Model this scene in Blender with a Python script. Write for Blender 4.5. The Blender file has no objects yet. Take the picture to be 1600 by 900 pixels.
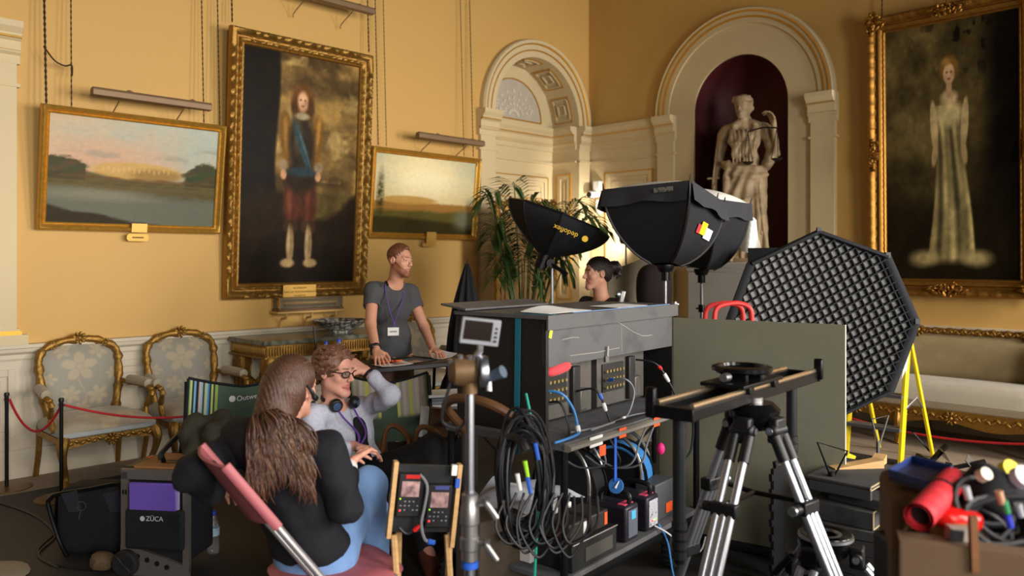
import bpy, bmesh, math, random
import numpy as np
from mathutils import Vector, Matrix, Euler

SC = bpy.context.scene
COL = SC.collection
V = Vector
R2 = math.sqrt(.5)

# ---------------------------------------------------------------- camera, world, light, exposure
F_PX, HORIZON, CAM_H = 1250.0, 407.0, 1.6
cam_d = bpy.data.cameras.new('camera')
cam_d.sensor_width = 36.0
cam_d.lens = F_PX / 1600 * 36
cam_d.shift_y = (HORIZON - 450) / 1600
cam_d.clip_start = .05
cam_d.dof.use_dof = True
cam_d.dof.focus_distance = 4.6
cam_d.dof.aperture_fstop = 1.8
cam = bpy.data.objects.new('camera', cam_d)
COL.objects.link(cam)
cam.location = (0, 0, CAM_H)
cam.rotation_euler = (math.pi / 2, 0, 0)
SC.camera = cam
SC.view_settings.view_transform = 'Standard'
SC.view_settings.look = 'None'
SC.view_settings.gamma = 1
SC.view_settings.use_curve_mapping = False
SC.view_settings.exposure = -0.12

W = bpy.data.worlds.new('world')
SC.world = W
W.use_nodes = True
W.node_tree.nodes['Background'].inputs[0].default_value = (.80, .86, 1.0, 1)
W.node_tree.nodes['Background'].inputs[1].default_value = .05

CX, CY = 1.016, 10.58            # the corner where the two walls meet
def WL(u, d, z):                 # on the left wall: u metres from the corner, d out into the room
    return V((CX - R2 * u + R2 * d, CY - R2 * u - R2 * d, z))
def WR(u, d, z):                 # on the right wall
    return V((CX + R2 * u - R2 * d, CY - R2 * u - R2 * d, z))

def area(name, loc, target, sx, sy, power, col):
    l = bpy.data.lights.new(name, 'AREA')
    l.shape = 'RECTANGLE'; l.size = sx; l.size_y = sy; l.energy = power; l.color = col; l.spread = 2.1
    o = bpy.data.objects.new(name, l); COL.objects.link(o)
    o.location = loc
    o.rotation_euler = (V(target) - V(loc)).to_track_quat('-Z', 'Y').to_euler()
    return o
DAY = (1.0, .95, .88)
for k, (u, pw) in enumerate(((1.0, 190), (3.6, 155), (6.2, 105), (8.7, 150))):   # three tall windows in the wall that faces the left wall
    area('window_light', WL(u, 9.2, 2.3), WL(u + .9, 0, .5), 1.2, 2.6, pw, DAY)

# ---------------------------------------------------------------- helpers
def srgb(r, g, b):
    f = lambda c: (c / 12.92 if c <= .04045 else ((c + .055) / 1.055) ** 2.4)
    return (f(r / 255), f(g / 255), f(b / 255), 1)
def at(px, py, Y):               # the world point behind photo pixel (px, py) at depth Y
    return V(((px - 800) / F_PX * Y, Y, CAM_H - (py - HORIZON) / F_PX * Y))
def floor_at(px, py):
    return at(px, py, CAM_H * F_PX / (py - HORIZON))

MATS = {}
def mat(name, col, rough=.6, metal=0., var=.12, scale=9., bump=0., bscale=60., col2=None, trans=0., emit=0., detail=4, stretch=None, attr=None, spec=.4, sheen=0., thr=None):
    if name in MATS: return MATS[name]
    m = bpy.data.materials.new(name); m.use_nodes = True
    nt = m.node_tree; N = nt.nodes; L = nt.links
    p = N['Principled BSDF']
    p.inputs['Roughness'].default_value = rough
    p.inputs['Metallic'].default_value = metal
    p.inputs['Specular IOR Level'].default_value = spec
    if sheen: p.inputs['Sheen Weight'].default_value = sheen * .5
    tc = N.new('ShaderNodeTexCoord'); mp = N.new('ShaderNodeMapping')
    L.new(tc.outputs['Object'], mp.inputs[0])
    if stretch: mp.inputs['Scale'].default_value = stretch
    if attr:
        a = N.new('ShaderNodeVertexColor'); a.layer_name = attr
        base = a.outputs['Color']
    else:
        base = None
    c = srgb(*col)
    if base is None and var <= 0 and col2 is None:
        p.inputs['Base Color'].default_value = c
    else:
        nz = N.new('ShaderNodeTexNoise'); nz.inputs['Scale'].default_value = scale; nz.inputs['Detail'].default_value = detail
        L.new(mp.outputs[0], nz.inputs[0])
        fac = nz.outputs['Fac']
        if thr:
            rp = N.new('ShaderNodeMapRange'); rp.inputs[1].default_value = thr[0]; rp.inputs[2].default_value = thr[1]
            L.new(fac, rp.inputs[0]); fac = rp.outputs[0]
        mx = N.new('ShaderNodeMix'); mx.data_type = 'RGBA'
        L.new(fac, mx.inputs[0])
        if base is not None:
            lo = N.new('ShaderNodeMix'); lo.data_type = 'RGBA'; lo.blend_type = 'MULTIPLY'; lo.inputs[0].default_value = 1
            L.new(base, lo.inputs[6]); lo.inputs[7].default_value = (1 - var, 1 - var, 1 - var, 1)
            L.new(lo.outputs[2], mx.inputs[6]); L.new(base, mx.inputs[7])
        else:
            d = srgb(*col2) if col2 else None
            mx.inputs[6].default_value = d if d else tuple(x * (1 - var) for x in c[:3]) + (1,)
            mx.inputs[7].default_value = c if d else tuple(min(1, x * (1 + var)) for x in c[:3]) + (1,)
        L.new(mx.outputs[2], p.inputs['Base Color'])
    if bump:
        nb = N.new('ShaderNodeTexNoise'); nb.inputs['Scale'].default_value = bscale; nb.inputs['Detail'].default_value = 3
        L.new(mp.outputs[0], nb.inputs[0])
        b = N.new('ShaderNodeBump'); b.inputs['Strength'].default_value = bump; b.inputs['Distance'].default_value = .01
        L.new(nb.outputs['Fac'], b.inputs['Height']); L.new(b.outputs[0], p.inputs['Normal'])
    if trans: p.inputs['Transmission Weight'].default_value = trans
    if emit:
        p.inputs['Emission Strength'].default_value = emit
        if base is not None: L.new(base, p.inputs['Emission Color'])
        else: p.inputs['Emission Color'].default_value = c
    MATS[name] = m
    return m

WORLDS = {}
def hook(o, parent):
    if not parent: return
    o.parent = parent
    if parent.name in WORLDS: o.matrix_parent_inverse = WORLDS[parent.name]
class MB:
    """collects shapes and links them as ONE mesh object"""
    def __init__(s): s.v = []; s.f = []; s.c = None
    def add(s, vs, fs):
        o = len(s.v); s.v.extend([tuple(x) for x in vs]); s.f.extend([tuple(i + o for i in f) for f in fs]); return s
    def box(s, c, size, rot=None):
        c = V(c); h = [x / 2 for x in size]
        M = rot if isinstance(rot, Matrix) else (Euler(rot).to_matrix() if rot else Matrix.Identity(3))
        vs = [c + M @ V((i * h[0], j * h[1], k * h[2])) for i in (-1, 1) for j in (-1, 1) for k in (-1, 1)]
        return s.add(vs, [(0, 1, 3, 2), (4, 6, 7, 5), (0, 4, 5, 1), (2, 3, 7, 6), (0, 2, 6, 4), (1, 5, 7, 3)])
    def hexa(s, a, b, c, d, off):    # slab: four corners a..d swept by the vector off
        off = V(off); p = [V(x) for x in (a, b, c, d)]; q = [x + off for x in p]
        return s.add(p + q, [(0, 3, 2, 1), (4, 5, 6, 7), (0, 1, 5, 4), (1, 2, 6, 5), (2, 3, 7, 6), (3, 0, 4, 7)])
    def prism(s, poly, off):
        off = V(off); n = len(poly); p = [V(x) for x in poly]
        return s.add(p + [x + off for x in p], [tuple(range(n))[::-1], tuple(range(n, 2 * n))] + [(i, (i + 1) % n, n + (i + 1) % n, n + i) for i in range(n)])
    def tube(s, pts, r, seg=8, closed=False, sq=None, caps=True):
        pts = [V(p) for p in pts]; n = len(pts)
        rr = [r] * n if not hasattr(r, '__len__') else list(r)
        t = []
        for i in range(n):
            a = pts[i - 1] if (i > 0 or closed) else pts[i]; b = pts[(i + 1) % n] if (i < n - 1 or closed) else pts[i]
            d = b - a; t.append(d.normalized() if d.length > 1e-9 else V((0, 0, 1)))
        up = V((0, 0, 1)) if abs(t[0].z) < .9 else V((0, 1, 0))
        x = (up - t[0] * up.dot(t[0])).normalized()
        vs = []
        for i in range(n):
            x = x - t[i] * x.dot(t[i])
            x = x.normalized() if x.length > 1e-6 else t[i].orthogonal().normalized()
            y = t[i].cross(x)
            for k in range(seg):
                a = 2 * math.pi * (k + .5) / seg
                vs.append(pts[i] + (x * math.cos(a) + y * math.sin(a) * (sq or 1)) * rr[i])
        fs = []
        for i in range(n if closed else n - 1):
            j = (i + 1) % n
            for k in range(seg):
                l = (k + 1) % seg
                fs.append((i * seg + k, i * seg + l, j * seg + l, j * seg + k))
        if caps and not closed:
            fs.append(tuple(range(seg))[::-1]); fs.append(tuple(range((n - 1) * seg, n * seg)))
        return s.add(vs, fs)
    def cyl(s, a, b, r, seg=16, r2=None): return s.tube([a, b], [r, r if r2 is None else r2], seg)
    def lathe(s, prof, c=(0, 0, 0), axis=(0, 0, 1), seg=24, cap=True):
        c = V(c); q = V((0, 0, 1)).rotation_difference(V(axis).normalized())
        vs = [c + q @ V((r * math.cos(2 * math.pi * k / seg), r * math.sin(2 * math.pi * k / seg), z)) for r, z in prof for k in range(seg)]
        fs = [(i * seg + k, i * seg + (k + 1) % seg, (i + 1) * seg + (k + 1) % seg, (i + 1) * seg + k) for i in range(len(prof) - 1) for k in range(seg)]
        if cap: fs += [tuple(range(seg))[::-1], tuple(range((len(prof) - 1) * seg, len(prof) * seg))]
        return s.add(vs, fs)
    def ell(s, c, r, rot=None, seg=12, rings=7, e=1., e2=None):   # (super)ellipsoid
        e2 = e if e2 is None else e2
        c = V(c); r = (r, r, r) if not hasattr(r, '__len__') else r
        M = rot if isinstance(rot, Matrix) else (Euler(rot).to_matrix() if rot else Matrix.Identity(3))
        pw = lambda x, k: math.copysign(abs(x) ** k, x)
        vs = []
        for i in range(rings + 1):
            ph = -math.pi / 2 + math.pi * i / rings
            cp = pw(math.cos(ph), e); sp = pw(math.sin(ph), e)
            for k in range(seg):
                th = 2 * math.pi * (k + .5) / seg
                vs.append(c + M @ V((r[0] * cp * pw(math.cos(th), e2), r[1] * cp * pw(math.sin(th), e2), r[2] * sp)))
        fs = [(i * seg + k, i * seg + (k + 1) % seg, (i + 1) * seg + (k + 1) % seg, (i + 1) * seg + k) for i in range(rings) for k in range(seg)]
        return s.add(vs, fs)
    def grid(s, fn, nu, nv, thick=None, wrap=False):
        P = [[V(fn(i / nu, j / nv)) for j in range(nv + 1)] for i in range(nu + 1)]
        w = nv + 1
        vs = [p for row in P for p in row]
        fs = [(i * w + j, (i + 1) * w + j, (i + 1) * w + j + 1, i * w + j + 1) for i in range(nu) for j in range(nv)]
        if thick:
            n = len(vs); off = V(thick) if hasattr(thick, '__len__') else None
            if off is None:
                off_l = []
                for i in range(nu + 1):
                    for j in range(nv + 1):
                        a = P[min(i + 1, nu)][j] - P[max(i - 1, 0)][j]; b = P[i][min(j + 1, nv)] - P[i][max(j - 1, 0)]
                        nn = a.cross(b); off_l.append(nn.normalized() * thick if nn.length > 1e-12 else V((0, 0, thick)))
            else: off_l = [off] * n
            vs = vs + [a + b for a, b in zip(vs, off_l)]
            fs = [f[::-1] for f in fs] + [tuple(i + n for i in f) for f in fs]
            b1 = [i * w for i in range(nu + 1)]; b2 = [i * w + nv for i in range(nu + 1)]; b3 = list(range(w)); b4 = [nu * w + j for j in range(w)]
            for b in (b1, b2, b3, b4):
                for x, y in zip(b, b[1:]): fs.append((x, y, y + n, x + n))
        return s.add(vs, fs)
    def sweep(s, prof, path, closed=False, normals=None, caps=True):
        """prof: (a, b) offsets; path: list of (point, A, B) with axes A, B already mitred"""
        vs = [p + A * a + B * b for (p, A, B) in path for (a, b) in prof]
        m = len(prof); n = len(path); fs = []
        for i in range(n if closed else n - 1):
            j = (i + 1) % n
            for k in range(m):
                l = (k + 1) % m
                fs.append((i * m + k, j * m + k, j * m + l, i * m + l))
        if caps and not closed: fs += [tuple(range(m)), tuple(range((n - 1) * m, n * m))[::-1]]
        return s.add(vs, fs)
    def xf(s, M):
        s.v = [tuple(M @ V(p)) for p in s.v]; return s
    def build(s, name, m, parent=None, smooth=True, bevel=0., fix=True, ang=35, sub=0, cols=None):
        me = bpy.data.meshes.new(name)
        me.from_pydata(s.v, [], s.f)
        if fix:
            bm = bmesh.new(); bm.from_mesh(me)
            bmesh.ops.recalc_face_normals(bm, faces=bm.faces)
            bm.to_mesh(me); bm.free()
        if cols is not None:
            ca = me.color_attributes.new('Col', 'FLOAT_COLOR', 'POINT')
            ca.data.foreach_set('color', np.asarray(cols, dtype=np.float32).ravel())
        me.materials.append(m)
        if smooth and len(me.polygons):
            me.polygons.foreach_set('use_smooth', [True] * len(me.polygons))
            if hasattr(me, 'set_sharp_from_angle'): me.set_sharp_from_angle(angle=math.radians(ang))
        o = bpy.data.objects.new(name, me); COL.objects.link(o)
        hook(o, parent)
        if bevel:
            md = o.modifiers.new('bevel', 'BEVEL'); md.width = bevel; md.segments = 2; md.limit_method = 'ANGLE'; md.angle_limit = .6
        if sub:
            md = o.modifiers.new('sub', 'SUBSURF'); md.levels = sub; md.render_levels = sub
        return o

LABELS = {}
def tag(o, label, cat, group=None):
    o['label'] = label; o['category'] = cat
    if group: o['group'] = group
    return o
def thing(name, label, cat, loc=(0, 0, 0), rz=0., group=None):
    o = bpy.data.objects.new(name, None); COL.objects.link(o)
    o.location = loc; o.rotation_euler = (0, 0, rz); o.empty_display_size = .1
    return tag(o, label, cat, group)
def wthing(name, label, cat, loc, group=None):      # a thing whose parts are written in world coordinates
    o = thing(name, label, cat, loc, 0, group); WORLDS[o.name] = Matrix.Translation(-V(loc)); return o
def struct(o):
    o['kind'] = 'structure'; return o
def part_label(o, l): o['label'] = l; return o
def dup(root, loc, rz, label, group=None):
    r = root.copy(); COL.objects.link(r); r.location = loc; r.rotation_euler = (0, 0, rz); r['label'] = label
    if group: r['group'] = group
    for ch in list(root.children):
        c = ch.copy(); COL.objects.link(c); c.parent = r
        for g in list(ch.children):
            d = g.copy(); COL.objects.link(d); d.parent = c
    return r
def arc(c, r, a0, a1, n, ax, ay):
    return [V(c) + V(ax) * (r * math.cos(a0 + (a1 - a0) * i / n)) + V(ay) * (r * math.sin(a0 + (a1 - a0) * i / n)) for i in range(n + 1)]
def spline(pts, n=8, closed=False):
    pts = [V(p) for p in pts]; out = []; m = len(pts)
    for i in range(m if closed else m - 1):
        g = lambda k: pts[k % m] if closed else pts[max(0, min(m - 1, k))]
        p0, p1, p2, p3 = g(i - 1), g(i), g(i + 1), g(i + 2)
        for k in range(n):
            t = k / n
            out.append(.5 * ((2 * p1) + (p2 - p0) * t + (2 * p0 - 5 * p1 + 4 * p2 - p3) * t * t + (3 * p1 - p0 - 3 * p2 + p3) * t ** 3))
    if not closed: out.append(pts[-1])
    return out
def sag(a, b, drop, n=16):
    a, b = V(a), V(b)
    return [a.lerp(b, i / n) - V((0, 0, drop * 4 * (i / n) * (1 - i / n))) for i in range(n + 1)]
def basis(x, y, z=None):         # 3x3 with these columns
    x = V(x).normalized(); y = V(y).normalized(); z = x.cross(y) if z is None else V(z).normalized()
    return Matrix((x, y, z)).transposed()
def place(M3, loc):
    M = M3.to_4x4(); M.translation = V(loc); return M
def text_mesh(name, s, size, M4, m, parent, depth=.0006, align='CENTER'):
    c = bpy.data.curves.new(name, 'FONT'); c.body = s; c.size = size; c.align_x = align; c.align_y = 'CENTER'; c.extrude = depth
    o = bpy.data.objects.new(name, c); COL.objects.link(o)
    dg = bpy.context.evaluated_depsgraph_get()
    me = bpy.data.meshes.new_from_object(o.evaluated_get(dg))
    bpy.data.objects.remove(o); bpy.data.curves.remove(c)
    me.transform(M4); me.materials.clear(); me.materials.append(m)
    o = bpy.data.objects.new(name, me); COL.objects.link(o)
    hook(o, parent)
    return o

# ---- organic surfaces: smooth union of rounded parts, meshed with surface nets
class Blob:
    def __init__(s, k=.02): s.p = []; s.k = k
    def cap(s, a, b, ra, rb=None, k=None, col=None, op=1): s.p.append(('c', np.array(V(a)), np.array(V(b)), ra, ra if rb is None else rb, s.k if k is None else k, col, op)); return s
    def ell(s, c, r, M=None, k=None, col=None, op=1):
        r = (r, r, r) if not hasattr(r, '__len__') else r
        s.p.append(('e', np.array(V(c)), np.array(M if M else Matrix.Identity(3)), np.array(r), 0, s.k if k is None else k, col, op)); return s
    def chain(s, pts, rr, k=None, col=None):
        for i in range(len(pts) - 1): s.cap(pts[i], pts[i + 1], rr[i], rr[i + 1], k, col)
        return s
    @staticmethod
    def dist(p, X, Y, Z):
        if p[0] == 'c':
            a, b, ra, rb = p[1:5]; ba = b - a; L = max(1e-12, ba @ ba)
            t = np.clip(((X - a[0]) * ba[0] + (Y - a[1]) * ba[1] + (Z - a[2]) * ba[2]) / L, 0, 1)
            return np.sqrt((X - a[0] - t * ba[0]) ** 2 + (Y - a[1] - t * ba[1]) ** 2 + (Z - a[2] - t * ba[2]) ** 2) - (ra + (rb - ra) * t)
        c, M, r = p[1:4]
        x, y, z = X - c[0], Y - c[1], Z - c[2]
        q = [(M[0, i] * x + M[1, i] * y + M[2, i] * z) / r[i] for i in range(3)]
        k0 = np.sqrt(q[0] ** 2 + q[1] ** 2 + q[2] ** 2)
        k1 = np.sqrt((q[0] / r[0]) ** 2 + (q[1] / r[1]) ** 2 + (q[2] / r[2]) ** 2) + 1e-9
        return k0 * (k0 - 1) / k1
    def bounds(s, p):
        if p[0] == 'c':
            m = max(p[3], p[4]); return np.minimum(p[1], p[2]) - m, np.maximum(p[1], p[2]) + m
        e = np.sqrt(((p[2] * p[3]) ** 2).sum(1)); return p[1] - e, p[1] + e
    def mesh(s, res, base=(200, 160, 140), smooth=1, disp=None, flat=None):
        bs = [s.bounds(p) for p in s.p if p[7] == 1]
        lo = np.min([b[0] for b in bs], 0) - 4 * res; hi = np.max([b[1] for b in bs], 0) + 4 * res
        n = np.ceil((hi - lo) / res).astype(int) + 1
        f = np.full(n, .5, np.float32)
        ax = [(lo[i] + res * np.arange(n[i])).astype(np.float32) for i in range(3)]
        for p in s.p:
            if p[7] == 0: continue
            b0, b1 = s.bounds(p); pad = p[5] + 3 * res
            i0 = np.clip(((b0 - pad - lo) / res).astype(int), 0, n - 1); i1 = np.clip(((b1 + pad - lo) / res).astype(int) + 2, 1, n)
            if (i1 <= i0).any(): continue
            sl = tuple(slice(a, b) for a, b in zip(i0, i1))
            d = s.dist(p, ax[0][sl[0]][:, None, None], ax[1][sl[1]][None, :, None], ax[2][sl[2]][None, None, :])
            g = f[sl]; k = max(p[5], 1e-5)
            if p[7] == 1: h = np.maximum(k - np.abs(g - d), 0) / k; f[sl] = np.minimum(g, d) - h * h * k / 4
            else: d = -d; h = np.maximum(k - np.abs(g - d), 0) / k; f[sl] = np.maximum(g, d) + h * h * k / 4
        if flat is not None:      # cut by a horizontal plane: nothing below z = flat
            f = np.maximum(f, (flat - ax[2])[None, None, :])
        sg = f < 0
        cs = sg[:-1, :-1, :-1].astype(np.int8)
        for i, j, k in ((1, 0, 0), (0, 1, 0), (0, 0, 1), (1, 1, 0), (1, 0, 1), (0, 1, 1), (1, 1, 1)):
            cs = cs + sg[i:n[0] - 1 + i, j:n[1] - 1 + j, k:n[2] - 1 + k]
        act = (cs > 0) & (cs < 8)
        idx = np.argwhere(act); ids = np.full(act.shape, -1, np.int32); ids[act] = np.arange(len(idx))
        acc = np.zeros((len(idx), 3)); cnt = np.zeros(len(idx))
        E = [((a, b, c), ax_) for ax_ in range(3) for a in (0, 1) for b in (0, 1) for c in (0, 1) if (a, b, c)[ax_] == 0]
        for o, x in E:
            q = idx + np.array(o); r = q.copy(); r[:, x] += 1
            fa = f[q[:, 0], q[:, 1], q[:, 2]]; fb = f[r[:, 0], r[:, 1], r[:, 2]]
            m = (fa < 0) != (fb < 0); t = np.where(m, fa / np.where(m, fa - fb, 1), 0)
            pt = q.astype(float); pt[:, x] += t
            acc[m] += pt[m]; cnt[m] += 1
        vs = acc / np.maximum(cnt, 1)[:, None] * res + lo
        fs = []
        for x in range(3):
            y, z = (x + 1) % 3, (x + 2) % 3
            s1 = [slice(None)] * 3; s2 = [slice(None)] * 3; s1[x] = slice(0, -1); s2[x] = slice(1, None)
            ch = sg[tuple(s1)] != sg[tuple(s2)]
            q = np.argwhere(ch); q = q[(q[:, y] > 0) & (q[:, z] > 0) & (q[:, y] < n[y] - 1) & (q[:, z] < n[z] - 1)]
            ins = sg[q[:, 0], q[:, 1], q[:, 2]]
            def c(dy, dz):
                r = q.copy(); r[:, y] += dy; r[:, z] += dz; return ids[r[:, 0], r[:, 1], r[:, 2]]
            quad = np.stack([c(-1, -1), c(0, -1), c(0, 0), c(-1, 0)], 1)
            quad[~ins] = quad[~ins][:, ::-1]
            fs.append(quad)
        fs = np.concatenate(fs); fs = fs[(fs >= 0).all(1)]
        for _ in range(smooth):
            sm = np.zeros_like(vs); ct = np.zeros(len(vs))
            for i in range(4):
                a, b = fs[:, i], fs[:, (i + 1) % 4]
                np.add.at(sm, a, vs[b]); np.add.at(ct, a, 1); np.add.at(sm, b, vs[a]); np.add.at(ct, b, 1)
            vs = vs * .5 + .5 * sm / np.maximum(ct, 1)[:, None]
        if disp is not None:
            nr = np.zeros_like(vs); e = np.cross(vs[fs[:, 2]] - vs[fs[:, 0]], vs[fs[:, 3]] - vs[fs[:, 1]])
            for i in range(4): np.add.at(nr, fs[:, i], e)
            nr /= np.linalg.norm(nr, axis=1, keepdims=True) + 1e-12
            vs = vs + nr * disp(vs, nr)[:, None]
        cols = None
        if any(p[6] is not None for p in s.p):
            wsum = np.full(len(vs), 1e-12); cc = np.zeros((len(vs), 3))
            for p in s.p:
                if p[7] != 1: continue
                d = s.dist(p, vs[:, 0], vs[:, 1], vs[:, 2]); w = np.exp(-np.clip(np.abs(d), 0, .2) / (res * .8))
                cl = np.array(srgb(*(p[6] or base))[:3]); cc += w[:, None] * cl; wsum += w
            cc = cc / wsum[:, None]
            bad = wsum < 1e-9; cc[bad] = srgb(*base)[:3]
            for p in s.p:
                if p[7] != 0: continue
                d = s.dist(p, vs[:, 0], vs[:, 1], vs[:, 2]); w = np.clip(.5 - d / (res * 1.2), 0, 1)[:, None]
                cc = cc * (1 - w) + w * np.array(srgb(*p[6])[:3])
            cols = np.concatenate([cc, np.ones((len(vs), 1))], 1)
        return vs, fs, cols
    def build(s, name, m, res, parent=None, base=(200, 160, 140), smooth=1, disp=None, flat=None):
        vs, fs, cols = s.mesh(res, base, smooth, disp, flat)
        me = bpy.data.meshes.new(name)
        me.vertices.add(len(vs)); me.vertices.foreach_set('co', vs.astype(np.float32).ravel())
        me.loops.add(len(fs) * 4); me.loops.foreach_set('vertex_index', fs.astype(np.int32).ravel())
        me.polygons.add(len(fs)); me.polygons.foreach_set('loop_start', np.arange(0, len(fs) * 4, 4, dtype=np.int32))
        me.update(calc_edges=True); me.validate()
        me.polygons.foreach_set('use_smooth', [True] * len(me.polygons))
        if cols is not None and len(me.vertices) == len(vs):
            ca = me.color_attributes.new('Col', 'FLOAT_COLOR', 'POINT'); ca.data.foreach_set('color', cols.astype(np.float32).ravel())
        me.materials.append(m)
        o = bpy.data.objects.new(name, me); COL.objects.link(o)
        hook(o, parent)
        return o
def painted(name, fn, cf, nu, nv, m, parent=None):
    """a fine grid with colours per vertex; cf(U, V arrays) -> (n, 3) sRGB"""
    mb = MB().grid(fn, nu, nv)
    U, T = np.meshgrid(np.linspace(0, 1, nu + 1), np.linspace(0, 1, nv + 1), indexing='ij')
    c = cf(U.ravel(), T.ravel()); c = np.clip(np.asarray(c, float) / 255, 0, 1)
    lin = np.where(c <= .04045, c / 12.92, ((c + .055) / 1.055) ** 2.4)
    return mb.build(name, m, parent, fix=False, cols=np.concatenate([lin, np.ones((len(lin), 1))], 1))
RNG = np.random.RandomState(7)
_NT = RNG.rand(64, 64)
def vnoise(x, y):
    x = np.asarray(x, float); y = np.asarray(y, float)
    i = np.floor(x).astype(int); j = np.floor(y).astype(int); a = x - i; b = y - j
    a = a * a * (3 - 2 * a); b = b * b * (3 - 2 * b); T = _NT
    g = lambda p, q: T[p % 64, q % 64]
    return (g(i, j) * (1 - a) + g(i + 1, j) * a) * (1 - b) + (g(i, j + 1) * (1 - a) + g(i + 1, j + 1) * a) * b
def fbm(x, y, o=4):
    s = 0; a = .5
    for k in range(o): s = s + a * vnoise(x * 2 ** k + 13 * k, y * 2 ** k + 7 * k); a *= .5
    return s
random.seed(3)
# ---------------------------------------------------------------- materials
OCHRE = mat('ochre_paint', (206, 164, 94), .55, var=.06, scale=1.2, bump=.06, bscale=90, spec=.25)
CREAM = mat('cream_paint', (210, 190, 148), .5, var=.05, scale=2, spec=.3)
STONE_W = mat('dado_paint', (204, 192, 170), .5, var=.05, scale=2, spec=.3)
GILT = mat('gilding', (204, 156, 66), .42, .7, var=.3, scale=30, bump=.12, bscale=120)
GILTP = mat('gilt_paint', (206, 156, 60), .4, .7, var=.2, scale=12)
GILTD = mat('old_gilding', (158, 120, 58), .45, .8, var=.5, scale=40, bump=.3, bscale=150)
WINE = mat('wine_red_paint', (78, 24, 26), .6, var=.1, scale=2)
BLACK = mat('black_plastic', (22, 22, 24), .45, var=.2, scale=8)
BLACKM = mat('black_metal', (26, 26, 28), .35, .6, var=.25, scale=14)
FABRIC = mat('black_fabric', (24, 25, 29), .85, var=.2, scale=14, bump=.25, bscale=180)
CHROME = mat('brushed_steel', (170, 172, 178), .38, 1., var=.12, scale=10)
STEEL = mat('dull_steel', (140, 138, 136), .4, .9, var=.2, scale=10)
WHITE = mat('white_paper', (232, 230, 226), .7, var=.04)
CARD = mat('cardboard', (164, 122, 78), .8, var=.12, scale=7, bump=.1, bscale=40)
WOOD = mat('pale_wood', (196, 156, 104), .55, var=.3, scale=5, stretch=(1, 1, 14), bump=.1, bscale=30)
BROWN = mat('brown_wood', (110, 70, 38), .45, var=.35, scale=6, stretch=(1, 8, 8))
GLASS = mat('clear_glass', (235, 240, 240), .05, var=0, trans=.95)
RED = mat('red_plastic', (190, 28, 24), .4, var=.1)
ORANGE = mat('orange_tape', (240, 92, 40), .6, var=.08)
PINKT = mat('pink_tape', (238, 84, 120), .6, var=.08)
BLUE = mat('blue_plastic', (40, 90, 190), .45, var=.1)
VC = mat('vertex_paint', (0, 0, 0), .55, attr='Col', var=.12, scale=40)

# ---------------------------------------------------------------- walls
H_TOP = 6.4
def wall_with_arch(name, P, u0, u1, uc, r, zs, m, z0=0.):
    mb = MB(); n = 40
    q = lambda *pts: mb.add([P(a, 0, b) for a, b in pts], [tuple(range(len(pts)))])
    q((u0, z0), (uc - r, z0), (uc - r, H_TOP), (u0, H_TOP)); q((uc + r, z0), (u1, z0), (u1, H_TOP), (uc + r, H_TOP))
    for i in range(n):
        a, b = math.pi - math.pi * i / n, math.pi - math.pi * (i + 1) / n
        p, s = (uc + r * math.cos(a), zs + r * math.sin(a)), (uc + r * math.cos(b), zs + r * math.sin(b))
        q(p, s, (s[0], H_TOP), (p[0], H_TOP))
    return struct(mb.build(name, m, smooth=False))
AU, AR, AZ = 1.0, .75, 3.34      # the door recess in the left wall
NU, NR, NZ = 2.2, .585, 3.33     # the statue niche in the right wall
wall_with_arch('wall_left', WL, 0, 11.5, AU, AR, AZ, OCHRE)
wall_with_arch('wall_right', WR, 0, 9.4, NU, NR, NZ, OCHRE)
FLOORM = mat('stone_carpet', (150, 132, 112), .85, var=.18, scale=24, bump=.2, bscale=90)
struct(MB().hexa((-14, -4, 0), (11, -4, 0), (11, 13, 0), (-14, 13, 0), (0, 0, -.1)).build('floor', FLOORM, smooth=False))
def ext(mb, P, prof, u0, u1):    # a moulding of profile (d, z) run along a wall
    a = [P(u0, d, z) for d, z in prof]; b = [P(u1, d, z) for d, z in prof]; n = len(prof)
    return mb.add(a + b, [tuple(range(n)), tuple(range(n, 2 * n))[::-1]] + [(i, n + i, n + (i + 1) % n, (i + 1) % n) for i in range(n)])
TRIM = [0]
def trim(mb, m, smooth=False, **k):
    TRIM[0] += 1; return struct(mb.build('trim_%d' % TRIM[0], m, smooth=smooth, **k))
def archband(mb, P, uc, zs, prof, n=40, a0=0, a1=math.pi):     # profile (r, d) turned round an arch
    vs = []; m = len(prof); fs = []
    for i in range(n + 1):
        a = a0 + (a1 - a0) * i / n
        vs += [P(uc + r * math.cos(a), d, zs + r * math.sin(a)) for r, d in prof]
    for i in range(n):
        for k in range(m): fs.append((i * m + k, (i + 1) * m + k, (i + 1) * m + (k + 1) % m, i * m + (k + 1) % m))
    return mb.add(vs, fs)
def boxw(mb, P, u0, u1, d0, d1, z0, z1):
    return mb.hexa(P(u0, d0, z0), P(u1, d0, z0), P(u1, d0, z1), P(u0, d0, z1), P(u0, d1, z0) - P(u0, d0, z0))
ENT = [(0, 3.04), (.025, 3.04), (.025, 3.10), (.05, 3.12), (.05, 3.20), (.085, 3.225), (.085, 3.25), (.12, 3.29), (.12, 3.335), (0, 3.335)]
ENTG1 = [(.02, 3.105), (.046, 3.122), (.052, 3.135), (.02, 3.135)]
ENTG2 = [(.05, 3.205), (.083, 3.222), (.088, 3.234), (.05, 3.234)]
def entab(P, u0, u1, off=0.):
    sh = lambda pr: [(d + off if d > 0 else d, z) for d, z in pr]
    trim(ext(MB(), P, sh(ENT), u0, u1), CREAM); g = ext(MB(), P, sh(ENTG1), u0, u1); ext(g, P, sh(ENTG2), u0, u1); trim(g, GILTP)
    trim(boxw(MB(), P, u0, u1, 0, .03 + off, 2.87, 2.895), CREAM)
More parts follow.
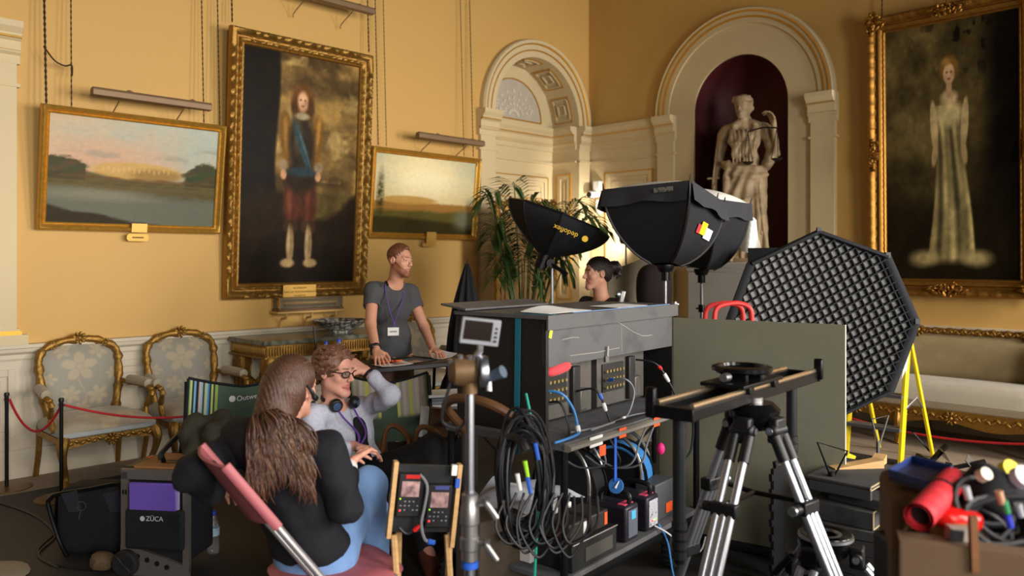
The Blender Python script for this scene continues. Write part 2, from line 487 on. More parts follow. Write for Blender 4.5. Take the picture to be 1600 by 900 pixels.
def panel(P, u0, u1, z0, z1, d, m=CREAM, gold=True, w=.055):   # a framed wall panel
    mb = MB(); g = MB()
    for (a, b, c, e) in ((u0, u0 + w, z0, z1), (u1 - w, u1, z0, z1), (u0 + w, u1 - w, z1 - w, z1), (u0 + w, u1 - w, z0, z0 + w)):
        boxw(mb, P, a, b, d, d + .018, c, e)
    t = .012
    if gold:
        for (a, b, c, e) in ((u0 - t, u0, z0, z1), (u1, u1 + t, z0, z1), (u0 - t, u1 + t, z1, z1 + t), (u0 - t, u1 + t, z0 - t, z0)):
            boxw(g, P, a, b, d, d + .022, c, e)
        trim(g, GILTP)
    ww = w * 1.9
    for (a, b, c, e) in ((u0 + ww, u0 + ww + .012, z0 + ww, z1 - ww), (u1 - ww - .012, u1 - ww, z0 + ww, z1 - ww), (u0 + ww, u1 - ww, z1 - ww - .012, z1 - ww), (u0 + ww, u1 - ww, z0 + ww, z0 + ww + .012)):
        boxw(mb, P, a, b, d, d + .012, c, e)
    trim(mb, m, bevel=.004)
# --- door recess: jambs, soffit, back wall, lunette
RD = .42
mb = MB()
vs = []; n = 36
for i in range(n + 1):
    a = math.pi * i / n
    vs += [WL(AU + AR * math.cos(a), d, AZ + AR * math.sin(a)) for d in (.0, -RD)]
mb.add(vs, [(2 * i, 2 * i + 1, 2 * i + 3, 2 * i + 2) for i in range(n)])
for s in (-1, 1): mb.add([WL(AU + s * AR, 0, 0), WL(AU + s * AR, -RD, 0), WL(AU + s * AR, -RD, AZ), WL(AU + s * AR, 0, AZ)], [(0, 1, 2, 3)])
mb.add([WL(AU - AR, -RD, 0), WL(AU + AR, -RD, 0), WL(AU + AR, -RD, AZ)] + [WL(AU + AR * math.cos(math.pi * i / 20), -RD, AZ + AR * math.sin(math.pi * i / 20)) for i in range(21)] + [WL(AU - AR, -RD, AZ)], [tuple(range(25))])
struct(mb.build('wall_recess', CREAM, ang=30))
g = MB(); c_ = MB()
for k in range(5):               # coffers under the arch
    am = math.pi * (k + .5) / 5; da = .23
    def S(r, a, d): return WL(AU + r * math.cos(a), d, AZ + r * math.sin(a))
    for sz, h, mbx in ((1.0, .012, g), (.86, .022, c_), (.45, .03, c_)):
        a0, a1, d0, d1 = am - da * sz, am + da * sz, -RD / 2 - .15 * sz, -RD / 2 + .15 * sz
        t = .012 if sz == 1 else .02
        for (x0, x1, y0, y1) in ((a0, a0 + t / AR, d0, d1), (a1 - t / AR, a1, d0, d1), (a0, a1, d0, d0 + t), (a0, a1, d1 - t, d1)):
            mm = 4
            for q in range(mm):
                b0, b1 = x0 + (x1 - x0) * q / mm, x0 + (x1 - x0) * (q + 1) / mm
                mbx.add([S(AR - .001, b0, y0), S(AR - .001, b1, y0), S(AR - .001, b1, y1), S(AR - .001, b0, y1), S(AR - h, b0, y0), S(AR - h, b1, y0), S(AR - h, b1, y1), S(AR - h, b0, y1)],
                        [(4, 5, 6, 7), (0, 4, 7, 3), (1, 2, 6, 5), (0, 1, 5, 4), (3, 7, 6, 2)])
trim(g, GILTP); trim(c_, CREAM)
BK = lambda u, d, z: WL(u, d - RD, z)
trim(archband(MB(), BK, AU, AZ + .06, [(.50, 0), (.50, .02), (.515, .02), (.515, 0)]), GILTP)
trim(boxw(MB(), BK, AU - .515, AU + .515, 0, .02, AZ + .05, AZ + .065), GILTP)
lun = archband(MB(), BK, AU, AZ + .06, [(.0, 0), (.0, .008), (.50, .008), (.50, 0)])
trim(lun, mat('lunette_grey', (186, 176, 158), .6))
orn = MB()                       # plaster leaf spray in the lunette
for k in range(-4, 5):
    a = math.pi / 2 + k * .3
    for q in range(1, 5):
        r = .085 * q * (1 - .05 * abs(k)); p = BK(AU + r * math.cos(a) * 1.25, .014, AZ + .09 + r * abs(math.sin(a)) * .95)
        orn.ell(p, (.03, .02, .012), basis(WL(1, 0, 0) - WL(0, 0, 0), V((0, 0, 1))) @ Euler((0, 0, a + (q % 2 - .5) * 1.2)).to_matrix(), seg=8, rings=5)
for s in (-1, 1):
    cc = [BK(AU + s * (.28 + .07 * math.cos(t) * (1 - t / 9)), .014, AZ + .16 + .07 * math.sin(t) * (1 - t / 9)) for t in np.linspace(0, 7, 24)]
    orn.tube(cc, .011, 6)
trim(orn, mat('plaster', (206, 197, 178), .6), smooth=True)
entab(BK, AU - AR, AU + AR)
SD = lambda s: (lambda u, d, z: WL(AU + s * (AR - d), -u, z))
for s in (-1, 1):
    entab(SD(s), 0, RD)
    panel(SD(s), .10, .32, 1.1, 2.72, .0)
    panel(SD(s), .10, .32, .25, .95, .0)
# panelled double door at the back of the recess
dr = MB(); boxw(dr, BK, AU - .62, AU + .62, 0, .03, 0, 2.72); struct(dr.build('door_1', CREAM, smooth=False))
panel(BK, AU - .6, AU + .6, .02, 2.68, .03)
for s in (-1, 1):
    for z0, z1 in ((.25, .9), (1.05, 2.4)): panel(BK, AU + s * .3 - .2, AU + s * .3 + .2, z0, z1, .03)
# arch moulding of the recess and its jamb pilasters
trim(archband(MB(), WL, AU, AZ, [(AR, 0), (AR, .045), (AR + .075, .045), (AR + .075, .055), (AR + .15, .055), (AR + .155, .075), (AR + .20, .085), (AR + .215, .06), (AR + .215, 0)]), CREAM, smooth=True, ang=30)
trim(archband(archband(MB(), WL, AU, AZ, [(AR + .073, .045), (AR + .073, .06), (AR + .088, .06), (AR + .088, .045)]), WL, AU, AZ, [(AR + .148, .05), (AR + .148, .074), (AR + .164, .08), (AR + .164, .05)]), GILTP, smooth=True)
for u0, u1 in ((AU - AR - .215, AU - AR), (AU + AR, AU + AR + .235)):
    trim(boxw(MB(), WL, max(u0, .004), u1, 0, .045, 0, 3.04), CREAM)
    entab(WL, max(u0, .004) - (0 if u0 < .2 else .03), u1 + (0 if u0 < .2 else .03), .03)
# --- niche: half cylinder, half dome, cream surround
mb = MB(); vs = []; fs = []; n = 28
rows = [(NR, z) for z in np.linspace(.6, NZ, 14)] + [(NR * math.cos(t), NZ + NR * math.sin(t)) for t in np.linspace(.05, math.pi / 2, 12)]
for r, z in rows: vs += [WR(NU + r * math.cos(math.pi * i / n), -r * math.sin(math.pi * i / n) * .9, z) for i in range(n + 1)]
for j in range(len(rows) - 1):
    for i in range(n): fs.append((j * (n + 1) + i, j * (n + 1) + i + 1, (j + 1) * (n + 1) + i + 1, (j + 1) * (n + 1) + i))
mb.add(vs, fs)
mb.add([WR(NU + NR * math.cos(math.pi * i / n), -NR * math.sin(math.pi * i / n) * .9, .6) for i in range(n + 1)], [tuple(range(n + 1))])
struct(mb.build('wall_niche', WINE, ang=60))
su = MB()
archband(su, WR, NU, NZ, [(NR, 0), (NR, .03), (.93, .03), (.93, 0)])
for s in (-1, 1): boxw(su, WR, NU + s * NR, NU + s * .93, 0, .03, .9, NZ)
trim(su, CREAM, smooth=True, ang=30)
trim(archband(MB(), WR, NU, NZ, [(.925, 0), (.925, .05), (1.0, .05), (1.0, .06), (1.045, .06), (1.05, .08), (1.085, .09), (1.10, .06), (1.10, 0)]), CREAM, smooth=True, ang=30)
trim(archband(archband(MB(), WR, NU, NZ, [(.985, .04), (.985, .064), (1.003, .064), (1.003, .04)]), WR, NU, NZ, [(1.045, .05), (1.045, .078), (1.062, .086), (1.062, .05)]), GILTP, smooth=True)
for u0, u1 in ((1.13, 1.36), (3.05, 3.30)):
    trim(boxw(MB(), WR, u0, u1, 0, .07, .9, 3.04), CREAM); entab(WR, u0 - .02, u1 + .02, .05)
# right wall between corner and niche: cream panelling
trim(boxw(MB(), WR, .0, 1.13, 0, .012, .9, 3.06), CREAM)
entab(WR, 0, 1.13)
panel(WR, .3, 1.02, 1.15, 2.72, .012)
# far-left pilaster with its arch springing
trim(boxw(MB(), WL, 6.62, 7.1, 0, .05, 1.09, 3.04), CREAM); entab(WL, 6.6, 7.12, .03)
trim(boxw(boxw(MB(), WL, 6.55, 7.17, 0, .075, .98, 1.055), WL, 6.6, 7.12, 0, .06, 1.055, 1.10), CREAM); trim(boxw(MB(), WL, 6.59, 7.13, 0, .07, 1.055, 1.085), GILTP)
trim(archband(MB(), WL, 7.72, AZ, [(.75, 0), (.75, .05), (.9, .055), (.96, .085), (.975, .06), (.975, 0)]), CREAM, smooth=True, ang=30)
trim(archband(MB(), WL, 7.72, AZ, [(.90, .05), (.90, .075), (.917, .078), (.917, .05)]), GILTP, smooth=True)
# --- dado, rails, skirting
RAIL = [(0, .86), (.012, .86), (.02, .875), (.02, .905), (.045, .925), (.05, .95), (.065, .955), (.065, .98), (0, .985)]
BASE = [(0, 0), (.04, 0), (.04, .15), (.03, .17), (.018, .2), (0, .215)]
for side, P, u0, u1 in (('left', WL, AU + AR + .235, 11), ('right', WR, 3.3, 9.2)):
    trim(boxw(MB(), P, u0, u1, 0, .008, 0, .9), STONE_W); trim(ext(MB(), P, RAIL, u0, u1), STONE_W)
    struct(ext(MB(), P, BASE, u0, u1).build('baseboard_' + side, STONE_W, smooth=False))
trim(ext(MB(), WR, RAIL, 0, 1.13), CREAM); trim(ext(MB(), WR, BASE, 0, 3.3), CREAM)
for P, a, b in ((WL, 2.25, 3.45), (WL, 3.6, 4.9), (WL, 5.05, 6.45), (WL, 6.62, 8.2), (WR, 3.5, 5.2), (WR, 5.4, 7.2)):
    panel(P, a, b, .3, .8, .008, STONE_W, gold=False, w=.05)
# dark protective sheet laid over the middle of the floor
RUB = mat('dark_rubber', (44, 42, 42), .6, var=.25, scale=3, bump=.1, bscale=120)
p1 = WL(9.5, .5, .001); p2 = WL(1.5, .5, .001); p3 = WR(9, 1.5, .001); 
a = WL(0, 0, .001) + (WL(0, .5, 0) - WL(0, 0, 0)) + (WR(0, 1.5, 0) - WR(0, 0, 0))
tag(MB().prism([p1, a, p3, V((4, -2, .001)), V((-6.5, -2, .001))], (0, 0, .006)).build('floor_sheet', RUB, smooth=False), 'dark grey protective rubber sheeting laid over the middle of the stone coloured floor', 'floor covering')
# ---------------------------------------------------------------- paintings
def frame_mesh(w, h, prof, step=.02, carve=None):
    """picture frame round a w x h opening; prof = (outward, towards the viewer); x right, -y front, z up, origin bottom middle"""
    mb = MB(); path = []
    cs = [(-w / 2, 0), (w / 2, 0), (w / 2, h), (-w / 2, h)]; nrm = [(0, -1), (1, 0), (0, 1), (-1, 0)]
    s = 0
    for i in range(4):
        a, b = cs[i], cs[(i + 1) % 4]; L = math.hypot(b[0] - a[0], b[1] - a[1]); n = max(2, int(L / step))
        pn = nrm[i - 1]; cn = nrm[i]
        path.append((a, (pn[0] + cn[0], pn[1] + cn[1]), s))
        for k in range(1, n):
            t = k / n; path.append(((a[0] + (b[0] - a[0]) * t, a[1] + (b[1] - a[1]) * t), cn, s + t * L))
        s += L
    vs = []; m = len(prof); N = len(path)
    for (p, A, q) in path:
        for k, (o, d) in enumerate(prof):
            dd = d + (carve(q, k, o) if carve else 0)
            vs.append((p[0] + A[0] * o, -dd, p[1] + A[1] * o))
    fs = [(i * m + k, ((i + 1) % N) * m + k, ((i + 1) % N) * m + (k + 1) % m, i * m + (k + 1) % m) for i in range(N) for k in range(m)]
    return mb.add(vs, fs)
def mixc(a, b, t):
    t = np.clip(np.asarray(t, float), 0, 1)[:, None]; return np.asarray(a, float) * (1 - t) + np.asarray(b, float) * t
def oval(U, T, cx, cy, rx, ry, soft=.2, rot=0.):
    x, y = U - cx, T - cy; c, s = math.cos(rot), math.sin(rot)
    r = np.sqrt(((x * c + y * s) / rx) ** 2 + ((-x * s + y * c) / ry) ** 2)
    return np.clip((1 + soft - r) / (2 * soft), 0, 1)
def lay(c, col, m): return mixc(c, np.tile(np.asarray(col, float), (len(m), 1)) if np.ndim(col) == 1 else col, m)
def river_view(U, T):
    n = fbm(U * 7, T * 7); n2 = fbm(U * 40, T * 40)
    c = mixc(np.tile((206., 180, 146), (len(U), 1)), np.tile((178., 184, 170), (len(U), 1)), U * .9 + (T - .6) * .5 + n - .5)
    c = lay(c, (210, 170, 140), oval(U, T, .3, .6, .35, .16, .6)); c = lay(c, (150, 146, 132), np.clip((fbm(U * 4, T * 9) - .55) * 4, 0, .5) * (T > .5))
    hl = .46 + .03 * np.sin(U * 5) + .02 * n2
    c = lay(c, (104, 92, 58), np.clip((hl - T) * 40, 0, 1))
    c = lay(c, (206, 166, 96), oval(U, T, .5, .52, .27, .085, .12) * .9); c = lay(c, (150, 116, 66), oval(U, T, .62, .49, .16, .06, .3) * .8)
    tree = np.clip((.50 + .10 * oval(U, T, .06, .5, .14, .4, .5) + .14 * oval(U, T, .93, .5, .1, .4, .5) + .06 * n2 - T) * 30, 0, 1) * ((U < .2) | (U > .8))
    c = lay(c, (72, 70, 48), tree * (T > .40))
    for k in range(60):
        x = (.02 + .17 * ((k * .618) % 1)) if k % 2 else (.80 + .19 * ((k * .618) % 1)); c = lay(c, (64 + 9 * (k % 4), 64 + 8 * (k % 3), 40 + 4 * (k % 5)), oval(U, T, x, .44 + .13 * ((k * .37) % 1), .016 + .01 * (k % 3), .022, .5) * .8)
    for k in range(26): c = lay(c, (84 + 12 * (k % 3), 78, 46), oval(U, T, (k * .618) % 1, .38 + .03 * (k % 3), .05, .012, .6) * .7)
    for k in range(14): c = lay(c, (226, 186, 120), oval(U, T, .30 + .03 * k, .53 + .012 * math.sin(k * 1.7), .008, .022, .3) * .5)

    c = lay(c, (108, 110, 94), np.clip((.33 - .06 * (U - .4) + .02 * n - T) * 25, 0, 1)); c = lay(c, (150, 138, 116), oval(U, T, .3, .27, .3, .05, .6) * .6)
    c = lay(c, (58, 50, 36), np.clip((.12 + .1 * n - .25 * U - T) * 30, 0, 1)); c = lay(c, (84, 72, 44), oval(U, T, .85, .3, .3, .05, .5) * n2)
    return c * (.97 + .08 * n2[:, None])
def meadow_view(U, T):
    n = fbm(U * 6 + 3, T * 6); n2 = fbm(U * 40, T * 40 + 9)
    c = mixc(np.tile((240., 214, 152), (len(U), 1)), np.tile((184., 186, 160), (len(U), 1)), np.abs(U - .5) * 1.2 + (T - .75) * .8 + (n - .5) * .6)
    c = lay(c, (255, 240, 194), oval(U, T, .5, .68, .32, .24, .7))
    c = lay(c, (176, 128, 62), np.clip((.40 + .03 * n2 - T) * 40, 0, 1)); c = lay(c, (204, 158, 78), oval(U, T, .34, .43, .26, .055, .15) * .9)
    c = lay(c, (106, 96, 44), np.clip((.29 + .05 * n - T) * 22, 0, 1)); c = lay(c, (66, 58, 30), np.clip((.16 + .14 * n * (1 - U) - T) * 20, 0, 1))
    c = lay(c, (122, 122, 96), oval(U, T, .9, .2, .1, .12, .5)); c = lay(c, (62, 58, 30), oval(U, T, .06, .45, .03, .3, .5) * n2 * 1.4)
    return c * (.96 + .08 * n2[:, None])
def dark_standing(U, T):
    n = fbm(U * 5, T * 8); n2 = fbm(U * 34, T * 50); X = .5 + (U - .5) * 1.0
    cl = fbm(U * 3 + T, T * 9 + 2)
    c = mixc(np.tile((168., 132, 70), (len(U), 1)), np.tile((84., 64, 36), (len(U), 1)), (cl - .32) * 3)
    c = lay(c, (196, 164, 98), np.clip((fbm(U * 5 + 9, T * 12) - .56) * 6, 0, .8) * (T > .45))
    c = lay(c, (30, 23, 17), np.clip((.30 + .015 * np.sin(T * 9) - U) * 40, 0, 1))
    c = lay(c, (92, 76, 38), np.clip((.42 - T) * 40, 0, 1) * (U > .3)); c = lay(c, (40, 29, 18), np.clip((.37 + .10 * (n - .5) + .06 * np.sin(U * 7) - T) * 24, 0, 1)); c = lay(c, (26, 19, 13), np.clip((.2 - T) * 8, 0, .7))
    s = .24
    for x, k in ((.415, 1), (.575, -1)):
        c = lay(c, (84, 44, 30), oval(U, T, x + .01 * k, .36, .075, .13, s)); c = lay(c, (116, 62, 40), oval(U, T, x - .015, .38, .022, .09, .5)); c = lay(c, (70, 48, 26), oval(U, T, x, .245, .062, .03, s))
        c = lay(c, (150, 122, 82), oval(U, T, x, .165, .034, .085, .2)); c = lay(c, (186, 160, 116), oval(U, T, x - .012, .18, .012, .06, .5)); c = lay(c, (170, 140, 96), oval(U, T, x - .02 * k, .085, .06, .02, s))
    c = lay(c, (52, 38, 24), oval(U, T, .495, .47, .15, .07, s))
    for x, k in ((.345, 1), (.645, -1)):
        c = lay(c, (128, 88, 34), oval(U, T, x + .02 * k, .63, .055, .12, s, .18 * k)); c = lay(c, (170, 124, 54), oval(U, T, x + .01 * k, .66, .018, .08, .5, .18 * k)); c = lay(c, (150, 128, 96), oval(U, T, x - .005 * k, .515, .04, .025, s)); c = lay(c, (206, 150, 108), oval(U, T, x, .475, .026, .022, s))
    c = lay(c, (50, 40, 28), oval(U, T, .495, .61, .115, .13, s)); c = lay(c, (92, 74, 46), oval(U, T, .46, .66, .03, .07, .6)); c = lay(c, (56, 76, 82), oval(U, T, .50, .60, .028, .14, .3, .62)); c = lay(c, (84, 104, 108), oval(U, T, .51, .61, .008, .11, .5, .62)); c = lay(c, (52, 68, 74), oval(U, T, .5, .49, .12, .022, .3))
    c = lay(c, (104, 68, 34), oval(U, T, .495, .812, .098, .072, .24)); c = lay(c, (88, 56, 28), oval(U, T, .43, .775, .036, .05, .3)); c = lay(c, (88, 56, 28), oval(U, T, .56, .775, .036, .05, .3))
    c = lay(c, (214, 160, 116), oval(U, T, .495, .80, .046, .046, s)); c = lay(c, (226, 180, 136), oval(U, T, .485, .805, .02, .026, .5)); c = lay(c, (150, 100, 74), oval(U, T, .495, .782, .014, .004, .5))
    for x in (.475, .515): c = lay(c, (84, 52, 36), oval(U, T, x, .808, .008, .004, .4))
    c = lay(c, (176, 156, 122), oval(U, T, .495, .737, .06, .016, .3))
    return c * (.84 + .32 * n2[:, None]) * (.72 + .5 * fbm(U * 9, T * 12)[:, None])
def pale_standing(U, T):
    n = fbm(U * 5 + 7, T * 8); n2 = fbm(U * 30, T * 46)
    c = mixc(np.tile((42., 33, 18), (len(U), 1)), np.tile((122., 104, 60), (len(U), 1)), oval(U, T, .30, .78, .42, .32, .8) * 1.5 * fbm(U * 4 + 3, T * 7) * 1.5)
    c = lay(c, (24, 20, 13), np.clip((U - .76 + .1 * n) * 8, 0, 1)); c = lay(c, (34, 27, 15), np.clip((.36 - T) * 7, 0, .85)); c = lay(c, (78, 62, 34), np.clip((.015 - np.abs(T - .40)) * 80, 0, .6) * (U < .4)); c = lay(c, (30, 25, 13), np.clip((fbm(U * 16, T * 20) - .54) * 14, 0, 1) * oval(U, T, .72, .93, .4, .13, .6))
    s = .10; w = np.where(T > .5, .10 + .05 * np.clip(.58 - T, 0, 1), .104 + .20 * np.clip(.5 - T, 0, 1)); xc = .5 + .02 * np.sin(T * 6)
    q = (U - xc) / (w + .02); fold = .74 + .20 * np.sin(q * 8 + T * 6 + 2 * n) + .12 * np.sin(q * 17 + T * 3)
    body = np.clip((w - np.abs(U - xc)) * 60, 0, 1) * (T < .68) * np.clip((T - .05) * 30, 0, 1)
    c = mixc(c, np.stack([196 * fold, 174 * fold, 112 * fold], 1), body)
    for k in (-1, 1):
        c = lay(c, (206, 178, 124), oval(U, T, .5 + .115 * k, .60, .028, .10, s, -.12 * k)); c = lay(c, (202, 170, 116), oval(U, T, .5 + .11 * k, .49, .022, .05, .2, .25 * k)); c = lay(c, (180, 160, 106), oval(U, T, .5 + .20 * k, .08, .10, .03, .5))
    c = lay(c, (214, 192, 132), oval(U, T, .5, .64, .10, .05, .3)); c = lay(c, (222, 188, 136), oval(U, T, .5, .705, .062, .03, .3)); c = lay(c, (214, 174, 122), oval(U, T, .5, .74, .022, .035, .2))
    c = lay(c, (136, 96, 44), oval(U, T, .5, .815, .072, .052, .2)); c = lay(c, (226, 184, 134), oval(U, T, .5, .798, .042, .042, s)); c = lay(c, (186, 140, 70), oval(U, T, .48, .845, .03, .015, .5)); c = lay(c, (150, 70, 54), oval(U, T, .5, .778, .012, .004, .4))
    for x in (.483, .517): c = lay(c, (86, 60, 36), oval(U, T, x, .804, .008, .004, .4))
    return c * (.84 + .32 * n2[:, None]) * (.68 + .5 * fbm(U * 9, T * 12)[:, None])
PAINT = mat('oil_paint', (0, 0, 0), .42, attr='Col', var=.1, scale=60, bump=.05, bscale=200, spec=.07)
def painting(name, label, P, u, d, z, rz, w, h, tilt, prof, carve, fm, cf, nu, nv):
    """w, h outer size"""
    fw = max(o for o, _ in prof)
    r = thing(name, label, 'painting', P(u, d, z), rz); r.rotation_euler = (tilt, 0, rz)
    iw, ih = w - 2 * fw, h - 2 * fw
    f = frame_mesh(iw, ih, prof, carve=carve); f.v = [(x, y, q + fw) for x, y, q in f.v]; f.build('frame', fm, r, ang=50)
    painted('canvas', lambda a, b: ((a - .5) * iw, -.012, fw + b * ih), cf, nu, nv, PAINT, r)
    MB().box((0, 0, h / 2), (w * .97, .02, h * .97)).build('backing', BROWN, r)
    return r
PLAIN = [(0, 0), (0, .025), (.009, .032), (.013, .022), (.026, .03), (.034, .048), (.046, .055), (.055, .05), (.06, .03), (.06, 0)]
def rope_edge(q, k, o): return .004 * math.sin(q * 160) if k in (2, 6) else 0
L45, R45 = math.pi / 4, -math.pi / 4
p1 = painting('landscape_painting', 'wide gilt framed river landscape with a pink sky, left of the tall standing portrait', WL, 5.79, .035, 1.835, L45, 1.41, .93, .14, PLAIN, rope_edge, GILT, river_view, 220, 140)
p3 = painting('landscape_painting', 'wide gilt framed green meadow landscape with a bright cream sky, above the standing man', WL, 2.82, .035, 1.83, L45, 1.47, .92, .10, PLAIN, rope_edge, GILT, meadow_view, 220, 140)
WIDE = [(0, 0), (0, .02), (.010, .032), (.022, .026), (.036, .046), (.050, .05), (.06, .03), (.075, .032), (.09, .06), (.105, .075), (.12, .078), (.133, .066), (.14, .04), (.14, 0)]
def carved(q, k, o):
    f = {2: .005 * math.sin(q * 190), 3: .003 * math.sin(q * 190), 4: .010 * math.sin(q * 95 + 1), 5: .010 * math.sin(q * 95 + 2.2), 6: .004 * math.sin(q * 95), 8: .012 * math.sin(q * 62), 9: .016 * math.sin(q * 62 + 1.2) * math.sin(q * 31), 10: .014 * math.sin(q * 62 + 2.4), 11: .008 * math.sin(q * 124)}
    return f.get(k, 0)
p2 = painting('portrait_painting', 'tall carved gilt framed portrait of a brown clad standing figure, between two landscapes', WL, 4.315, .03, 1.26, L45, 1.47, 2.37, .055, WIDE, carved, GILTD, dark_standing, 160, 250)
GILTS = mat('dull_gilding', (158, 112, 48), .5, .85, var=.35, scale=24, bump=.15, bscale=120)
def swept(q, k, o):
    return (.010 * math.sin(q * 90) * math.sin(q * 37) if k in (8, 9, 10, 11) else .004 * math.sin(q * 210) if k == 2 else 0)
p4 = painting('portrait_painting', 'tall dark gilt framed portrait of a figure in a pale dress, right wall', WR, 4.385, .05, 1.26, R45, 1.46, 2.72, .02, [(a * 1.2, b) for a, b in WIDE], swept, GILTS, pale_standing, 150, 260)
                                 # carved shells on corners and centres of the swept frame
rr = random.Random(5)
for (cx, cz, hor) in ((-.66, 2.65, 0), (.66, 2.65, 0), (-.66, .07, 0), (.66, .07, 0), (0, 2.65, 1), (0, .07, 1), (-.66, 1.36, 2), (.66, 1.36, 2)):
    o = MB()
    for k in range(46):
        a = rr.uniform(0, 6.28); ra = rr.uniform(.01, .10); sx, sz = ((1.9, .6) if hor == 1 else (.6, 1.9) if hor == 2 else (1, 1))
        o.ell((cx + ra * math.cos(a) * sx, -.072 - rr.uniform(0, .022), cz + ra * math.sin(a) * sz), (rr.uniform(.014, .034), .016, rr.uniform(.008, .016)), (0, a + rr.uniform(-.5, .5), 0), seg=8, rings=5)
    o.build('frame_ornament', GILTS, p4)
def plate(root, x, z, w, h, y, lines, sz, cut=False):
    mb = MB(); c = .25 * h if cut else 0
    poly = [(-w / 2 + c, -h / 2), (w / 2 - c, -h / 2), (w / 2, -h / 2 + c), (w / 2, h / 2 - c), (w / 2 - c, h / 2), (-w / 2 + c, h / 2), (-w / 2, h / 2 - c), (-w / 2, -h / 2 + c)] if cut else [(-w / 2, -h / 2), (w / 2, -h / 2), (w / 2, h / 2), (-w / 2, h / 2)]
    b = mb.prism([(x + a, y, z + q) for a, q in poly], (0, -.008, 0)).build('nameplate', mat('brass_plate', (206, 164, 84), .4, .7, var=.1), root, smooth=False)
    for k, t in enumerate(lines):
        text_mesh('lettering', t, sz, place(basis((1, 0, 0), (0, 0, 1)), (x, y - .009, z + h * (.28 - .28 * k if len(lines) > 1 else 0))), mat('engraving', (90, 62, 24), .6, var=0), b)
plate(p2, -.03, .055, .34, .13, -.085, ['ALGERNON', 'X EARL OF NORTHUMBERLAND', 'VANDYCK'], .026)
plate(p1, .02, .035, .12, .07, -.055, [], .02); plate(p1, .02, -.045, .17, .06, -.03, [], .02, True)
MB().box((.02, -.0395, -.045), (.09, .001, .010)).build('worn_engraving', mat('engraving', (90, 62, 24), .6, var=0, col2=(206, 164, 84), scale=90, thr=(.42, .5)), p1)
plate(p3, .06, .02, .13, .12, -.06, [], .02); plate(p3, .06, -.055, .18, .05, -.03, [], .02, True)
# picture lights
BRASSD = mat('tarnished_brass', (134, 108, 80), .5, .3, var=.15, scale=6)
def picture_light(label, P, u, z, rz, w, out, parent_d):
    r = thing('picture_light', label, 'picture light', P(u, 0, z), rz, 'picture lights on the left wall')
    mb = MB(); hw = w / 2; prof = [(-.036, -.028), (.034, -.03), (.038, .0), (.024, .026), (-.02, .034), (-.036, .016)]
    a = [(-hw, -out + x, q) for x, q in prof]
    mb.prism(a, (w, 0, 0)).build('reflector', BRASSD, r, smooth=False, bevel=.004)
    for s in (-.27, .27):
        x = s * w
        MB().tube(spline([(x, -.06, -.16), (x, -.075, -.12), (x, -out + .06, -.05), (x, -out, -.01)], 6), .005, 6).build('arm', BRASSD, r)
        MB().tube(spline([(x + .03, -out, .02), (x + .06, -out + .01, .045), (x + .09, -out, .03), (x + .1, -out - .01, .015)], 5), .006, 6).build('flex', BRASSD, r)
    return r
picture_light('brass picture light bar over the river landscape painting', WL, 5.72, 2.875, L45, .92, .27, 0)
picture_light('brass picture light bar above the tall standing portrait, cut by the top of the photo', WL, 4.12, 4.02, L45, .95, .30, 0)
picture_light('brass picture light bar over the green meadow landscape painting', WL, 2.62, 2.89, L45, .92, .27, 0)
# hanging chains, from the rail above to the frames
CHAIN = mat('dark_chain', (70, 52, 34), .5, .5, var=.2)
def chain(label, P, u, z0, d0, z1=5.6, du=.0, d1=.02, r=.0065):
    n = int((z1 - z0) / .022); pts = []; rr = []
    for i in range(n + 1):
        t = i / n; pts.append(P(u + du * t, d0 + (d1 - d0) * t, z0 + (z1 - z0) * t)); rr.append(r if i % 2 else r * .45)
    tag(MB().tube(pts, rr, 6).build('picture_chain', CHAIN), label, 'chain', 'chains that hang the pictures')
chain('outermost left chain holding the river landscape, by the pilaster', WL, 6.45, 2.76, .14, du=.02, r=.011)
chain('thin chain just right of the pilaster, second from the left above the river landscape', WL, 6.28, 2.76, .14, du=-.02)
chain('chain rising from the right half of the river landscape, further from the tall portrait', WL, 5.26, 2.76, .14)
chain('chain rising from the right end of the river landscape, closest to the tall portrait', WL, 5.12, 2.76, .14)
chain('chain rising from the left top corner of the tall standing portrait', WL, 4.99, 3.68, .1, r=.009)
chain('chain rising from the right top corner of the tall standing portrait', WL, 3.56, 3.68, .1, r=.008)
chain('chain passing down just beside the right edge of the tall portrait', WL, 3.46, 2.76, .12)
chain('chain rising from the left part of the meadow landscape, clear of the tall portrait', WL, 3.36, 2.76, .12, r=.005)
chain('chain rising from the right part of the meadow landscape, left one of the pair there', WL, 2.31, 2.76, .12, r=.005)
chain('chain rising from the right end of the meadow landscape, beside the door arch', WL, 2.17, 2.76, .12)
chain('chain rising from the left top corner of the pale dress portrait', WR, 3.78, 3.95, .09, r=.009)
chain('chain rising behind the middle of the top rail of the pale dress portrait', WR, 4.36, 3.97, .09, r=.006)
tag(MB().tube(spline([WL(6.46, .11, 3.19), WL(6.4, .15, 3.09), WL(6.33, .15, 3.06), WL(6.27, .11, 3.08), WL(6.27, .12, 3.0)], 8), .006, 6).build('tied_string', CHAIN), 'dark cord tied loosely between the two chains left of the river landscape', 'cord')

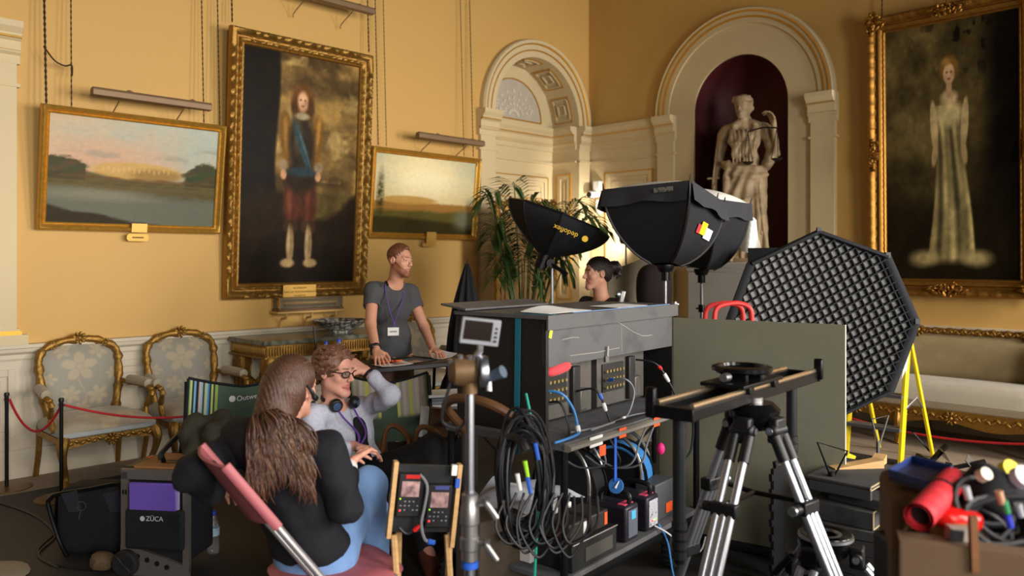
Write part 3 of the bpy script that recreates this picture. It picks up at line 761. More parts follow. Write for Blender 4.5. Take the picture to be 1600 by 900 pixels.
# ---------------------------------------------------------------- gilt furniture
def damask(U, T, bg=(152, 146, 132), fg=(188, 170, 138), sx=1., sy=1., ph=0.):
    m = np.zeros(len(U))
    for (cx, cy, R, k, rot) in ((.48, .66, .23, 5, 1.57), (.25, .9, .12, 5, .6), (.76, .88, .13, 5, .9), (.33, .26, .14, 6, .3), (.72, .22, .16, 6, .8), (.5, .05, .12, 5, 0), (.08, .5, .10, 5, 0), (.93, .52, .10, 5, .5)):
        x, y = (U - cx) * sx, (T - cy) * sy; r = np.hypot(x, y); a = np.arctan2(y, x) - rot
        pet = R * (.45 + .55 * np.abs(np.cos(a * k / 2))) * (1 + .06 * np.cos(a * 40)); m = np.maximum(m, np.clip((pet - r) * 60, 0, 1) * (1 - .5 * np.clip(1 - np.abs(r - R * .22) / .015, 0, 1)) * (1 - .4 * (np.abs(np.sin(a * k / 2)) > .97)))
    m = np.maximum(m, np.clip((.012 - np.abs(U - .5 - .05 * np.sin(T * 9))) * 120, 0, 1) * (T < .5))
    return mixc(np.tile(np.array(bg, float), (len(U), 1)), np.tile(np.array(fg, float), (len(U), 1)), m * .7)
SILK = mat('damask_silk', (0, 0, 0), .5, attr='Col', var=.08, scale=120, spec=.3, sheen=.3)
SILKP = mat('plain_silk', (160, 148, 126), .5, var=.14, scale=18, sheen=.3)
def carved_tube(mb, pts, r, amp=.25, fr=90, seg=8, sq=1):
    n = len(pts); rr = [r * (1 + amp * math.sin(i * fr / 10.)) * (1 + .15 * math.sin(i * 2.3)) for i in range(n)]
    return mb.tube(pts, rr, seg, sq=sq)
def rosette(mb, c, R, out=(0, -1, 0), n=9):
    rr = random.Random(int(c[0] * 1000)); q = V((0, 0, 1)).rotation_difference(V(out))
    for k in range(n):
        a = 2 * math.pi * k / n; p = V(c) + q @ V((R * .6 * math.cos(a), R * .6 * math.sin(a), .0))
        mb.ell(p, (R * .42, R * .2, R * .3), q.to_matrix() @ Euler((0, -.4, a)).to_matrix(), seg=8, rings=5)
    mb.ell(c, R * .34, seg=8, rings=5)
def gilt_armchair(label, loc, rz, group):
    t = thing('gilt_armchair', label, 'armchair', loc, rz, group)
    w, hw = .66, .33; zs = .40
    # back pad: face and frame, leaning back
    def bk(x, z, y=0): return V((x, .24 + (z - .42) * .16 + y, z))
    def hwid(z): # half width of the back opening at z
        return .225 + .045 * math.sin(min(1, (z - .46) / .36) * 1.5) if z < .86 else .27 * math.sqrt(max(0, 1 - ((z - .86) / .16) ** 2.4))
    def padf(a, b):
        z = .47 + b * .525; x = (a - .5) * 2 * (hwid(z) + .0)
        return bk(x, z, -.015 - .045 * (1 - (2 * a - 1) ** 4) * (1 - (2 * b - 1) ** 4))
    painted('backrest', padf, lambda U, T: damask(U, T, sx=.9, sy=1.), 70, 80, SILK, t)
    mb = MB().grid(lambda a, b: bk((a - .5) * 2 * hwid(.47 + b * .525), .47 + b * .525, .03), 12, 16); mb.build('back_cover', SILKP, t)
    z_ = [.46 + .40 * i / 14 for i in range(15)]
    top = [bk(.285 * math.cos(a) if abs(math.cos(a)) < .999 else .285 * math.cos(a), .86 + .165 * math.sin(a) ** .8) for a in np.linspace(.05, math.pi - .05, 25)]
    path = [bk(hwid(z) + .015, z) for z in z_] + top + [bk(-hwid(z) - .015, z) for z in z_[::-1]]
    path = [p + V((0, -.035, .004)) for p in path]; fr = carved_tube(MB(), path, .030, .18, 14, 10); 
    carved_tube(fr, [bk(-.24 + .48 * i / 20, .455) for i in range(21)], .022, .2, 14)
    for a, R in ((math.pi / 2, .055), (.85, .035), (math.pi - .85, .035)): rosette(fr, bk(.285 * math.cos(a), .86 + .165 * math.sin(a) ** .8 + (.012 if R > .05 else 0), -.055), R)
    fr.build('back_frame', GILTD, t)
    def seatf(a, b):
        x = (a - .5) * w * (.92 + .08 * (1 - b)); y = -.30 + b * .55; e = (1 - abs(2 * a - 1) ** 5) * (1 - abs(2 * b - 1) ** 5)
        return (x, y - .02 * (1 - (2 * a - 1) ** 2) * (b < .02), zs + .015 + .085 * e ** .5)
    st = painted('seat', seatf, lambda U, T: damask(U, T, (172, 160, 138), (206, 184, 148)), 60, 50, SILK, t)
    MB().hexa((-hw, -.30, zs - .03), (hw, -.30, zs - .03), (hw * .92, .25, zs - .03), (-hw * .92, .25, zs - .03), (0, 0, .055)).build('seat_edge', mat('pale_blue_silk', (168, 172, 170), .5, var=.1), t, bevel=.012)
    ap = MB()
    n = 26
    for s in range(n):
        a, b = s / n, (s + 1) / n
        dz = lambda q: .03 + .035 * abs(math.cos(q * math.pi)) ** 1.5 + (.03 if abs(q - .5) < .07 else 0)
        ap.hexa((-hw + a * w, -.31, zs - .03), (-hw + b * w, -.31, zs - .03), (-hw + b * w, -.31, zs - .03 - dz(b)), (-hw + a * w, -.31, zs - .03 - dz(a)), (0, .025, 0))
    for k in range(17):
        x = -hw + .02 + k * w / 17.; ap.ell((x, -.315, zs - .05 - .01 * (k % 2)), (.022, .014, .014), (0, .6 * (-1) ** k, 0), seg=8, rings=5)
    rosette(ap, (0, -.325, zs - .065), .05)
    for s in (-1, 1): ap.hexa((s * hw, -.3, zs - .03), (s * hw * .93, .25, zs - .03), (s * hw * .93, .25, zs - .075), (s * hw, -.3, zs - .075), (-s * .022, 0, 0))
    ap.build('seat_rail', GILTD, t)
    for sx in (-1, 1):
        x = sx * (hw - .02)
        MB().tube(spline([(x, -.29, zs - .02), (x * 1.06, -.315, zs - .10), (x * 1.02, -.30, .2), (x * .93, -.27, .09), (x * .97, -.30, .03), (x * 1.0, -.32, .0)], 7), [.038, .038, .04, .042, .042, .04, .038, .036, .033, .031, .029, .027, .026, .025, .024, .023, .022, .021, .02, .019, .018, .018, .018, .018, .019, .02, .022, .024, .026, .028, .03, .03, .03, .028, .026, .024][:36], 10).build('leg', GILTD, t)
        MB().tube(spline([(x * .93, .25, zs), (x * .93, .265, .2), (x * .95, .31, .0)], 7), .02, 8).build('leg', GILTD, t)
        arm = MB(); carved_tube(arm, spline([bk(sx * .275, .68), V((sx * .33, .12, .665)), V((sx * .36, -.05, .655)), V((sx * .355, -.14, .64)), V((sx * .35, -.17, .60)), V((sx * .335, -.11, .50)), V((sx * .325, -.14, .40))], 7), .02, .15, 12)
        a_ = arm.build('armrest', GILTD, t)
        MB().tube(spline([(sx * .318, .17, .69), (sx * .34, .05, .69), (sx * .36, -.06, .68), (sx * .358, -.11, .675)], 5), [.02] + [.036] * 14 + [.02], 10).build('arm_pad', SILKP, a_)
    t.scale = (1, 1, .97); return t
g0 = gilt_armchair('gilt armchair with floral damask back, behind the black rope stanchions at far left', WL(6.19, .36, .0), L45 + .06, 'gilt armchairs along the left wall')
dup(g0, WL(5.42, .36, 0), L45 + .04, 'gilt armchair with floral damask back, behind the striped folding chair and beside the console table', None)
dup(g0, WL(3.03, .37, 0), L45, 'gilt armchair against the wall behind the standing man in grey', None)

# console table with marble top
MARB = mat('dark_green_marble', (44, 50, 40), .25, var=.2, col2=(120, 118, 100), scale=14, thr=(.45, .75), spec=.5)
ct = thing('console_table', 'carved gilt console table with a dark marble top against the left wall, between the armchairs', 'table', WL(4.28, 0, 0), L45)
cw = .72
MB().box((0, -.36, .915), (2 * cw, .68, .04)).build('table_top', MARB, ct, bevel=.006)
ap = MB().box((0, -.35, .845), (2 * cw - .06, .62, .10)); n = 56
for k in range(n): x = -cw + .04 + k * (2 * cw - .08) / (n - 1); ap.ell((x, -.662, .84), (.009, .012, .042), seg=8, rings=5)
for s in (-1, 1):
    for k in range(24): ap.ell((s * (cw - .03), -.64 + k * .025, .84), (.012, .008, .042), seg=8, rings=5)
ap.box((0, -.35, .79), (2 * cw - .03, .65, .015)); ap.build('frieze', GILTD, ct, ang=30)
for sx in (-1, 1):
    for y in (-.60, -.11):
        lg = MB(); x = sx * (cw - .10)
        lg.tube([(x, y, .785), (x, y, .70), (x, y, .62), (x, y, .3), (x, y, .12), (x, y, .08), (x, y, .0)], [.07, .085, .06, .045, .035, .055, .06], 12)
        for k in range(8):
            a = k * math.pi / 4; lg.tube([(x + .07 * math.cos(a), y + .07 * math.sin(a), .74), (x + .062 * math.cos(a), y + .062 * math.sin(a), .6), (x + .042 * math.cos(a), y + .042 * math.sin(a), .25)], [.016, .014, .008], 6)
        lg.build('leg', GILTD, ct)
sw = MB()
for (a, b) in (((-cw + .12, -.6), (cw - .12, -.6)), ((-cw + .1, -.56), (-cw + .1, -.1)), ((cw - .1, -.56), (cw - .1, -.1))):
    pts = sag((a[0], a[1], .74), (b[0], b[1], .74), .2, 26)
    for k, p in enumerate(pts): sw.ell(p, .028 + .012 * math.sin(k * 1.9), seg=8, rings=5); sw.ell(p + V((.01, -.01, -.03)), .02, seg=6, rings=4)
sw.build('swag', GILTD, ct)
# blue and white dish
DISH = mat('blue_white_glaze', (206, 200, 182), .3, col2=(84, 88, 96), scale=32, thr=(.48, .56), spec=.5)
dd = WL(4.08, .40, .935)
tag(MB().lathe([(.09, 0), (.10, .0), (.105, .02), (.14, .035), (.20, .075), (.24, .105), (.26, .112), (.262, .118), (.235, .112), (.19, .08), (.13, .045), (.0, .035)], dd, seg=40).build('footed_dish', DISH), 'wide blue and white footed dish on the marble console table', 'dish')
# wall bracket with display case
sh = thing('wall_shelf', 'narrow pale wall shelf on scrolled brackets under the tall portrait', 'shelf', WL(4.23, 0, 1.115), L45)
SHELFM = mat('shelf_paint', (206, 166, 96), .5, var=.06)
MB().box((0, -.085, .01), (.72, .17, .02)).build('board', SHELFM, sh, bevel=.003)
for x in (-.26, -.0, .26): MB().tube(spline([(x, -.15, 0), (x, -.13, -.04), (x, -.05, -.06), (x, -.03, -.13), (x, -.005, -.15)], 5), .012, 6).build('bracket', SHELFM, sh)
dc = thing('display_case', 'long glass display case holding a brass tube, on the narrow wall shelf', 'display case', WL(4.23, .085, 1.136), L45)
MB().box((0, 0, .01), (.68, .14, .02)).build('base', BROWN, dc)
MB().tube([(-.28, 0, .07), (.28, 0, .07)], .03, 14).build('tube', GILT, dc)
ed = MB()
for s in (-1, 1):
    for y in (-.065, .065): ed.tube([(-.335, y, .125), (.335, y, .125)], .004, 6); ed.tube([(s * .335, y, .02), (s * .335, y, .125)], .004, 6)
    ed.tube([(s * .335, -.065, .125), (s * .335, .065, .125)], .004, 6)
ed.build('case_edge', GILTP, dc)
g_ = MB().box((0, 0, .0725), (.666, .126, .10)); g_.build('pane', GLASS, dc, smooth=False)

# sofa along the right wall
sf = thing('gilt_sofa', 'long gilt framed sofa in pale damask against the right wall under the pale dress portrait', 'sofa', WR(4.75, 0, 0), R45)
SW = 1.75
painted('backrest', lambda a, b: ((a - .5) * 2 * SW, -.17 - .05 * (1 - (2 * b - 1) ** 4) + .07 * b, .50 + .42 * b), lambda U, T: damask((U * 5) % 1, T, (158, 138, 100), (166, 146, 108), 1, 1), 150, 24, SILK, sf)
def sseat(a, b):
    e = (1 - abs(2 * b - 1) ** 6); return ((a - .5) * 2 * SW, -.86 + .70 * b, .40 + .15 * e ** .6 * (1 - abs(2 * a - 1) ** 30))
painted('seat', sseat, lambda U, T: damask((U * 4) % 1, T, (176, 166, 148), (190, 180, 160)), 150, 24, SILK, sf)
MB().box((0, -.5, .37), (2 * SW, .72, .08)).build('seat_edge', SILKP, sf, bevel=.02)
fr = MB(); carved_tube(fr, [(-SW + 2 * SW * i / 160, -.10, .945) for i in range(161)], .03, .15, 12, 8)
for k in range(120): fr.ell((-SW + 2 * SW * k / 119, -.135, .945 + .008 * math.sin(k * 2.1)), (.022, .01, .011), (0, .7 * (-1) ** k, 0), seg=7, rings=4)
for x in (-.62, .28, 1.1, -1.4): rosette(fr, (x, -.135, .95), .065)
fr.build('back_frame', GILTD, sf)
rl = MB()
for k in range(90):
    a, b = k / 90, (k + 1) / 90; dz = lambda q: .09 + .05 * abs(math.sin(q * math.pi * 4.5)) ** 2
    rl.hexa((-SW + a * 2 * SW, -.875, .34), (-SW + b * 2 * SW, -.875, .34), (-SW + b * 2 * SW, -.875, .34 - dz(b)), (-SW + a * 2 * SW, -.875, .34 - dz(a)), (0, .025, 0))
for k in range(100): rl.ell((-SW + 2 * SW * k / 99, -.88, .29 + .012 * math.sin(k * 1.7)), (.026, .012, .012), (0, .7 * (-1) ** k, 0), seg=7, rings=4)
for x in (-.9, -.12, .66, 1.4): rosette(rl, (x, -.885, .28), .06)
rl.build('seat_rail', GILTD, sf)
for x in (-1.68, -.55, .55, 1.68):
    MB().tube(spline([(x, -.85, .3), (x, -.88, .2), (x, -.84, .1), (x, -.87, 0)], 5), .032, 8).build('leg', GILTD, sf)
    MB().tube([(x, -.12, .36), (x, -.08, 0)], .025, 8).build('leg', GILTD, sf)
cu = MB()
cu.ell((0, 0, 0), (.23, .075, .23), None, 28, 16, .55, .55)
c0 = sf.location + Euler((0, 0, R45)).to_matrix() @ V((.62, -.30, .735))
co = cu.build('cushion', mat('green_damask', (112, 114, 92), .6, col2=(150, 142, 112), scale=9, thr=(.45, .55), sheen=.3)); co.location = c0; co.rotation_euler = (-.25, .05, R45 + .15)
tag(co, 'square green damask cushion standing at the right on the gilt sofa', 'cushion')
# ---------------------------------------------------------------- people
SKIN = mat('skin', (0, 0, 0), .5, attr='Col', var=.05, scale=50, spec=.35)
def frame3(f, up=(0, 0, 1)):     # columns: right, forward, up
    f = V(f).normalized(); r = f.cross(V(up)).normalized(); return Matrix((r, f, r.cross(f))).transposed()
def head(B, c, f, skin, lip, up=(0, 0, 1), s=1., brow=(90, 64, 44), male=False, gaze=0., stubble=None, smile=0.):
    M = frame3(f, up); c = V(c)
    P = lambda x, y, z: c + M @ V((x * s, y * s, z * s))
    MM = M
    B.ell(P(0, -.012, .032), (.074 * s, .094 * s, .086 * s), MM, .02, skin)
    B.ell(P(0, .024, -.025), (.060 * s, .066 * s, .088 * s), MM, .03, skin)
    jw = .052 if male else .046
    for x in (-1, 1):
        B.cap(P(x * jw, .0, -.055), P(x * .016, .072, -.100), .021 * s, .018 * s, .025, skin)
        B.ell(P(x * .038, .058, -.022), (.021 * s, .021 * s, .02 * s), MM, .02, skin)
        B.cap(P(x * .044, .070, .026), P(x * .010, .084, .022), .010 * s, .010 * s, .014, skin)
    B.ell(P(0, .076, -.102), .019 * s, None, .02, skin)
    B.cap(P(0, .084, .016), P(0, .110, -.026), .0075 * s, .0115 * s, .012, skin)
    for x in (-1, 1): B.ell(P(x * .011, .100, -.032), .008 * s, None, .006, skin)
    for x in (-1, 1):
        B.ell(P(x * .031, .100, .004), (.017 * s, .016 * s, .011 * s), MM, .012, skin, -1)
        B.ell(P(x * .031, .077, .003), .0125 * s, None, .001, skin)
        B.ell(P(x * .031, .090, .002), (.0105 * s, .008 * s, .0034 * s), MM, 0, (216, 206, 198), 0)
        B.cap(P(x * .044, .080, .010), P(x * .020, .088, .011), .0045 * s, .0045 * s, .003, skin)
        B.cap(P(x * .043, .081, -.007), P(x * .020, .087, -.007), .0035 * s, .0035 * s, .003, skin)
        B.ell(P(x * .031 + gaze, .0895, .0035), .0058 * s, None, 0, (50, 38, 28), 0)
        B.cap(P(x * .048, .083, .028), P(x * .014, .096, .026), .0055 * s, .0055 * s, 0, brow, 0)
        B.ell(P(x * .077, -.008, -.004), (.011 * s, .020 * s, .031 * s), MM, .006, skin)
        B.ell(P(x * .086, -.004, -.002), (.008 * s, .010 * s, .018 * s), MM, .005, skin, -1)
    w = .024 + .006 * smile
    for x in (-1, 1):
        B.cap(P(x * w, .080, -.064 + .006 * smile), P(0, .093, -.061), .0036 * s, .0048 * s, .004, lip)
        B.cap(P(x * w, .080, -.067 + .006 * smile), P(0, .092, -.072), .0036 * s, .0054 * s, .004, lip)
    if smile: B.cap(P(-.015, .094, -.0665), P(.015, .094, -.0665), .0028, .0028, 0, (235, 228, 220), 0)
    if stubble:
        for x in (-1, 1): B.cap(P(x * .062, .01, -.04), P(x * .02, .085, -.105), .030 * s, .026 * s, 0, stubble, 0)
        B.cap(P(-.02, .098, -.050), P(.02, .098, -.050), .007, .007, 0, stubble, 0)
        for x in (-1, 1): B.cap(P(x * w, .085, -.0655), P(0, .095, -.066), .0075, .008, 0, lip, 0)
    return P, M
def hand(B, wrist, d, n, skin, side=1, s=1., curl=(.25, .3, .35, .4), thumb=.5, spread=.09, nail=(222, 176, 160)):
    """d fingers' direction, n palm normal (towards what is touched), side=+1 thumb towards d x n"""
    d = V(d).normalized(); n = V(n); n = (n - d * n.dot(d)).normalized(); t = d.cross(n) * side
    w = V(wrist)
    for k in range(4):
        o = (1.5 - k) * .019 * s
        kn = w + d * (.092 - .006 * abs(k - 1)) * s + t * o
        B.cap(w + t * o * .6 + d * .012, kn, .0150 * s, .0115 * s, .012, skin)
        L = (.041, .046, .043, .033)[k] * s; p = kn; ang = 0.; c = curl[k]
        dd = (d + t * (1.5 - k) * spread).normalized()
        for q in range(3):
            ang += c * (1.0, 1.1, .7)[q]; v = dd * math.cos(ang) + n * math.sin(ang); e = p + v * L * (1, .72, .55)[q]
            B.cap(p, e, (.0098 - .0012 * q) * s, (.0090 - .0014 * q) * s, .004, skin); p = e
        B.ell(p - n * .005, .004 * s, None, 0, nail, 0)
    a = w + d * .028 * s + t * .022 * s; b = a + (d * .55 + t * .75 + n * thumb * .5).normalized() * .042 * s
    c_ = b + (d * .9 + t * .25 + n * thumb * .6).normalized() * .033 * s; e = c_ + (d * .95 + n * thumb * .5).normalized() * .026 * s
    B.cap(a, b, .016 * s, .0125 * s, .012, skin); B.cap(b, c_, .0125 * s, .0105 * s, .005, skin); B.cap(c_, e, .0105 * s, .0085 * s, .004, skin)
def fold_disp(amp, f=(16, 16, 26), ph=0.):
    return lambda v, n: amp * (np.sin(v[:, 2] * f[2] + 3 * np.sin(v[:, 0] * f[0] + ph) + 2 * np.sin(v[:, 1] * f[1])) * .6 + (fbm((v[:, 0] + v[:, 1]) * 12 + 5, v[:, 2] * 14) - .47) * 2)
def cloth(name, col, **k): return mat(name, col, k.pop('rough', .85), bump=k.pop('bump', .2), bscale=k.pop('bscale', 260), var=k.pop('var', .12), scale=k.pop('scale', 18), **k)
HAIRB = lambda n, c, c2: mat(n, c, .42, col2=c2, scale=22, stretch=(3, 3, .5), bump=.5, bscale=90, spec=.5, var=.3)

# --- the standing man behind the table
def man():
    sk, lip = (206, 148, 120), (178, 108, 94)
    hd = at(625, 408, 6.18); nk = at(616, 447, 6.24); ch = at(610, 478, 6.30); be = at(611, 525, 6.34); pv = at(612, 556, 6.37)
    sR, sL = at(582, 455, 6.14), at(640, 457, 6.42); eR, eL = at(579, 507, 5.97), at(663, 512, 6.36); wR, wL = at(588, 548, 5.74), at(676, 545, 6.16)
    B = Blob(.03)
    P, M = head(B, hd, (.84, -.54, -.02), sk, lip, up=(.10, .05, 1), s=1.03, brow=(120, 78, 48), male=True, stubble=(136, 84, 58), gaze=.003)
    B.cap(P(0, -.02, -.07), nk + V((0, .02, -.02)), .056, .060, .03, sk)
    body = [(pv, (.165, .115, .12)), (be, (.145, .105, .13)), (ch, (.165, .115, .15))]
    Mb = frame3((.5, -.86, 0))
    for c, r in body: B.ell(c, r, Mb, .06, sk)
    B.cap(sR, sL, .055, .055, .05, sk)
    for s_ in (sR, sL): B.cap(nk + V((0, .01, -.01)), s_.lerp(nk, .3), .045, .045, .05, sk)
    for s_, e_, w_ in ((sR, eR, wR), (sL, eL, wL)): B.cap(s_, e_, .050, .041, .03, sk); B.cap(e_, w_, .041, .029, .02, sk)
    hand(B, wR, at(600, 572, 5.56) - wR, (0.1, .1, -1), sk, 1, 1.05, (.15, .18, .2, .22), .4, .14)
    hand(B, wL, at(697, 556, 6.0) - wL, (0, 0, -1), sk, -1, 1.05, (.28, .3, .32, .36), .4, .12)
    lf = V((.86, .5, 0))
    ft = []
    for s in (-1, 1):
        hp = pv + lf * .09 * s + V((0, 0, -.05)); kn = V((hp.x + .02, hp.y - .02, .49)); an = V((hp.x, hp.y + .02, .09))
        B.cap(hp, kn, .082, .056, .05, sk); B.cap(kn, an, .056, .040, .03, sk); B.cap(an - V((0, 0, .04)), an + V((.06, -.15, -.055)), .04, .034, .02, sk); ft.append((hp, kn, an))
    o = B.build('person', SKIN, .0040, base=sk)
    tag(o, 'standing bearded man in a grey T-shirt leaning with both hands on the black table', 'person')
    T = Blob(.05)
    for c, r in body[1:]: T.ell(c, tuple(x + .016 for x in r), Mb, .07)
    T.ell(pv + V((0, 0, .03)), (.172, .122, .10), Mb, .07)
    T.cap(sR, sL, .062, .062, .05)
    for s_ in (sR, sL): T.cap(nk + V((0, .01, -.03)), s_.lerp(nk, .25), .058, .06, .05)
    T.cap(nk + V((0, 0, -.05)), nk + V((0, .01, -.085)), .075, .09, .05)
    T.cap(sR, sR.lerp(eR, .42), .066, .068, .03); T.cap(sL, sL.lerp(eL, .42), .066, .068, .03)
    T.ell(nk + V((.03, -.05, .02)), (.07, .07, .05), None, .01, None, -1)
    for s_, e_ in ((sR, eR), (sL, eL)): T.ell(s_.lerp(e_, .56), (.07, .07, .045), frame3(e_ - s_, (0, 1, 0)) @ Euler((math.pi / 2, 0, 0)).to_matrix(), .008, None, -1)
    T.build('t_shirt', cloth('grey_jersey', (74, 74, 76)), .009, o, disp=fold_disp(.006))
    L = Blob(.05)
    L.ell(pv + V((0, 0, -.03)), (.160, .112, .10), Mb, .05)
    for hp, kn, an in ft: L.cap(hp, kn, .095, .074, .04); L.cap(kn, an, .074, .062, .03)
    L.build('trousers', cloth('brown_cotton', (112, 84, 70)), .011, o, disp=fold_disp(.004))
    S = Blob(.02)
    for hp, kn, an in ft: S.cap(an - V((0, 0, .03)), an + V((.065, -.16, -.05)), .048, .042, .02)
    S.build('shoes', cloth('dark_leather', (50, 38, 30)), .012, o, flat=0)
    hb = Blob(.02)
    hb.ell(P(0, -.018, .045), (.080, .098, .086), M, .02); hb.cap(P(0, .060, .098), P(0, -.02, .108), .018, .026, .03)
    for x in (-1, 1): hb.cap(P(x * .07, .012, .03), P(x * .069, .018, -.02), .011, .006, .012)
    hb.ell(P(0, .085, .02), (.064, .058, .075), M, .012, None, -1); hb.ell(P(0, .0, -.10), (.12, .2, .075), M, .015, None, -1)
    for x in (-1, 1): hb.ell(P(x * .085, .0, -.01), (.02, .03, .04), M, .006, None, -1)
    hb.build('hair', HAIRB('auburn_hair', (124, 78, 48), (92, 54, 32)), .006, o, disp=lambda v, n: .003 * np.sin(v[:, 0] * 320 + v[:, 2] * 140) * np.sin(v[:, 1] * 280))
    # lanyard, badge, watch
    cs = at(617, 512, 6.13)
    PUR = mat('purple_ribbon', (112, 70, 166), .6, var=.08)
    ln = MB()
    for s, x, Y in ((-1, 604, 6.12), (1, 631, 6.24)):
        a = at(x, 441, Y + .05); b = at(x + s * 2, 452, Y); ln.tube(spline([a, b, b.lerp(cs, .5) + V((.0, -.035, 0)), cs + V((.0, -.035, .03)), cs + V((0, -.03, .0))], 6), .0075, 6, sq=.4)
    ln.build('lanyard', PUR, o)
    bd = MB().box((0, 0, 0), (.085, .004, .062)).xf(place(basis((.9, .3, 0), (-.3, .9, .12)), cs + V((-.005, -.05, -.025))))
    b = bd.build('badge', WHITE, o, smooth=False); b_ = MB().box((0, -.0027, .0), (.055, .001, .012)).xf(place(basis((.9, .3, 0), (-.3, .9, .12)), cs + V((-.005, -.05, -.025)))).build('badge_print', mat('grey_print', (150, 146, 150), .7, var=0), b)
    wt = MB(); ax = (wR - eR).normalized(); p = wR - ax * .035
    wt.lathe([(.036, -.012), (.039, -.008), (.039, .008), (.036, .012), (.030, .012), (.030, -.012)], p, ax, 20, cap=False); wt.lathe([(.0, .0), (.018, 0), (.019, .006), (.016, .012), (.0, .012)], p + V((-.02, -.028, .012)), (-.45, -.75, .4), 16)
    wt.build('wrist_watch', BLACK, o)
    mic = MB().tube([at(603, 440, 6.09), at(606, 446, 6.07)], [.012, .009], 8); mic.build('clip_microphone', BLACK, o)
man()

# --- woman with glasses, seated, hand at her brow
def glasses_woman():
    sk, lip = (212, 152, 132), (176, 100, 92)
    hd = at(524, 580, 4.0); f = V((.86, -.46, -.08))
    nk = at(522, 630, 4.05); ch = at(538, 678, 4.12); be = at(552, 722, 4.16); pv = at(560, 752, 4.2)
    sR, sL = at(488, 650, 3.93), at(566, 640, 4.22); eR, wR = at(500, 712, 3.80), at(552, 697, 3.86); eL, wL = at(611, 618, 3.99), at(572, 580, 4.03)
    B = Blob(.03)
    P, M = head(B, hd, f, sk, lip, up=(.02, .02, 1), s=.98, brow=(120, 92, 74), gaze=.001)
    B.cap(P(0, -.018, -.07), nk + V((0, .0, -.02)), .052, .056, .03, sk)
    Mb = frame3((.8, -.6, 0))
    for c, r in ((pv, (.165, .13, .12)), (be, (.14, .11, .12)), (ch, (.15, .11, .13))): B.ell(c, r, Mb, .06, sk)
    B.cap(sR, sL, .048, .048, .05, sk)
    for s_, e_, w_ in ((sR, eR, wR), (sL, eL, wL)): B.cap(s_, e_, .038, .034, .03, sk); B.cap(e_, w_, .034, .026, .02, sk)
    hand(B, wR, at(580, 700, 3.84) - wR, (.1, -.3, -1), sk, -1, .92, (.3, .35, .4, .45), .4)
    hand(B, wL, at(543, 562, 4.01) - wL, (-.35, .45, -.75), sk, 1, .95, (.30, .28, .3, .34), .5, .12)
    kR, aR = at(676, 702, 4.02), at(708, 800, 3.93); kL, aL = at(648, 735, 4.12), at(664, 848, 4.12)
    hR, hL = pv + V((-.02, -.08, 0)), pv + V((.05, .08, 0))
    for h, k, a, t in ((hR, kR, aR, (.10, -.05, -.10)), (hL, kL, aL, (.06, -.12, -.09))):
        B.cap(h, k, .075, .055, .04, sk); B.cap(k, a, .055, .036, .03, sk); B.cap(a, a + V(t), .034, .03, .02, sk)
    o = B.build('person', SKIN, .0036, base=sk)
    tag(o, 'seated woman in glasses and a pale grey cardigan, one hand at her brow', 'person')
    C = Blob(.04)
    C.ell(ch, (.166, .125, .15), Mb, .05); C.ell(be, (.162, .128, .14), Mb, .06); C.ell(pv + V((0, 0, .04)), (.175, .14, .10), Mb, .05)
    C.cap(sR, sL, .060, .060, .05); C.cap(sR, eR, .057, .050, .03); C.cap(eR, eR.lerp(wR, .78), .050, .042, .02); C.cap(sL, eL, .056, .048, .03); C.cap(eL, eL.lerp(wL, .68), .047, .041, .02)
    fr = ch + Mb @ V((.0, .13, .10))
    C.cap(fr + V((0, 0, .12)), be + Mb @ V((.015, .14, -.10)), .056, .055, .012, None, -1)
    C.cap(nk, nk + V((.03, -.02, .1)), .066, .08, .01, None, -1)
    C.build('cardigan', mat('grey_marl_knit', (206, 206, 220), .9, col2=(158, 160, 178), scale=90, bump=.4, bscale=160), .008, o, disp=fold_disp(.007))
    T = Blob(.04); T.ell(ch, (.155, .118, .13), Mb, .05); T.ell(be, (.150, .118, .14), Mb, .06); T.ell(pv + V((0, 0, .02)), (.17, .135, .11), Mb, .05)
    T.cap(nk + Mb @ V((-.03, .12, .02)), ch + Mb @ V((0, .16, .0)), .038, .015, .01, None, -1); T.cap(nk + Mb @ V((.03, .12, .02)), ch + Mb @ V((0, .16, .0)), .038, .015, .01, None, -1); T.ell(nk + V((.02, -.02, .03)), .075, None, .01, None, -1)
    T.build('top', cloth('black_jersey', (22, 20, 24)), .009, o)
    L = Blob(.04); L.ell(pv + V((0, 0, -.02)), (.17, .14, .10), Mb, .05)
    for h, k, a in ((hR, kR, aR), (hL, kL, aL)): L.cap(h, k, .092, .075, .05); L.cap(k, a, .075, .062, .03)
    L.build('trousers', cloth('black_cotton', (20, 19, 20)), .010, o, disp=fold_disp(.005))
    for a, t in ((aR, V((.11, -.06, -.11))), (aL, V((.06, -.13, -.10)))):
        S = Blob(.02); S.cap(a + V((0, 0, -.03)), a + t, .045, .043, .03); S.cap(a + V((-.02, .03, -.08)) if t.z > -.105 else a + V((0, 0, -.05)), a + t, .03, .035, .03)
        S.build('shoe', cloth('rust_suede', (96, 44, 32)), .008, o, flat=.0)
    H = Blob(.02)
    H.ell(P(0, -.02, .040), (.086, .104, .092), M, .02); H.ell(P(0, -.06, -.01), (.074, .06, .085), M, .03)
    H.ell(P(0, .088, -.02), (.066, .062, .098), M, .012, None, -1); H.ell(P(0, .03, -.10), (.12, .14, .07), M, .015, None, -1)
    for x in (-1, 1): H.ell(P(x * .085, .008, -.012), (.02, .026, .04), M, .006, None, -1)
    rr = random.Random(2)
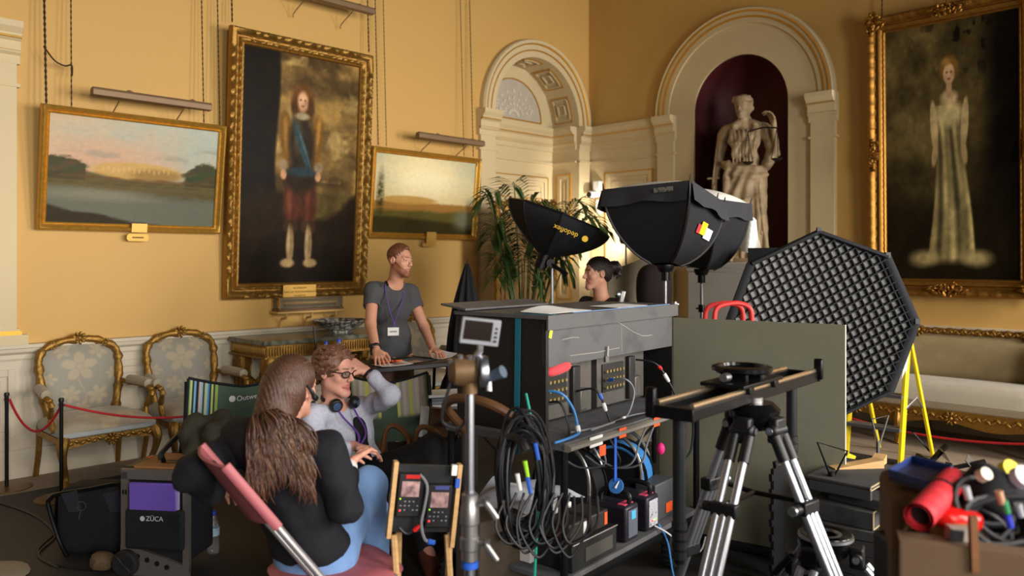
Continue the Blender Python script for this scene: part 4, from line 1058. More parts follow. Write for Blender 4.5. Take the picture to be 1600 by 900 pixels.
    for k in range(150):
        a = rr.uniform(-2.6, 2.6); z = rr.uniform(-.02, .12); rad = .095 * math.sqrt(max(.1, 1 - ((z - .03) / .12) ** 2)); p = P(rad * math.sin(a), -.02 + rad * math.cos(a) * .95, z)
        if M.transposed() @ (p - hd) is None: continue
        q = M.transposed() @ (p - hd)
        if q.y > .05 and q.z < .06: continue
        H.cap(p - M @ V((0, .02, 0)), p + M @ V((rr.uniform(-.012, .012), rr.uniform(.01, .035), rr.uniform(.004, .02))), .007, .003, .006)
    H.build('hair', HAIRB('short_brown_hair', (134, 92, 68), (84, 56, 44)), .0055, o, disp=lambda v, n: .004 * (fbm(v[:, 0] * 90, v[:, 2] * 40 + v[:, 1] * 50) - .47))
    G = MB()
    for x in (-1, 1):
        ring = [P(x * .034 + .023 * math.cos(a), .104 - .012 * abs(math.cos(a)) * (1 if x * math.cos(a) > 0 else 0), .000 + .016 * math.sin(a)) for a in np.linspace(0, 2 * math.pi, 20)[:-1]]
        G.tube(ring, .0026, 6, closed=True); G.tube([P(x * .057, .094, .008), P(x * .079, .0, .010), P(x * .078, -.03, .0)], .0028, 6)
    G.tube([P(-.011, .106, .004), P(.011, .106, .004)], .0025, 6)
    g = G.build('glasses', mat('dark_tortoise', (36, 22, 18), .3, var=.2), o)
    ln = MB()
    for x in (-1, 1): ln.add([P(x * .034 + .022 * math.cos(a), .1035 - .012 * abs(math.cos(a)) * (1 if x * math.cos(a) > 0 else 0), .015 * math.sin(a)) for a in np.linspace(0, 2 * math.pi, 17)[:-1]], [tuple(range(16))])
    ln.build('lens', GLASS, g)
    hp = MB(); arcp = [nk + Mb @ V((.088 * math.cos(a), .075 * math.sin(a) + .005, .02 + .02 * math.sin(a))) for a in np.linspace(-.35, math.pi + .35, 22)]
    arcp = [nk + Mb @ V((.088 * math.cos(a), -.070 * math.sin(a) + .03, .03 + .015 * math.sin(a))) for a in np.linspace(0, math.pi, 22)]
    hp.tube(arcp, .011, 8, sq=.6)
    hph = hp.build('headphone_band', BLACK, o)
    for x in (-1, 1):
        c = nk + Mb @ V((x * .062, .09, .005)); ax = Mb @ V((x * .45, .9, -.12))
        MB().lathe([(0, -.024), (.028, -.024), (.033, -.016), (.033, .0), (.028, .010), (.024, .012), (.022, .016), (.0, .016)], c, ax, 22).build('ear_cup', BLACK, hph)
        MB().lathe([(.018, .016), (.020, .018), (.012, .019), (.0, .019)], c, ax, 20).build('cup_badge', mat('blue_grey_gloss', (70, 92, 130), .25, .4, var=.1), hph)
    L = MB(); cs = ch + Mb @ V((.03, .125, -.06))
    for x in (-.05, .05): L.tube(spline([nk + Mb @ V((x, .07, .0)), nk + Mb @ V((x * .9, .12, -.05)), ch + Mb @ V((x * .5 + .01, .145, .02)), cs], 6), .0065, 6, sq=.4)
    L.build('lanyard', PUR_, o)
    wb = MB(); ax = (wL - eL).normalized(); wb.lathe([(.032, -.008), (.034, 0), (.032, .008)], wL - ax * .02, ax, 18, cap=False); wb.build('wrist_band', BLACK, o)
PUR_ = mat('violet_ribbon', (120, 80, 172), .6, var=.08)
glasses_woman()

# --- woman with long hair, back to the camera, on the pink chair
def hoodie_woman():
    sk, lip = (208, 150, 128), (176, 104, 94)
    hd = at(457, 605, 3.06); f = V((.42, .9, -.06))
    nk = at(440, 662, 3.06); ch = at(448, 725, 3.08); be = at(466, 800, 3.10); pv = at(488, 868, 3.12)
    sR, sL = at(512, 706, 2.97), at(388, 690, 3.16); eR, wR = at(540, 792, 2.97), at(545, 728, 3.2); eL, wL = at(297, 742, 2.80), at(335, 775, 3.02)
    B = Blob(.03)
    P, M = head(B, hd, f, sk, lip, up=(.06, 0, 1), s=.98)
    B.cap(P(0, -.018, -.07), nk + V((0, .0, -.03)), .050, .056, .03, sk)
    Mb = frame3((.62, .78, 0))
    for c, r in ((pv, (.165, .125, .12)), (be, (.14, .105, .13)), (ch, (.16, .11, .14))): B.ell(c, r, Mb, .06, sk)
    B.cap(sR, sL, .046, .046, .05, sk)
    for s_, e_, w_ in ((sR, eR, wR), (sL, eL, wL)): B.cap(s_, e_, .044, .038, .03, sk); B.cap(e_, w_, .038, .026, .02, sk)
    hand(B, wR, V((.2, .9, .3)), (.6, .2, -.5), sk, -1, .92, (.4, .4, .45, .5)); hand(B, wL, V((.25, .9, -.1)), (.1, .1, -1), sk, 1, .92, (.4, .4, .4, .4))
    hR, hL = pv + V((.08, -.05, .0)), pv + V((-.05, .10, .0))
    kR, kL = at(577, 756, 3.36), at(583, 800, 3.62); aR, aL = at(590, 915, 3.42), at(588, 905, 3.74)
    for h, k, a in ((hR, kR, aR), (hL, kL, aL)):
        B.cap(h, k, .078, .055, .04, sk); B.cap(k, a, .055, .038, .03, sk); an = V((a.x, a.y, .09)); B.cap(a, an, .038, .036, .03, sk); B.cap(V((a.x, a.y, .05)), V((a.x + .09, a.y + .11, .04)), .036, .032, .02, sk)
    o = B.build('person', SKIN, .0045, base=sk)
    tag(o, 'seated woman with long brown hair and a black hooded top, her back to the camera', 'person')
    C = Blob(.05)
    C.ell(ch, (.185, .130, .16), Mb, .06); C.ell(be, (.185, .128, .15), Mb, .06); C.ell(pv + V((-.01, 0, .055)), (.185, .138, .11), Mb, .06)
    C.cap(sR, sL, .066, .066, .05); C.cap(sR, eR, .070, .062, .04); C.cap(eR, eR.lerp(wR, .82), .062, .042, .02); C.cap(sL, eL, .072, .062, .04); C.cap(eL, eL.lerp(wL, .85), .060, .046, .02)
    C.build('hooded_top', cloth('black_fleece', (20, 21, 28), bump=.3), .009, o, disp=fold_disp(.009))
    Hd = Blob(.03); hc = nk + V((-.02, -.03, .01))
    for k in range(15):
        a = math.pi * (1.02 + .96 * k / 14); b = a + .08
        Hd.cap(hc + Mb @ V((.165 * math.cos(a), .12 * math.sin(a), -.02 + .045 * math.sin(a) * -1 - .05)), hc + Mb @ V((.165 * math.cos(b), .12 * math.sin(b), -.07 - .045 * math.sin(b))), .036, .036, .05)
    Hd.ell(hc + Mb @ V((0, -.095, -.08)), (.13, .04, .10), Mb, .06)
    Hd.build('hood', MATS['black_fleece'], .008, o, disp=fold_disp(.006, ph=2))
    J = Blob(.04); J.ell(pv + V((0, 0, -.02)), (.172, .135, .105), Mb, .05)
    for h, k, a in ((hR, kR, aR), (hL, kL, aL)): J.cap(h, k, .090, .070, .05); J.cap(k, a, .070, .058, .03); J.cap(a, V((a.x, a.y, .10)), .058, .052, .03)
    J.build('jeans', mat('blue_denim', (96, 134, 190), .85, col2=(136, 170, 214), scale=10, bump=.2, bscale=240, sheen=.1), .010, o, disp=fold_disp(.004, (20, 20, 30)))
    S = Blob(.02)
    for a in (aR, aL): S.cap(V((a.x - .02, a.y - .03, .05)), V((a.x + .10, a.y + .12, .042)), .046, .040, .02)
    S.build('shoes', cloth('dark_canvas', (40, 38, 40)), .01, o, flat=0)
    cuff = Blob(.02); ax = (wR - eR).normalized(); cuff.cap(wR - ax * .05, wR - ax * .012, .036, .036); cuff.build('white_cuff', WHITE, o) if False else cuff.build('cuff', cloth('white_cotton', (222, 218, 214)), .008, o)
    # hair: cap drawn to a clip, then long locks down the back
    H = Blob(.02)
    H.ell(P(0, -.016, .036), (.082, .104, .092), M, .02); H.ell(P(.0, -.05, -.02), (.078, .066, .09), M, .03)
    H.ell(P(0, .095, -.03), (.066, .06, .105), M, .012, None, -1); H.ell(P(.09, .006, -.018), (.022, .026, .034), M, .006, None, -1); H.ell(P(0, .06, -.11), (.1, .12, .05), M, .01, None, -1)
    H.chain([P(0, -.07, -.02), P(0, -.095, -.10), at(432, 705, 2.84)], [.072, .060, .045], .05)
    H.build('hair', HAIRB('brown_hair', (96, 62, 44), (54, 34, 26)), .0055, o, disp=lambda v, n: .0022 * np.sin(v[:, 0] * 420 + v[:, 1] * 300 + v[:, 2] * 60))
    clip = P(-.035, -.108, -.01)
    rr = random.Random(11); Lk = MB(); Lg = MB()
    for k in range(420):
        t = (k * .618) % 1.; x0 = -.075 + .15 * t
        a = P(x0 * .95, -.016 - .108 * math.sqrt(max(.05, 1 - (x0 * .95 / .086) ** 2)), rr.uniform(-.03, .06)); b = P(x0 * .98, -.112 + abs(x0) * .35, -.10 + rr.uniform(-.02, .02))
        low = at(390 + 102 * t + rr.uniform(-7, 7), 712 + rr.uniform(-50, 46) + 14 * math.sin(t * 9), 2.80 - .03 * math.sin(t * 3.1))
        mid = b.lerp(low, .5) + V((rr.uniform(-.005, .005), -.05, .03))
        (Lk if k % 5 else Lg).tube(spline([a, b, mid, low, low + V((rr.uniform(-.02, .02), .01, -.05))], 6), [.0045] * 16 + [.0043, .004, .0038, .0035, .003, .0025, .002, .0015, .001], 4, sq=.8)
    Lk.tube(spline([P(-.076, .02, .06), P(-.085, -.04, .02), clip], 6), .010, 6); 
    for x in np.linspace(-.07, .05, 7): Lk.tube(spline([P(x, .02, .118 - abs(x) * .3), P(x, -.06, .10 - abs(x) * .4), clip + V((0, 0, .005))], 6), [.010] * 7 + [.011] * 5 + [.008], 6)
    Lk.build('long_locks', MATS['brown_hair'], o); Lg.build('light_locks', HAIRB('light_brown_hair', (122, 84, 54), (80, 52, 36)), o)
    MB().ell(clip, (.014, .012, .02), M).build('hair_band', BLACK, o)
    ep = MB().tube(spline([P(.088, -.02, .02), P(.095, .0, -.005), P(.096, .014, -.025), P(.094, .03, -.035)], 5), [.006] * 5 + [.008] * 5 + [.011] * 5 + [.012], 8); ep.build('ear_piece', BLACK, o)
hoodie_woman()

# --- dark haired woman with a bun, standing beyond the monitors
def bun_woman():
    sk, lip = (204, 148, 122), (180, 96, 90)
    hd = at(933, 427, 5.9); f = V((-.93, -.34, -.02)); x, y = hd.x, hd.y
    nk = V((x + .03, y + .02, hd.z - .165)); B = Blob(.03)
    P, M = head(B, hd, f, sk, lip, s=.98, brow=(40, 28, 24), smile=1)
    B.cap(P(0, -.02, -.07), nk, .050, .056, .03, sk)
    Mb = frame3((-.75, -.66, 0)); ch = V((x + .05, y + .03, 1.16)); be = V((x + .05, y + .04, .98)); pv = V((x + .05, y + .05, .84))
    for c, r in ((pv, (.16, .12, .12)), (be, (.13, .10, .12)), (ch, (.145, .105, .13))): B.ell(c, r, Mb, .06, sk)
    sR, sL = ch + Mb @ V((.17, 0, .11)), ch + Mb @ V((-.17, 0, .11)); B.cap(sR, sL, .045, .045, .05, sk); feet = []
    for s_, sd in ((sR, 1), (sL, -1)):
        e_ = s_ + Mb @ V((sd * .05, -.01, -.27)); w_ = e_ + Mb @ V((-sd * .03, .16, -.17)); B.cap(s_, e_, .042, .036, .03, sk); B.cap(e_, w_, .036, .025, .02, sk); hand(B, w_, Mb @ V((-sd * .4, .7, -.5)), Mb @ V((-sd, -.1, -.2)), sk, sd, .92, (.4, .4, .45, .5))
        h = pv + Mb @ V((sd * .085, 0, -.04)); k = V((h.x, h.y, .46)); a = V((h.x, h.y + .02, .09)); B.cap(h, k, .078, .052, .04, sk); B.cap(k, a, .052, .036, .03, sk); B.cap(a - V((0, 0, .04)), a + Mb @ V((0, .15, -.05)), .036, .032, .02, sk); feet.append((h, k, a))
    o = B.build('person', SKIN, .0042, base=sk)
    tag(o, 'smiling dark haired woman with a bun and black top, seen beyond the black monitor box', 'person')
    T = Blob(.05); T.ell(ch, (.158, .118, .145), Mb, .06); T.ell(be, (.146, .114, .14), Mb, .06); T.ell(pv + V((0, 0, .05)), (.168, .13, .1), Mb, .06); T.cap(sR, sL, .056, .056, .05)
    for s_, sd in ((sR, 1), (sL, -1)): T.cap(s_, s_ + Mb @ V((sd * .05, -.01, -.27)), .054, .048, .04)
    T.cap(nk + V((.0, 0, -.01)), nk + V((0, 0, .1)), .062, .09, .01, None, -1); T.cap(nk + Mb @ V((0, .09, 0)), ch + Mb @ V((0, .14, .06)), .055, .012, .01, None, -1)
    T.build('top', cloth('black_shirt', (30, 27, 28)), .010, o, disp=fold_disp(.005))
    L = Blob(.05); L.ell(pv + V((0, 0, -.02)), (.162, .125, .1), Mb, .05)
    for h, k, a in feet: L.cap(h, k, .09, .07, .04); L.cap(k, a, .07, .06, .03)
    L.build('trousers', cloth('dark_blue_cotton', (34, 36, 48)), .014, o)
    S = Blob(.02)
    for h, k, a in feet: S.cap(a - V((0, 0, .035)), a + Mb @ V((0, .16, -.05)), .042, .04, .02)
    S.build('shoes', MATS['dark_canvas'], .012, o, flat=0)
    H = Blob(.02); H.ell(P(0, -.018, .040), (.080, .102, .088), M, .02); H.ell(P(0, -.06, .0), (.072, .058, .075), M, .03)
    H.ell(P(0, .098, -.03), (.068, .062, .10), M, .01, None, -1); H.ell(P(0, .03, -.11), (.12, .13, .06), M, .01, None, -1)
    for s in (-1, 1): H.ell(P(s * .085, .0, -.012), (.022, .026, .034), M, .006, None, -1)
    bc = P(0, -.145, .045)
    H.ell(bc, .047, None, .015)
    rr = random.Random(4)
    for k in range(26):
        a = rr.uniform(0, 6.28); e = rr.uniform(-1.2, 1.2); p = bc + V((math.cos(a) * math.cos(e), math.sin(a) * math.cos(e), math.sin(e))) * .04
        H.cap(p, p + V((rr.uniform(-.03, .035), rr.uniform(-.03, .03), rr.uniform(-.05, .01))), .010, .003, .008)
    for k in range(5): H.chain([bc + V((.02, 0, -.02)), bc + V((.025 + .006 * k, .0, -.06)), bc + V((.01 + .012 * k, 0, -.10 + .01 * k))], [.010, .007, .003], .006)
    H.build('hair', HAIRB('dark_hair', (44, 28, 26), (22, 15, 15)), .0055, o, disp=lambda v, n: .002 * np.sin(v[:, 0] * 300 + v[:, 2] * 220))
bun_woman()

# ---------------------------------------------------------------- statue on its pedestal in the niche
def statue():
    ST = mat('statue_marble', (176, 152, 116), .6, col2=(126, 104, 76), scale=6, thr=(.3, .7), bump=.12, bscale=50)
    ped = thing('pedestal', 'tall grey stone pedestal in the niche that carries the statue', 'pedestal', WR(NU, .14, 0), R45)
    gm = mat('grey_stone', (168, 166, 160), .6, var=.12, scale=5, bump=.08)
    MB().box((0, 0, .85), (.74, .70, 1.26)).build('shaft', gm, ped, bevel=.01)
    MB().box((0, 0, .12), (.78, .72, .24)).build('plinth', gm, ped, bevel=.015)
    MB().box((0, 0, 1.50), (.77, .72, .05)).box((0, 0, 1.55), (.80, .74, .06)).build('cap', gm, ped, bevel=.01)
    zb = 1.58; C = WR(NU + .12, .10, 0); F = frame3((-.42, -.9, 0))
    Q = lambda x, y, z: V((C.x, C.y, zb)) + F @ V((x, y, z)) * 1.10
    B = Blob(.04)
    hd = Q(.02, .03, 1.565); Mh = frame3((-.62, -.78, -.10), (.05, 0, 1))
    head(B, hd, (-.62, -.78, -.14), None, None, s=1.08, brow=(150, 128, 98))
    B.p = [p[:6] + (None,) + p[7:] for p in B.p if p[7] != 0]
    Ph = lambda x, y, z: hd + Mh @ V((x, y, z)) * 1.08
    B.ell(Ph(0, -.03, .045), (.10, .112, .085), Mh, .02)
    for k in range(11):
        a = -1.3 + 2.6 * k / 10; p = Ph(.098 * math.sin(a), .085 * math.cos(a) - .01, .065); B.ell(p, .022, None, .01); B.cap(Ph(.09 * math.sin(a), .08 * math.cos(a), .085), Ph(.092 * math.sin(a), .085 * math.cos(a), .108), .014, .007, .01)
    B.cap(Ph(-.075, -.05, -.02), Q(.14, -.02, 1.36), .03, .014, .02); B.cap(Ph(.075, -.04, -.02), Q(-.12, -.01, 1.38), .026, .012, .02)
    B.cap(Ph(0, -.01, -.07), Q(.0, .0, 1.36), .052, .062, .04)
    B.ell(Q(0, 0, 1.24), (.165, .115, .15), F, .06); B.ell(Q(-.01, 0, 1.02), (.145, .11, .15), F, .06); B.ell(Q(-.02, 0, .84), (.185, .135, .16), F, .06)
    B.ell(Q(0, .06, 1.20), (.15, .085, .13), F, .05)
    for k in range(7): B.chain([Q(-.13 + .045 * k, .10 + .02 * math.cos(k - 3), 1.33), Q(-.11 + .036 * k, .155, 1.18), Q(-.10 + .033 * k, .13, 1.0)], [.006 + .003 * (k % 2), .011 + .003 * (k % 3), .010], .03)
    sR, sL = Q(.185, -.01, 1.34), Q(-.185, -.01, 1.34); B.cap(sR, sL, .05, .05, .05)
    for s in (-1, 1): B.cap(Q(s * .08, .02, 1.385), Q(s * .20, 0, 1.30), .05, .068, .04); B.chain([Q(s * .10, .07, 1.37), Q(s * .13, .10, 1.22), Q(s * .06, .13, 1.06)], [.022, .024, .02], .03); B.cap(Q(s * .21, -.01, 1.30), Q(s * .235, -.02, 1.18), .066, .06, .03)
    eR, wR = Q(.265, -.02, 1.05), Q(.29, .06, .80); B.cap(sR, eR, .056, .044, .03); B.cap(eR, wR, .042, .030, .02); hand(B, wR, F @ V((.02, .05, -1)), F @ V((-1, .2, 0)), None, 1, 1.1, (.5, .5, .55, .6))
    eL, wL = Q(-.30, .03, 1.08), Q(-.29, .12, 1.36); B.cap(sL, eL, .056, .044, .03); B.cap(eL, wL, .042, .030, .02); hand(B, wL, F @ V((.35, .15, 1)), F @ V((.7, .6, -.1)), None, 1, 1.1, (.6, .6, .6, .6))
    # skirts, standing leg and bent leg
    B.cap(Q(-.06, 0, .82), Q(-.09, -.02, .06), .15, .13, .08); B.cap(Q(.07, .02, .80), Q(.09, .13, .47), .13, .10, .06); B.cap(Q(.09, .13, .47), Q(.09, .04, .06), .10, .11, .06); B.cap(Q(0, 0, .75), Q(.0, -.02, .05), .17, .19, .08)
    B.chain([Q(.20, .08, 1.0), Q(.05, .125, .94), Q(-.12, .105, .92), Q(-.22, .02, .94)], [.03, .032, .032, .035], .03); B.chain([Q(.22, .03, .98), Q(.08, .135, .88), Q(-.10, .13, .84), Q(-.21, .04, .87)], [.028, .032, .034, .03], .03)
    B.chain([Q(-.21, .02, 1.32), Q(-.27, -.03, 1.10), Q(-.22, .06, .98)], [.05, .07, .06], .03); B.chain([Q(.15, .09, 1.0), Q(.17, .13, .80), Q(.15, .12, .55)], [.035, .035, .03], .025)
    for k in range(9):
        x = -.20 + .05 * k; B.chain([Q(x * .75, .10 + .03 * math.cos(x * 6), .78), Q(x * .95, .12 + .04 * math.cos(x * 5), .45), Q(x * 1.12, .12 + .05 * math.cos(x * 5), .04)], [.018, .022, .026], .02)
    for k in range(6): B.chain([Q(.16, .12, .74 - .10 * k), Q(.02, .185 - .01 * k, .60 - .1 * k), Q(-.17, .12, .66 - .1 * k)], [.014, .02, .014], .02)
    for s in (-1, 1): B.cap(Q(s * .09, .12, .03), Q(s * .11, .2, .025), .035, .03, .02)
    def dsp(v, n):
        z = (v[:, 2] - zb) / 1.1; r = (v - np.array(C)) @ np.array(F); th = np.arctan2(r[:, 0], r[:, 1])
        w = np.clip((.98 - z) * 3, 0, 1) * np.clip((z - .02) * 20, 0, 1); up = np.clip((z - .98) * 8, 0, 1) * np.clip((1.33 - z) * 6, 0, 1)
        return w * .013 * np.sin(th * 11 + z * 16 * np.clip(z - .2, 0, 1) + 2.2 * np.sin(z * 6 + th)) + up * .006 * np.sin(r[:, 0] * 60 + z * 30) + .002 * np.sin(z * 60)
    o = B.build('statue', ST, .0095, disp=dsp); tag(o, 'draped stone statue of a crowned woman holding scales, in the dark red niche', 'statue')
    MB().box(Q(0, 0, .0) + V((0, 0, .02)), (.56, .5, .05), Euler((0, 0, R45))).build('statue_base', ST, o, bevel=.01)
    sw = MB(); a, b = Q(.33, .10, .62), Q(.20, .0, 1.52)
    sw.tube([Q(.305, .10, .60), Q(.30, .09, .86)], [.018, .014], 8); sw.tube([Q(.30, .09, .86), Q(.275, -.02, 1.30)], [.012, .006], 6); sw.tube([Q(.36, .09, .85), Q(.24, .10, .85)], .011, 6)
    sw.build('sword', ST, o)
    IR = mat('dark_bronze', (52, 44, 36), .45, .7, var=.2)
    sc = MB(); top = Q(-.20, .22, 1.37); L_, R_ = Q(-.06, .22, 1.28), Q(-.33, .22, 1.30)
    sc.tube(spline([L_, L_.lerp(R_, .5) + V((0, 0, .02)), R_], 6), .009, 6); sc.tube([top, L_.lerp(R_, .5)], .006, 6)
    s_ = sc.build('scales', IR, o)
    for e in (L_, R_):
        pn = MB(); pc = e - V((0, 0, .33))
        for k in range(3):
            a = 2.1 * k + .4; q = pc + V((.06 * math.cos(a), .06 * math.sin(a), 0)); pts = [e.lerp(q, i / 24) for i in range(25)]; pn.tube(pts, [.006 if i % 2 else .0025 for i in range(25)], 5)
        pn.lathe([(0, -.03), (.03, -.025), (.062, 0), (.064, .003), (.03, -.018), (0, -.022)], pc, seg=16, cap=False); pn.build('scale_pan', IR, s_)
statue()
# ---------------------------------------------------------------- black folding table and what lies on it
TX, TN = V((.807, .59, 0)), V((-.59, .807, 0))
T0 = V((-1.13, 5.34, .86))
tb = wthing('folding_table', 'narrow black folding table with papers that the standing man leans on', 'table', (-.8, 5.8, 0))
MB().hexa(T0, T0 + TX * 1.06, T0 + TX * 1.06 + TN * .47, T0 + TN * .47, (0, 0, -.035)).build('table_top', BLACK, tb, bevel=.006)
for s in (.10, .96):
    for w in (.05, .42):
        a = T0 + TX * s + TN * w; MB().tube([a - V((0, 0, .035)), V((a.x, a.y, 0)) + TN * (-.06 if w < .2 else .06)], .013, 8).build('leg', BLACKM, tb)
def on_table(s, w, z=.861): return V((0, 0, z)) + V((T0.x, T0.y, 0)) + TX * s + TN * w
def sheet(name, label, s, w, L, Wd, rot, m, curl=.0, zz=.8615):
    c = on_table(s, w, zz); x = TX * math.cos(rot) + TN * math.sin(rot); y = TN * math.cos(rot) - TX * math.sin(rot)
    return tag(MB().grid(lambda a, b: c + x * (a - .5) * L + y * (b - .5) * Wd + V((0, 0, curl * (abs(2 * a - 1) ** 3 + (a * b) ** 2))), 8, 8, .0008).build(name, m), label, 'paper')
sheet('paper_sheet', 'white paper with curling corners at the right end of the black table', .88, .30, .30, .22, .3, WHITE, .025)
sheet('photo_print', 'pinkish printed sheet on the black table under the man right hand', .10, .20, .24, .17, .1, mat('pink_print', (206, 160, 158), .4, col2=(150, 120, 120), scale=20), .004)
sheet('paper_sheet', 'white sheet lying at the middle of the front edge of the black table', .42, .09, .26, .14, .05, WHITE, .006)
sheet('clear_sleeve', 'shiny grey plastic sleeve in the middle of the black table', .62, .2, .3, .2, .2, mat('grey_sleeve', (120, 120, 122), .15, var=.2), .004, .8635)
sheet('photo_print', 'tan printed sheet on the black table in front of the orange clips', .55, .11, .22, .08, .1, mat('tan_print', (190, 150, 128), .5, var=.2), .002, .8665)
og = MB(); rr = random.Random(8)
for k in range(9): og.ell(on_table(.37 + .02 * k, .19 + rr.uniform(-.015, .015), .875), (.016, .010, .008), (0, 0, rr.uniform(0, 3)), seg=8, rings=5)
tag(og.build('pegs', mat('orange_peg', (232, 110, 30), .5, col2=(196, 40, 30), scale=12, thr=(.45, .55))), 'little heap of orange and red clips on the black table', 'clips')
def bottle(label, p, h=.22, r=.032, cap=(40, 70, 190)):
    b = wthing('water_bottle', label, 'bottle', p)
    MB().lathe([(.0, 0), (r * .9, 0), (r, .012), (r, h * .30), (r * .92, h * .36), (r, h * .42), (r, h * .62), (r * .8, h * .74), (r * .42, h * .86), (r * .4, h * .9)], p, seg=18, cap=False).build('body', mat('clear_plastic', (226, 232, 236), .08, var=0, trans=.9), b)
    MB().lathe([(0, h * .98), (r * .45, h * .98), (r * .47, h * .88), (0, h * .88)], p, seg=14).build('cap', mat('cap_blue', cap, .5, var=.05), b)
    MB().lathe([(r * 1.01, h * .42), (r * 1.01, h * .60)], p, seg=18, cap=False).build('bottle_label', mat('label_blue', (90, 170, 210), .5, col2=(230, 235, 240), scale=20), b)
bottle('water bottle with a blue cap on the left end of the black table', on_table(.06, .20), .20, .033)
bottle('water bottle with a blue cap standing beside the man right hand on the black table', on_table(.035, .36), .17, .028)
bottle('clear water bottle with a blue cap on the floor beside the wheeled bag', floor_at(333, 866) + V((0, 0, .007)), .235, .033)
wk = wthing('walkie_talkie', 'black two way radio with an upright antenna left of the man hand on the table', 'radio', on_table(.0, .42))
p = on_table(.0, .42); MB().box(p + V((0, 0, .06)), (.055, .035, .12)).build('body', BLACK, wk, bevel=.006); MB().tube([p + V((-.015, 0, .12)), p + V((-.03, 0, .27))], .006, 8).build('antenna', BLACK, wk); MB().cyl(p + V((.015, 0, .12)), p + V((.015, 0, .14)), .008).build('knob', BLACK, wk)

# ---------------------------------------------------------------- monitor cart
CC, CE, CP = V((.628, .778, 0)), V((-.778, .628, 0)), V((.146, 3.45, 0))
def CT(s, w, z): return CP + CC * s + CE * w + V((0, 0, z))
CM = basis(CC, CE)
def cbox(mb, s0, s1, w0, w1, z0, z1): return mb.hexa(CT(s0, w0, z0), CT(s1, w0, z0), CT(s1, w1, z0), CT(s0, w1, z0), (0, 0, z1 - z0))
cart = wthing('equipment_cart', 'black tubular equipment cart loaded with monitors, cable reels and chargers', 'cart', CT(.6, .2, 0))
SHELF = mat('worn_black_carpet', (92, 92, 94), .9, var=.3, scale=10, bump=.2, bscale=140)
cbox(MB(), -.04, 1.24, -.13, .56, .80, .838).build('upper_shelf', SHELF, cart, bevel=.004)
MB().tube([CT(-.04, -.135, .815), CT(1.24, -.135, .815)], .017, 8, sq=1.6).build('shelf_edge', mat('scuffed_black', (36, 35, 34), .55, col2=(130, 124, 114), scale=26, thr=(.7, .9)), cart)
cbox(MB(), -.04, 1.24, -.12, .56, .235, .26).build('lower_shelf', SHELF, cart, bevel=.004)
for s in (-.02, 1.22):
    for w in (-.11, .54): MB().tube([CT(s, w, .12), CT(s, w, .81)], .017, 10).build('upright', BLACKM, cart)
MB().tube([CT(-.04, -.12, .22), CT(1.24, -.12, .22)], .02, 8).build('frame_rail', BLACKM, cart); MB().tube([CT(-.04, .55, .22), CT(1.24, .55, .22)], .02, 8).build('frame_rail', BLACKM, cart)
MB().tube(spline([CT(-.05, .02, .82), CT(-.20, .02, .95), CT(-.26, .12, 1.01), CT(-.26, .28, 1.01), CT(-.20, .40, .95), CT(-.05, .42, .82)], 6), .021, 10).build('push_handle', mat('worn_brown_grip', (92, 62, 36), .5, var=.3), cart)
for s in (.02, 1.0):
    for w in (-.1, .52):
        wh = MB().lathe([(.03, -.03), (.09, -.032), (.115, -.022), (.12, 0), (.115, .022), (.09, .032), (.03, .03)], CT(s, w, .127), CE, 24)
        for k in range(24): a = k * math.pi / 12; wh.box(CT(s + .118 * math.cos(a), w, .127 + .118 * math.sin(a)), (.012, .05, .012), CM @ Euler((0, -a, 0)).to_matrix())
        x = wh.build('wheel', mat('tyre_rubber', (26, 26, 27), .8, var=.2), cart); MB().lathe([(0, -.036), (.045, -.034), (.045, .034), (0, .036)], CT(s, w, .127), CE, 18).build('hub', STEEL, x)
for (s, w, h, m) in ((.16, .10, .04, WHITE), (.38, .06, .035, ORANGE), (.70, .06, .03, ORANGE), (.93, .08, .045, WHITE), (.21, .05, -.05, ORANGE)):
    MB().box(CT(s, -.154, .815 + (h if h < 0 else 0)), (w, .003, .045), CM).build('tape_label', m, cart)
# --- monitor box on the upper shelf
SCUFF = mat('scuffed_black_board', (48, 48, 52), .5, var=.25, col2=(80, 79, 80), scale=7, thr=(.52, .85), bump=.05)
DKB = mat('black_board', (24, 22, 21), .6, var=.15)
mh = wthing('monitor_box', 'big black plywood hood box with a scuffed front flap, on top of the cart', 'box', CT(.58, .2, .84))
HB, HT, HL = .842, 1.345, 1.17
cbox(MB(), 0, .02, 0, .52, HB, HT).build('side_panel', DKB, mh); cbox(MB(), HL - .02, HL, 0, .52, HB, HT).build('side_panel', DKB, mh)
cbox(MB(), 0, HL, 0, .02, HT - .21, HT - .02).build('front_flap', SCUFF, mh, bevel=.002)
cbox(MB(), 0.02, HL - .02, .50, .52, HB, HT).build('back_panel', DKB, mh)
cbox(MB(), -.012, HL + .012, -.02, .53, HT, HT + .018).build('lid', SCUFF, mh, bevel=.002)
MB().hexa(CT(-.03, .44, HT + .022), CT(.62, .44, HT + .022), CT(.60, .58, HT + .042), CT(-.03, .60, HT + .042), (0, 0, .010)).build('lid_flap', SCUFF, mh, bevel=.002)
cbox(MB(), -.012, HL + .01, -.022, -.012, HT - .045, HT + .018).build('lid_edge', SCUFF, mh)
MB().box(CT(.03, -.003, HT - .065), (.02, .003, .035), CM @ Euler((0, .3, 0)).to_matrix()).build('yellow_sticker', mat('yellow_green', (206, 214, 60), .6, var=0), mh)
sc = MB()
for pts in ([(.52, .20), (.62, .16), (.74, .11), (.82, .085), (.88, .08), (.93, .082)], [(.62, .19), (.62, .12), (.625, .02)], [(.18, .04), (.4, .035), (.6, .04)], [(.12, .12), (.2, .125), (.25, .12)]):
    sc.tube([CT(a, -.0015, HT - .21 + b * .95) for a, b in pts], .0016, 4)
sc.build('scratches', mat('bare_scratch', (150, 148, 140), .7, var=.1), mh)
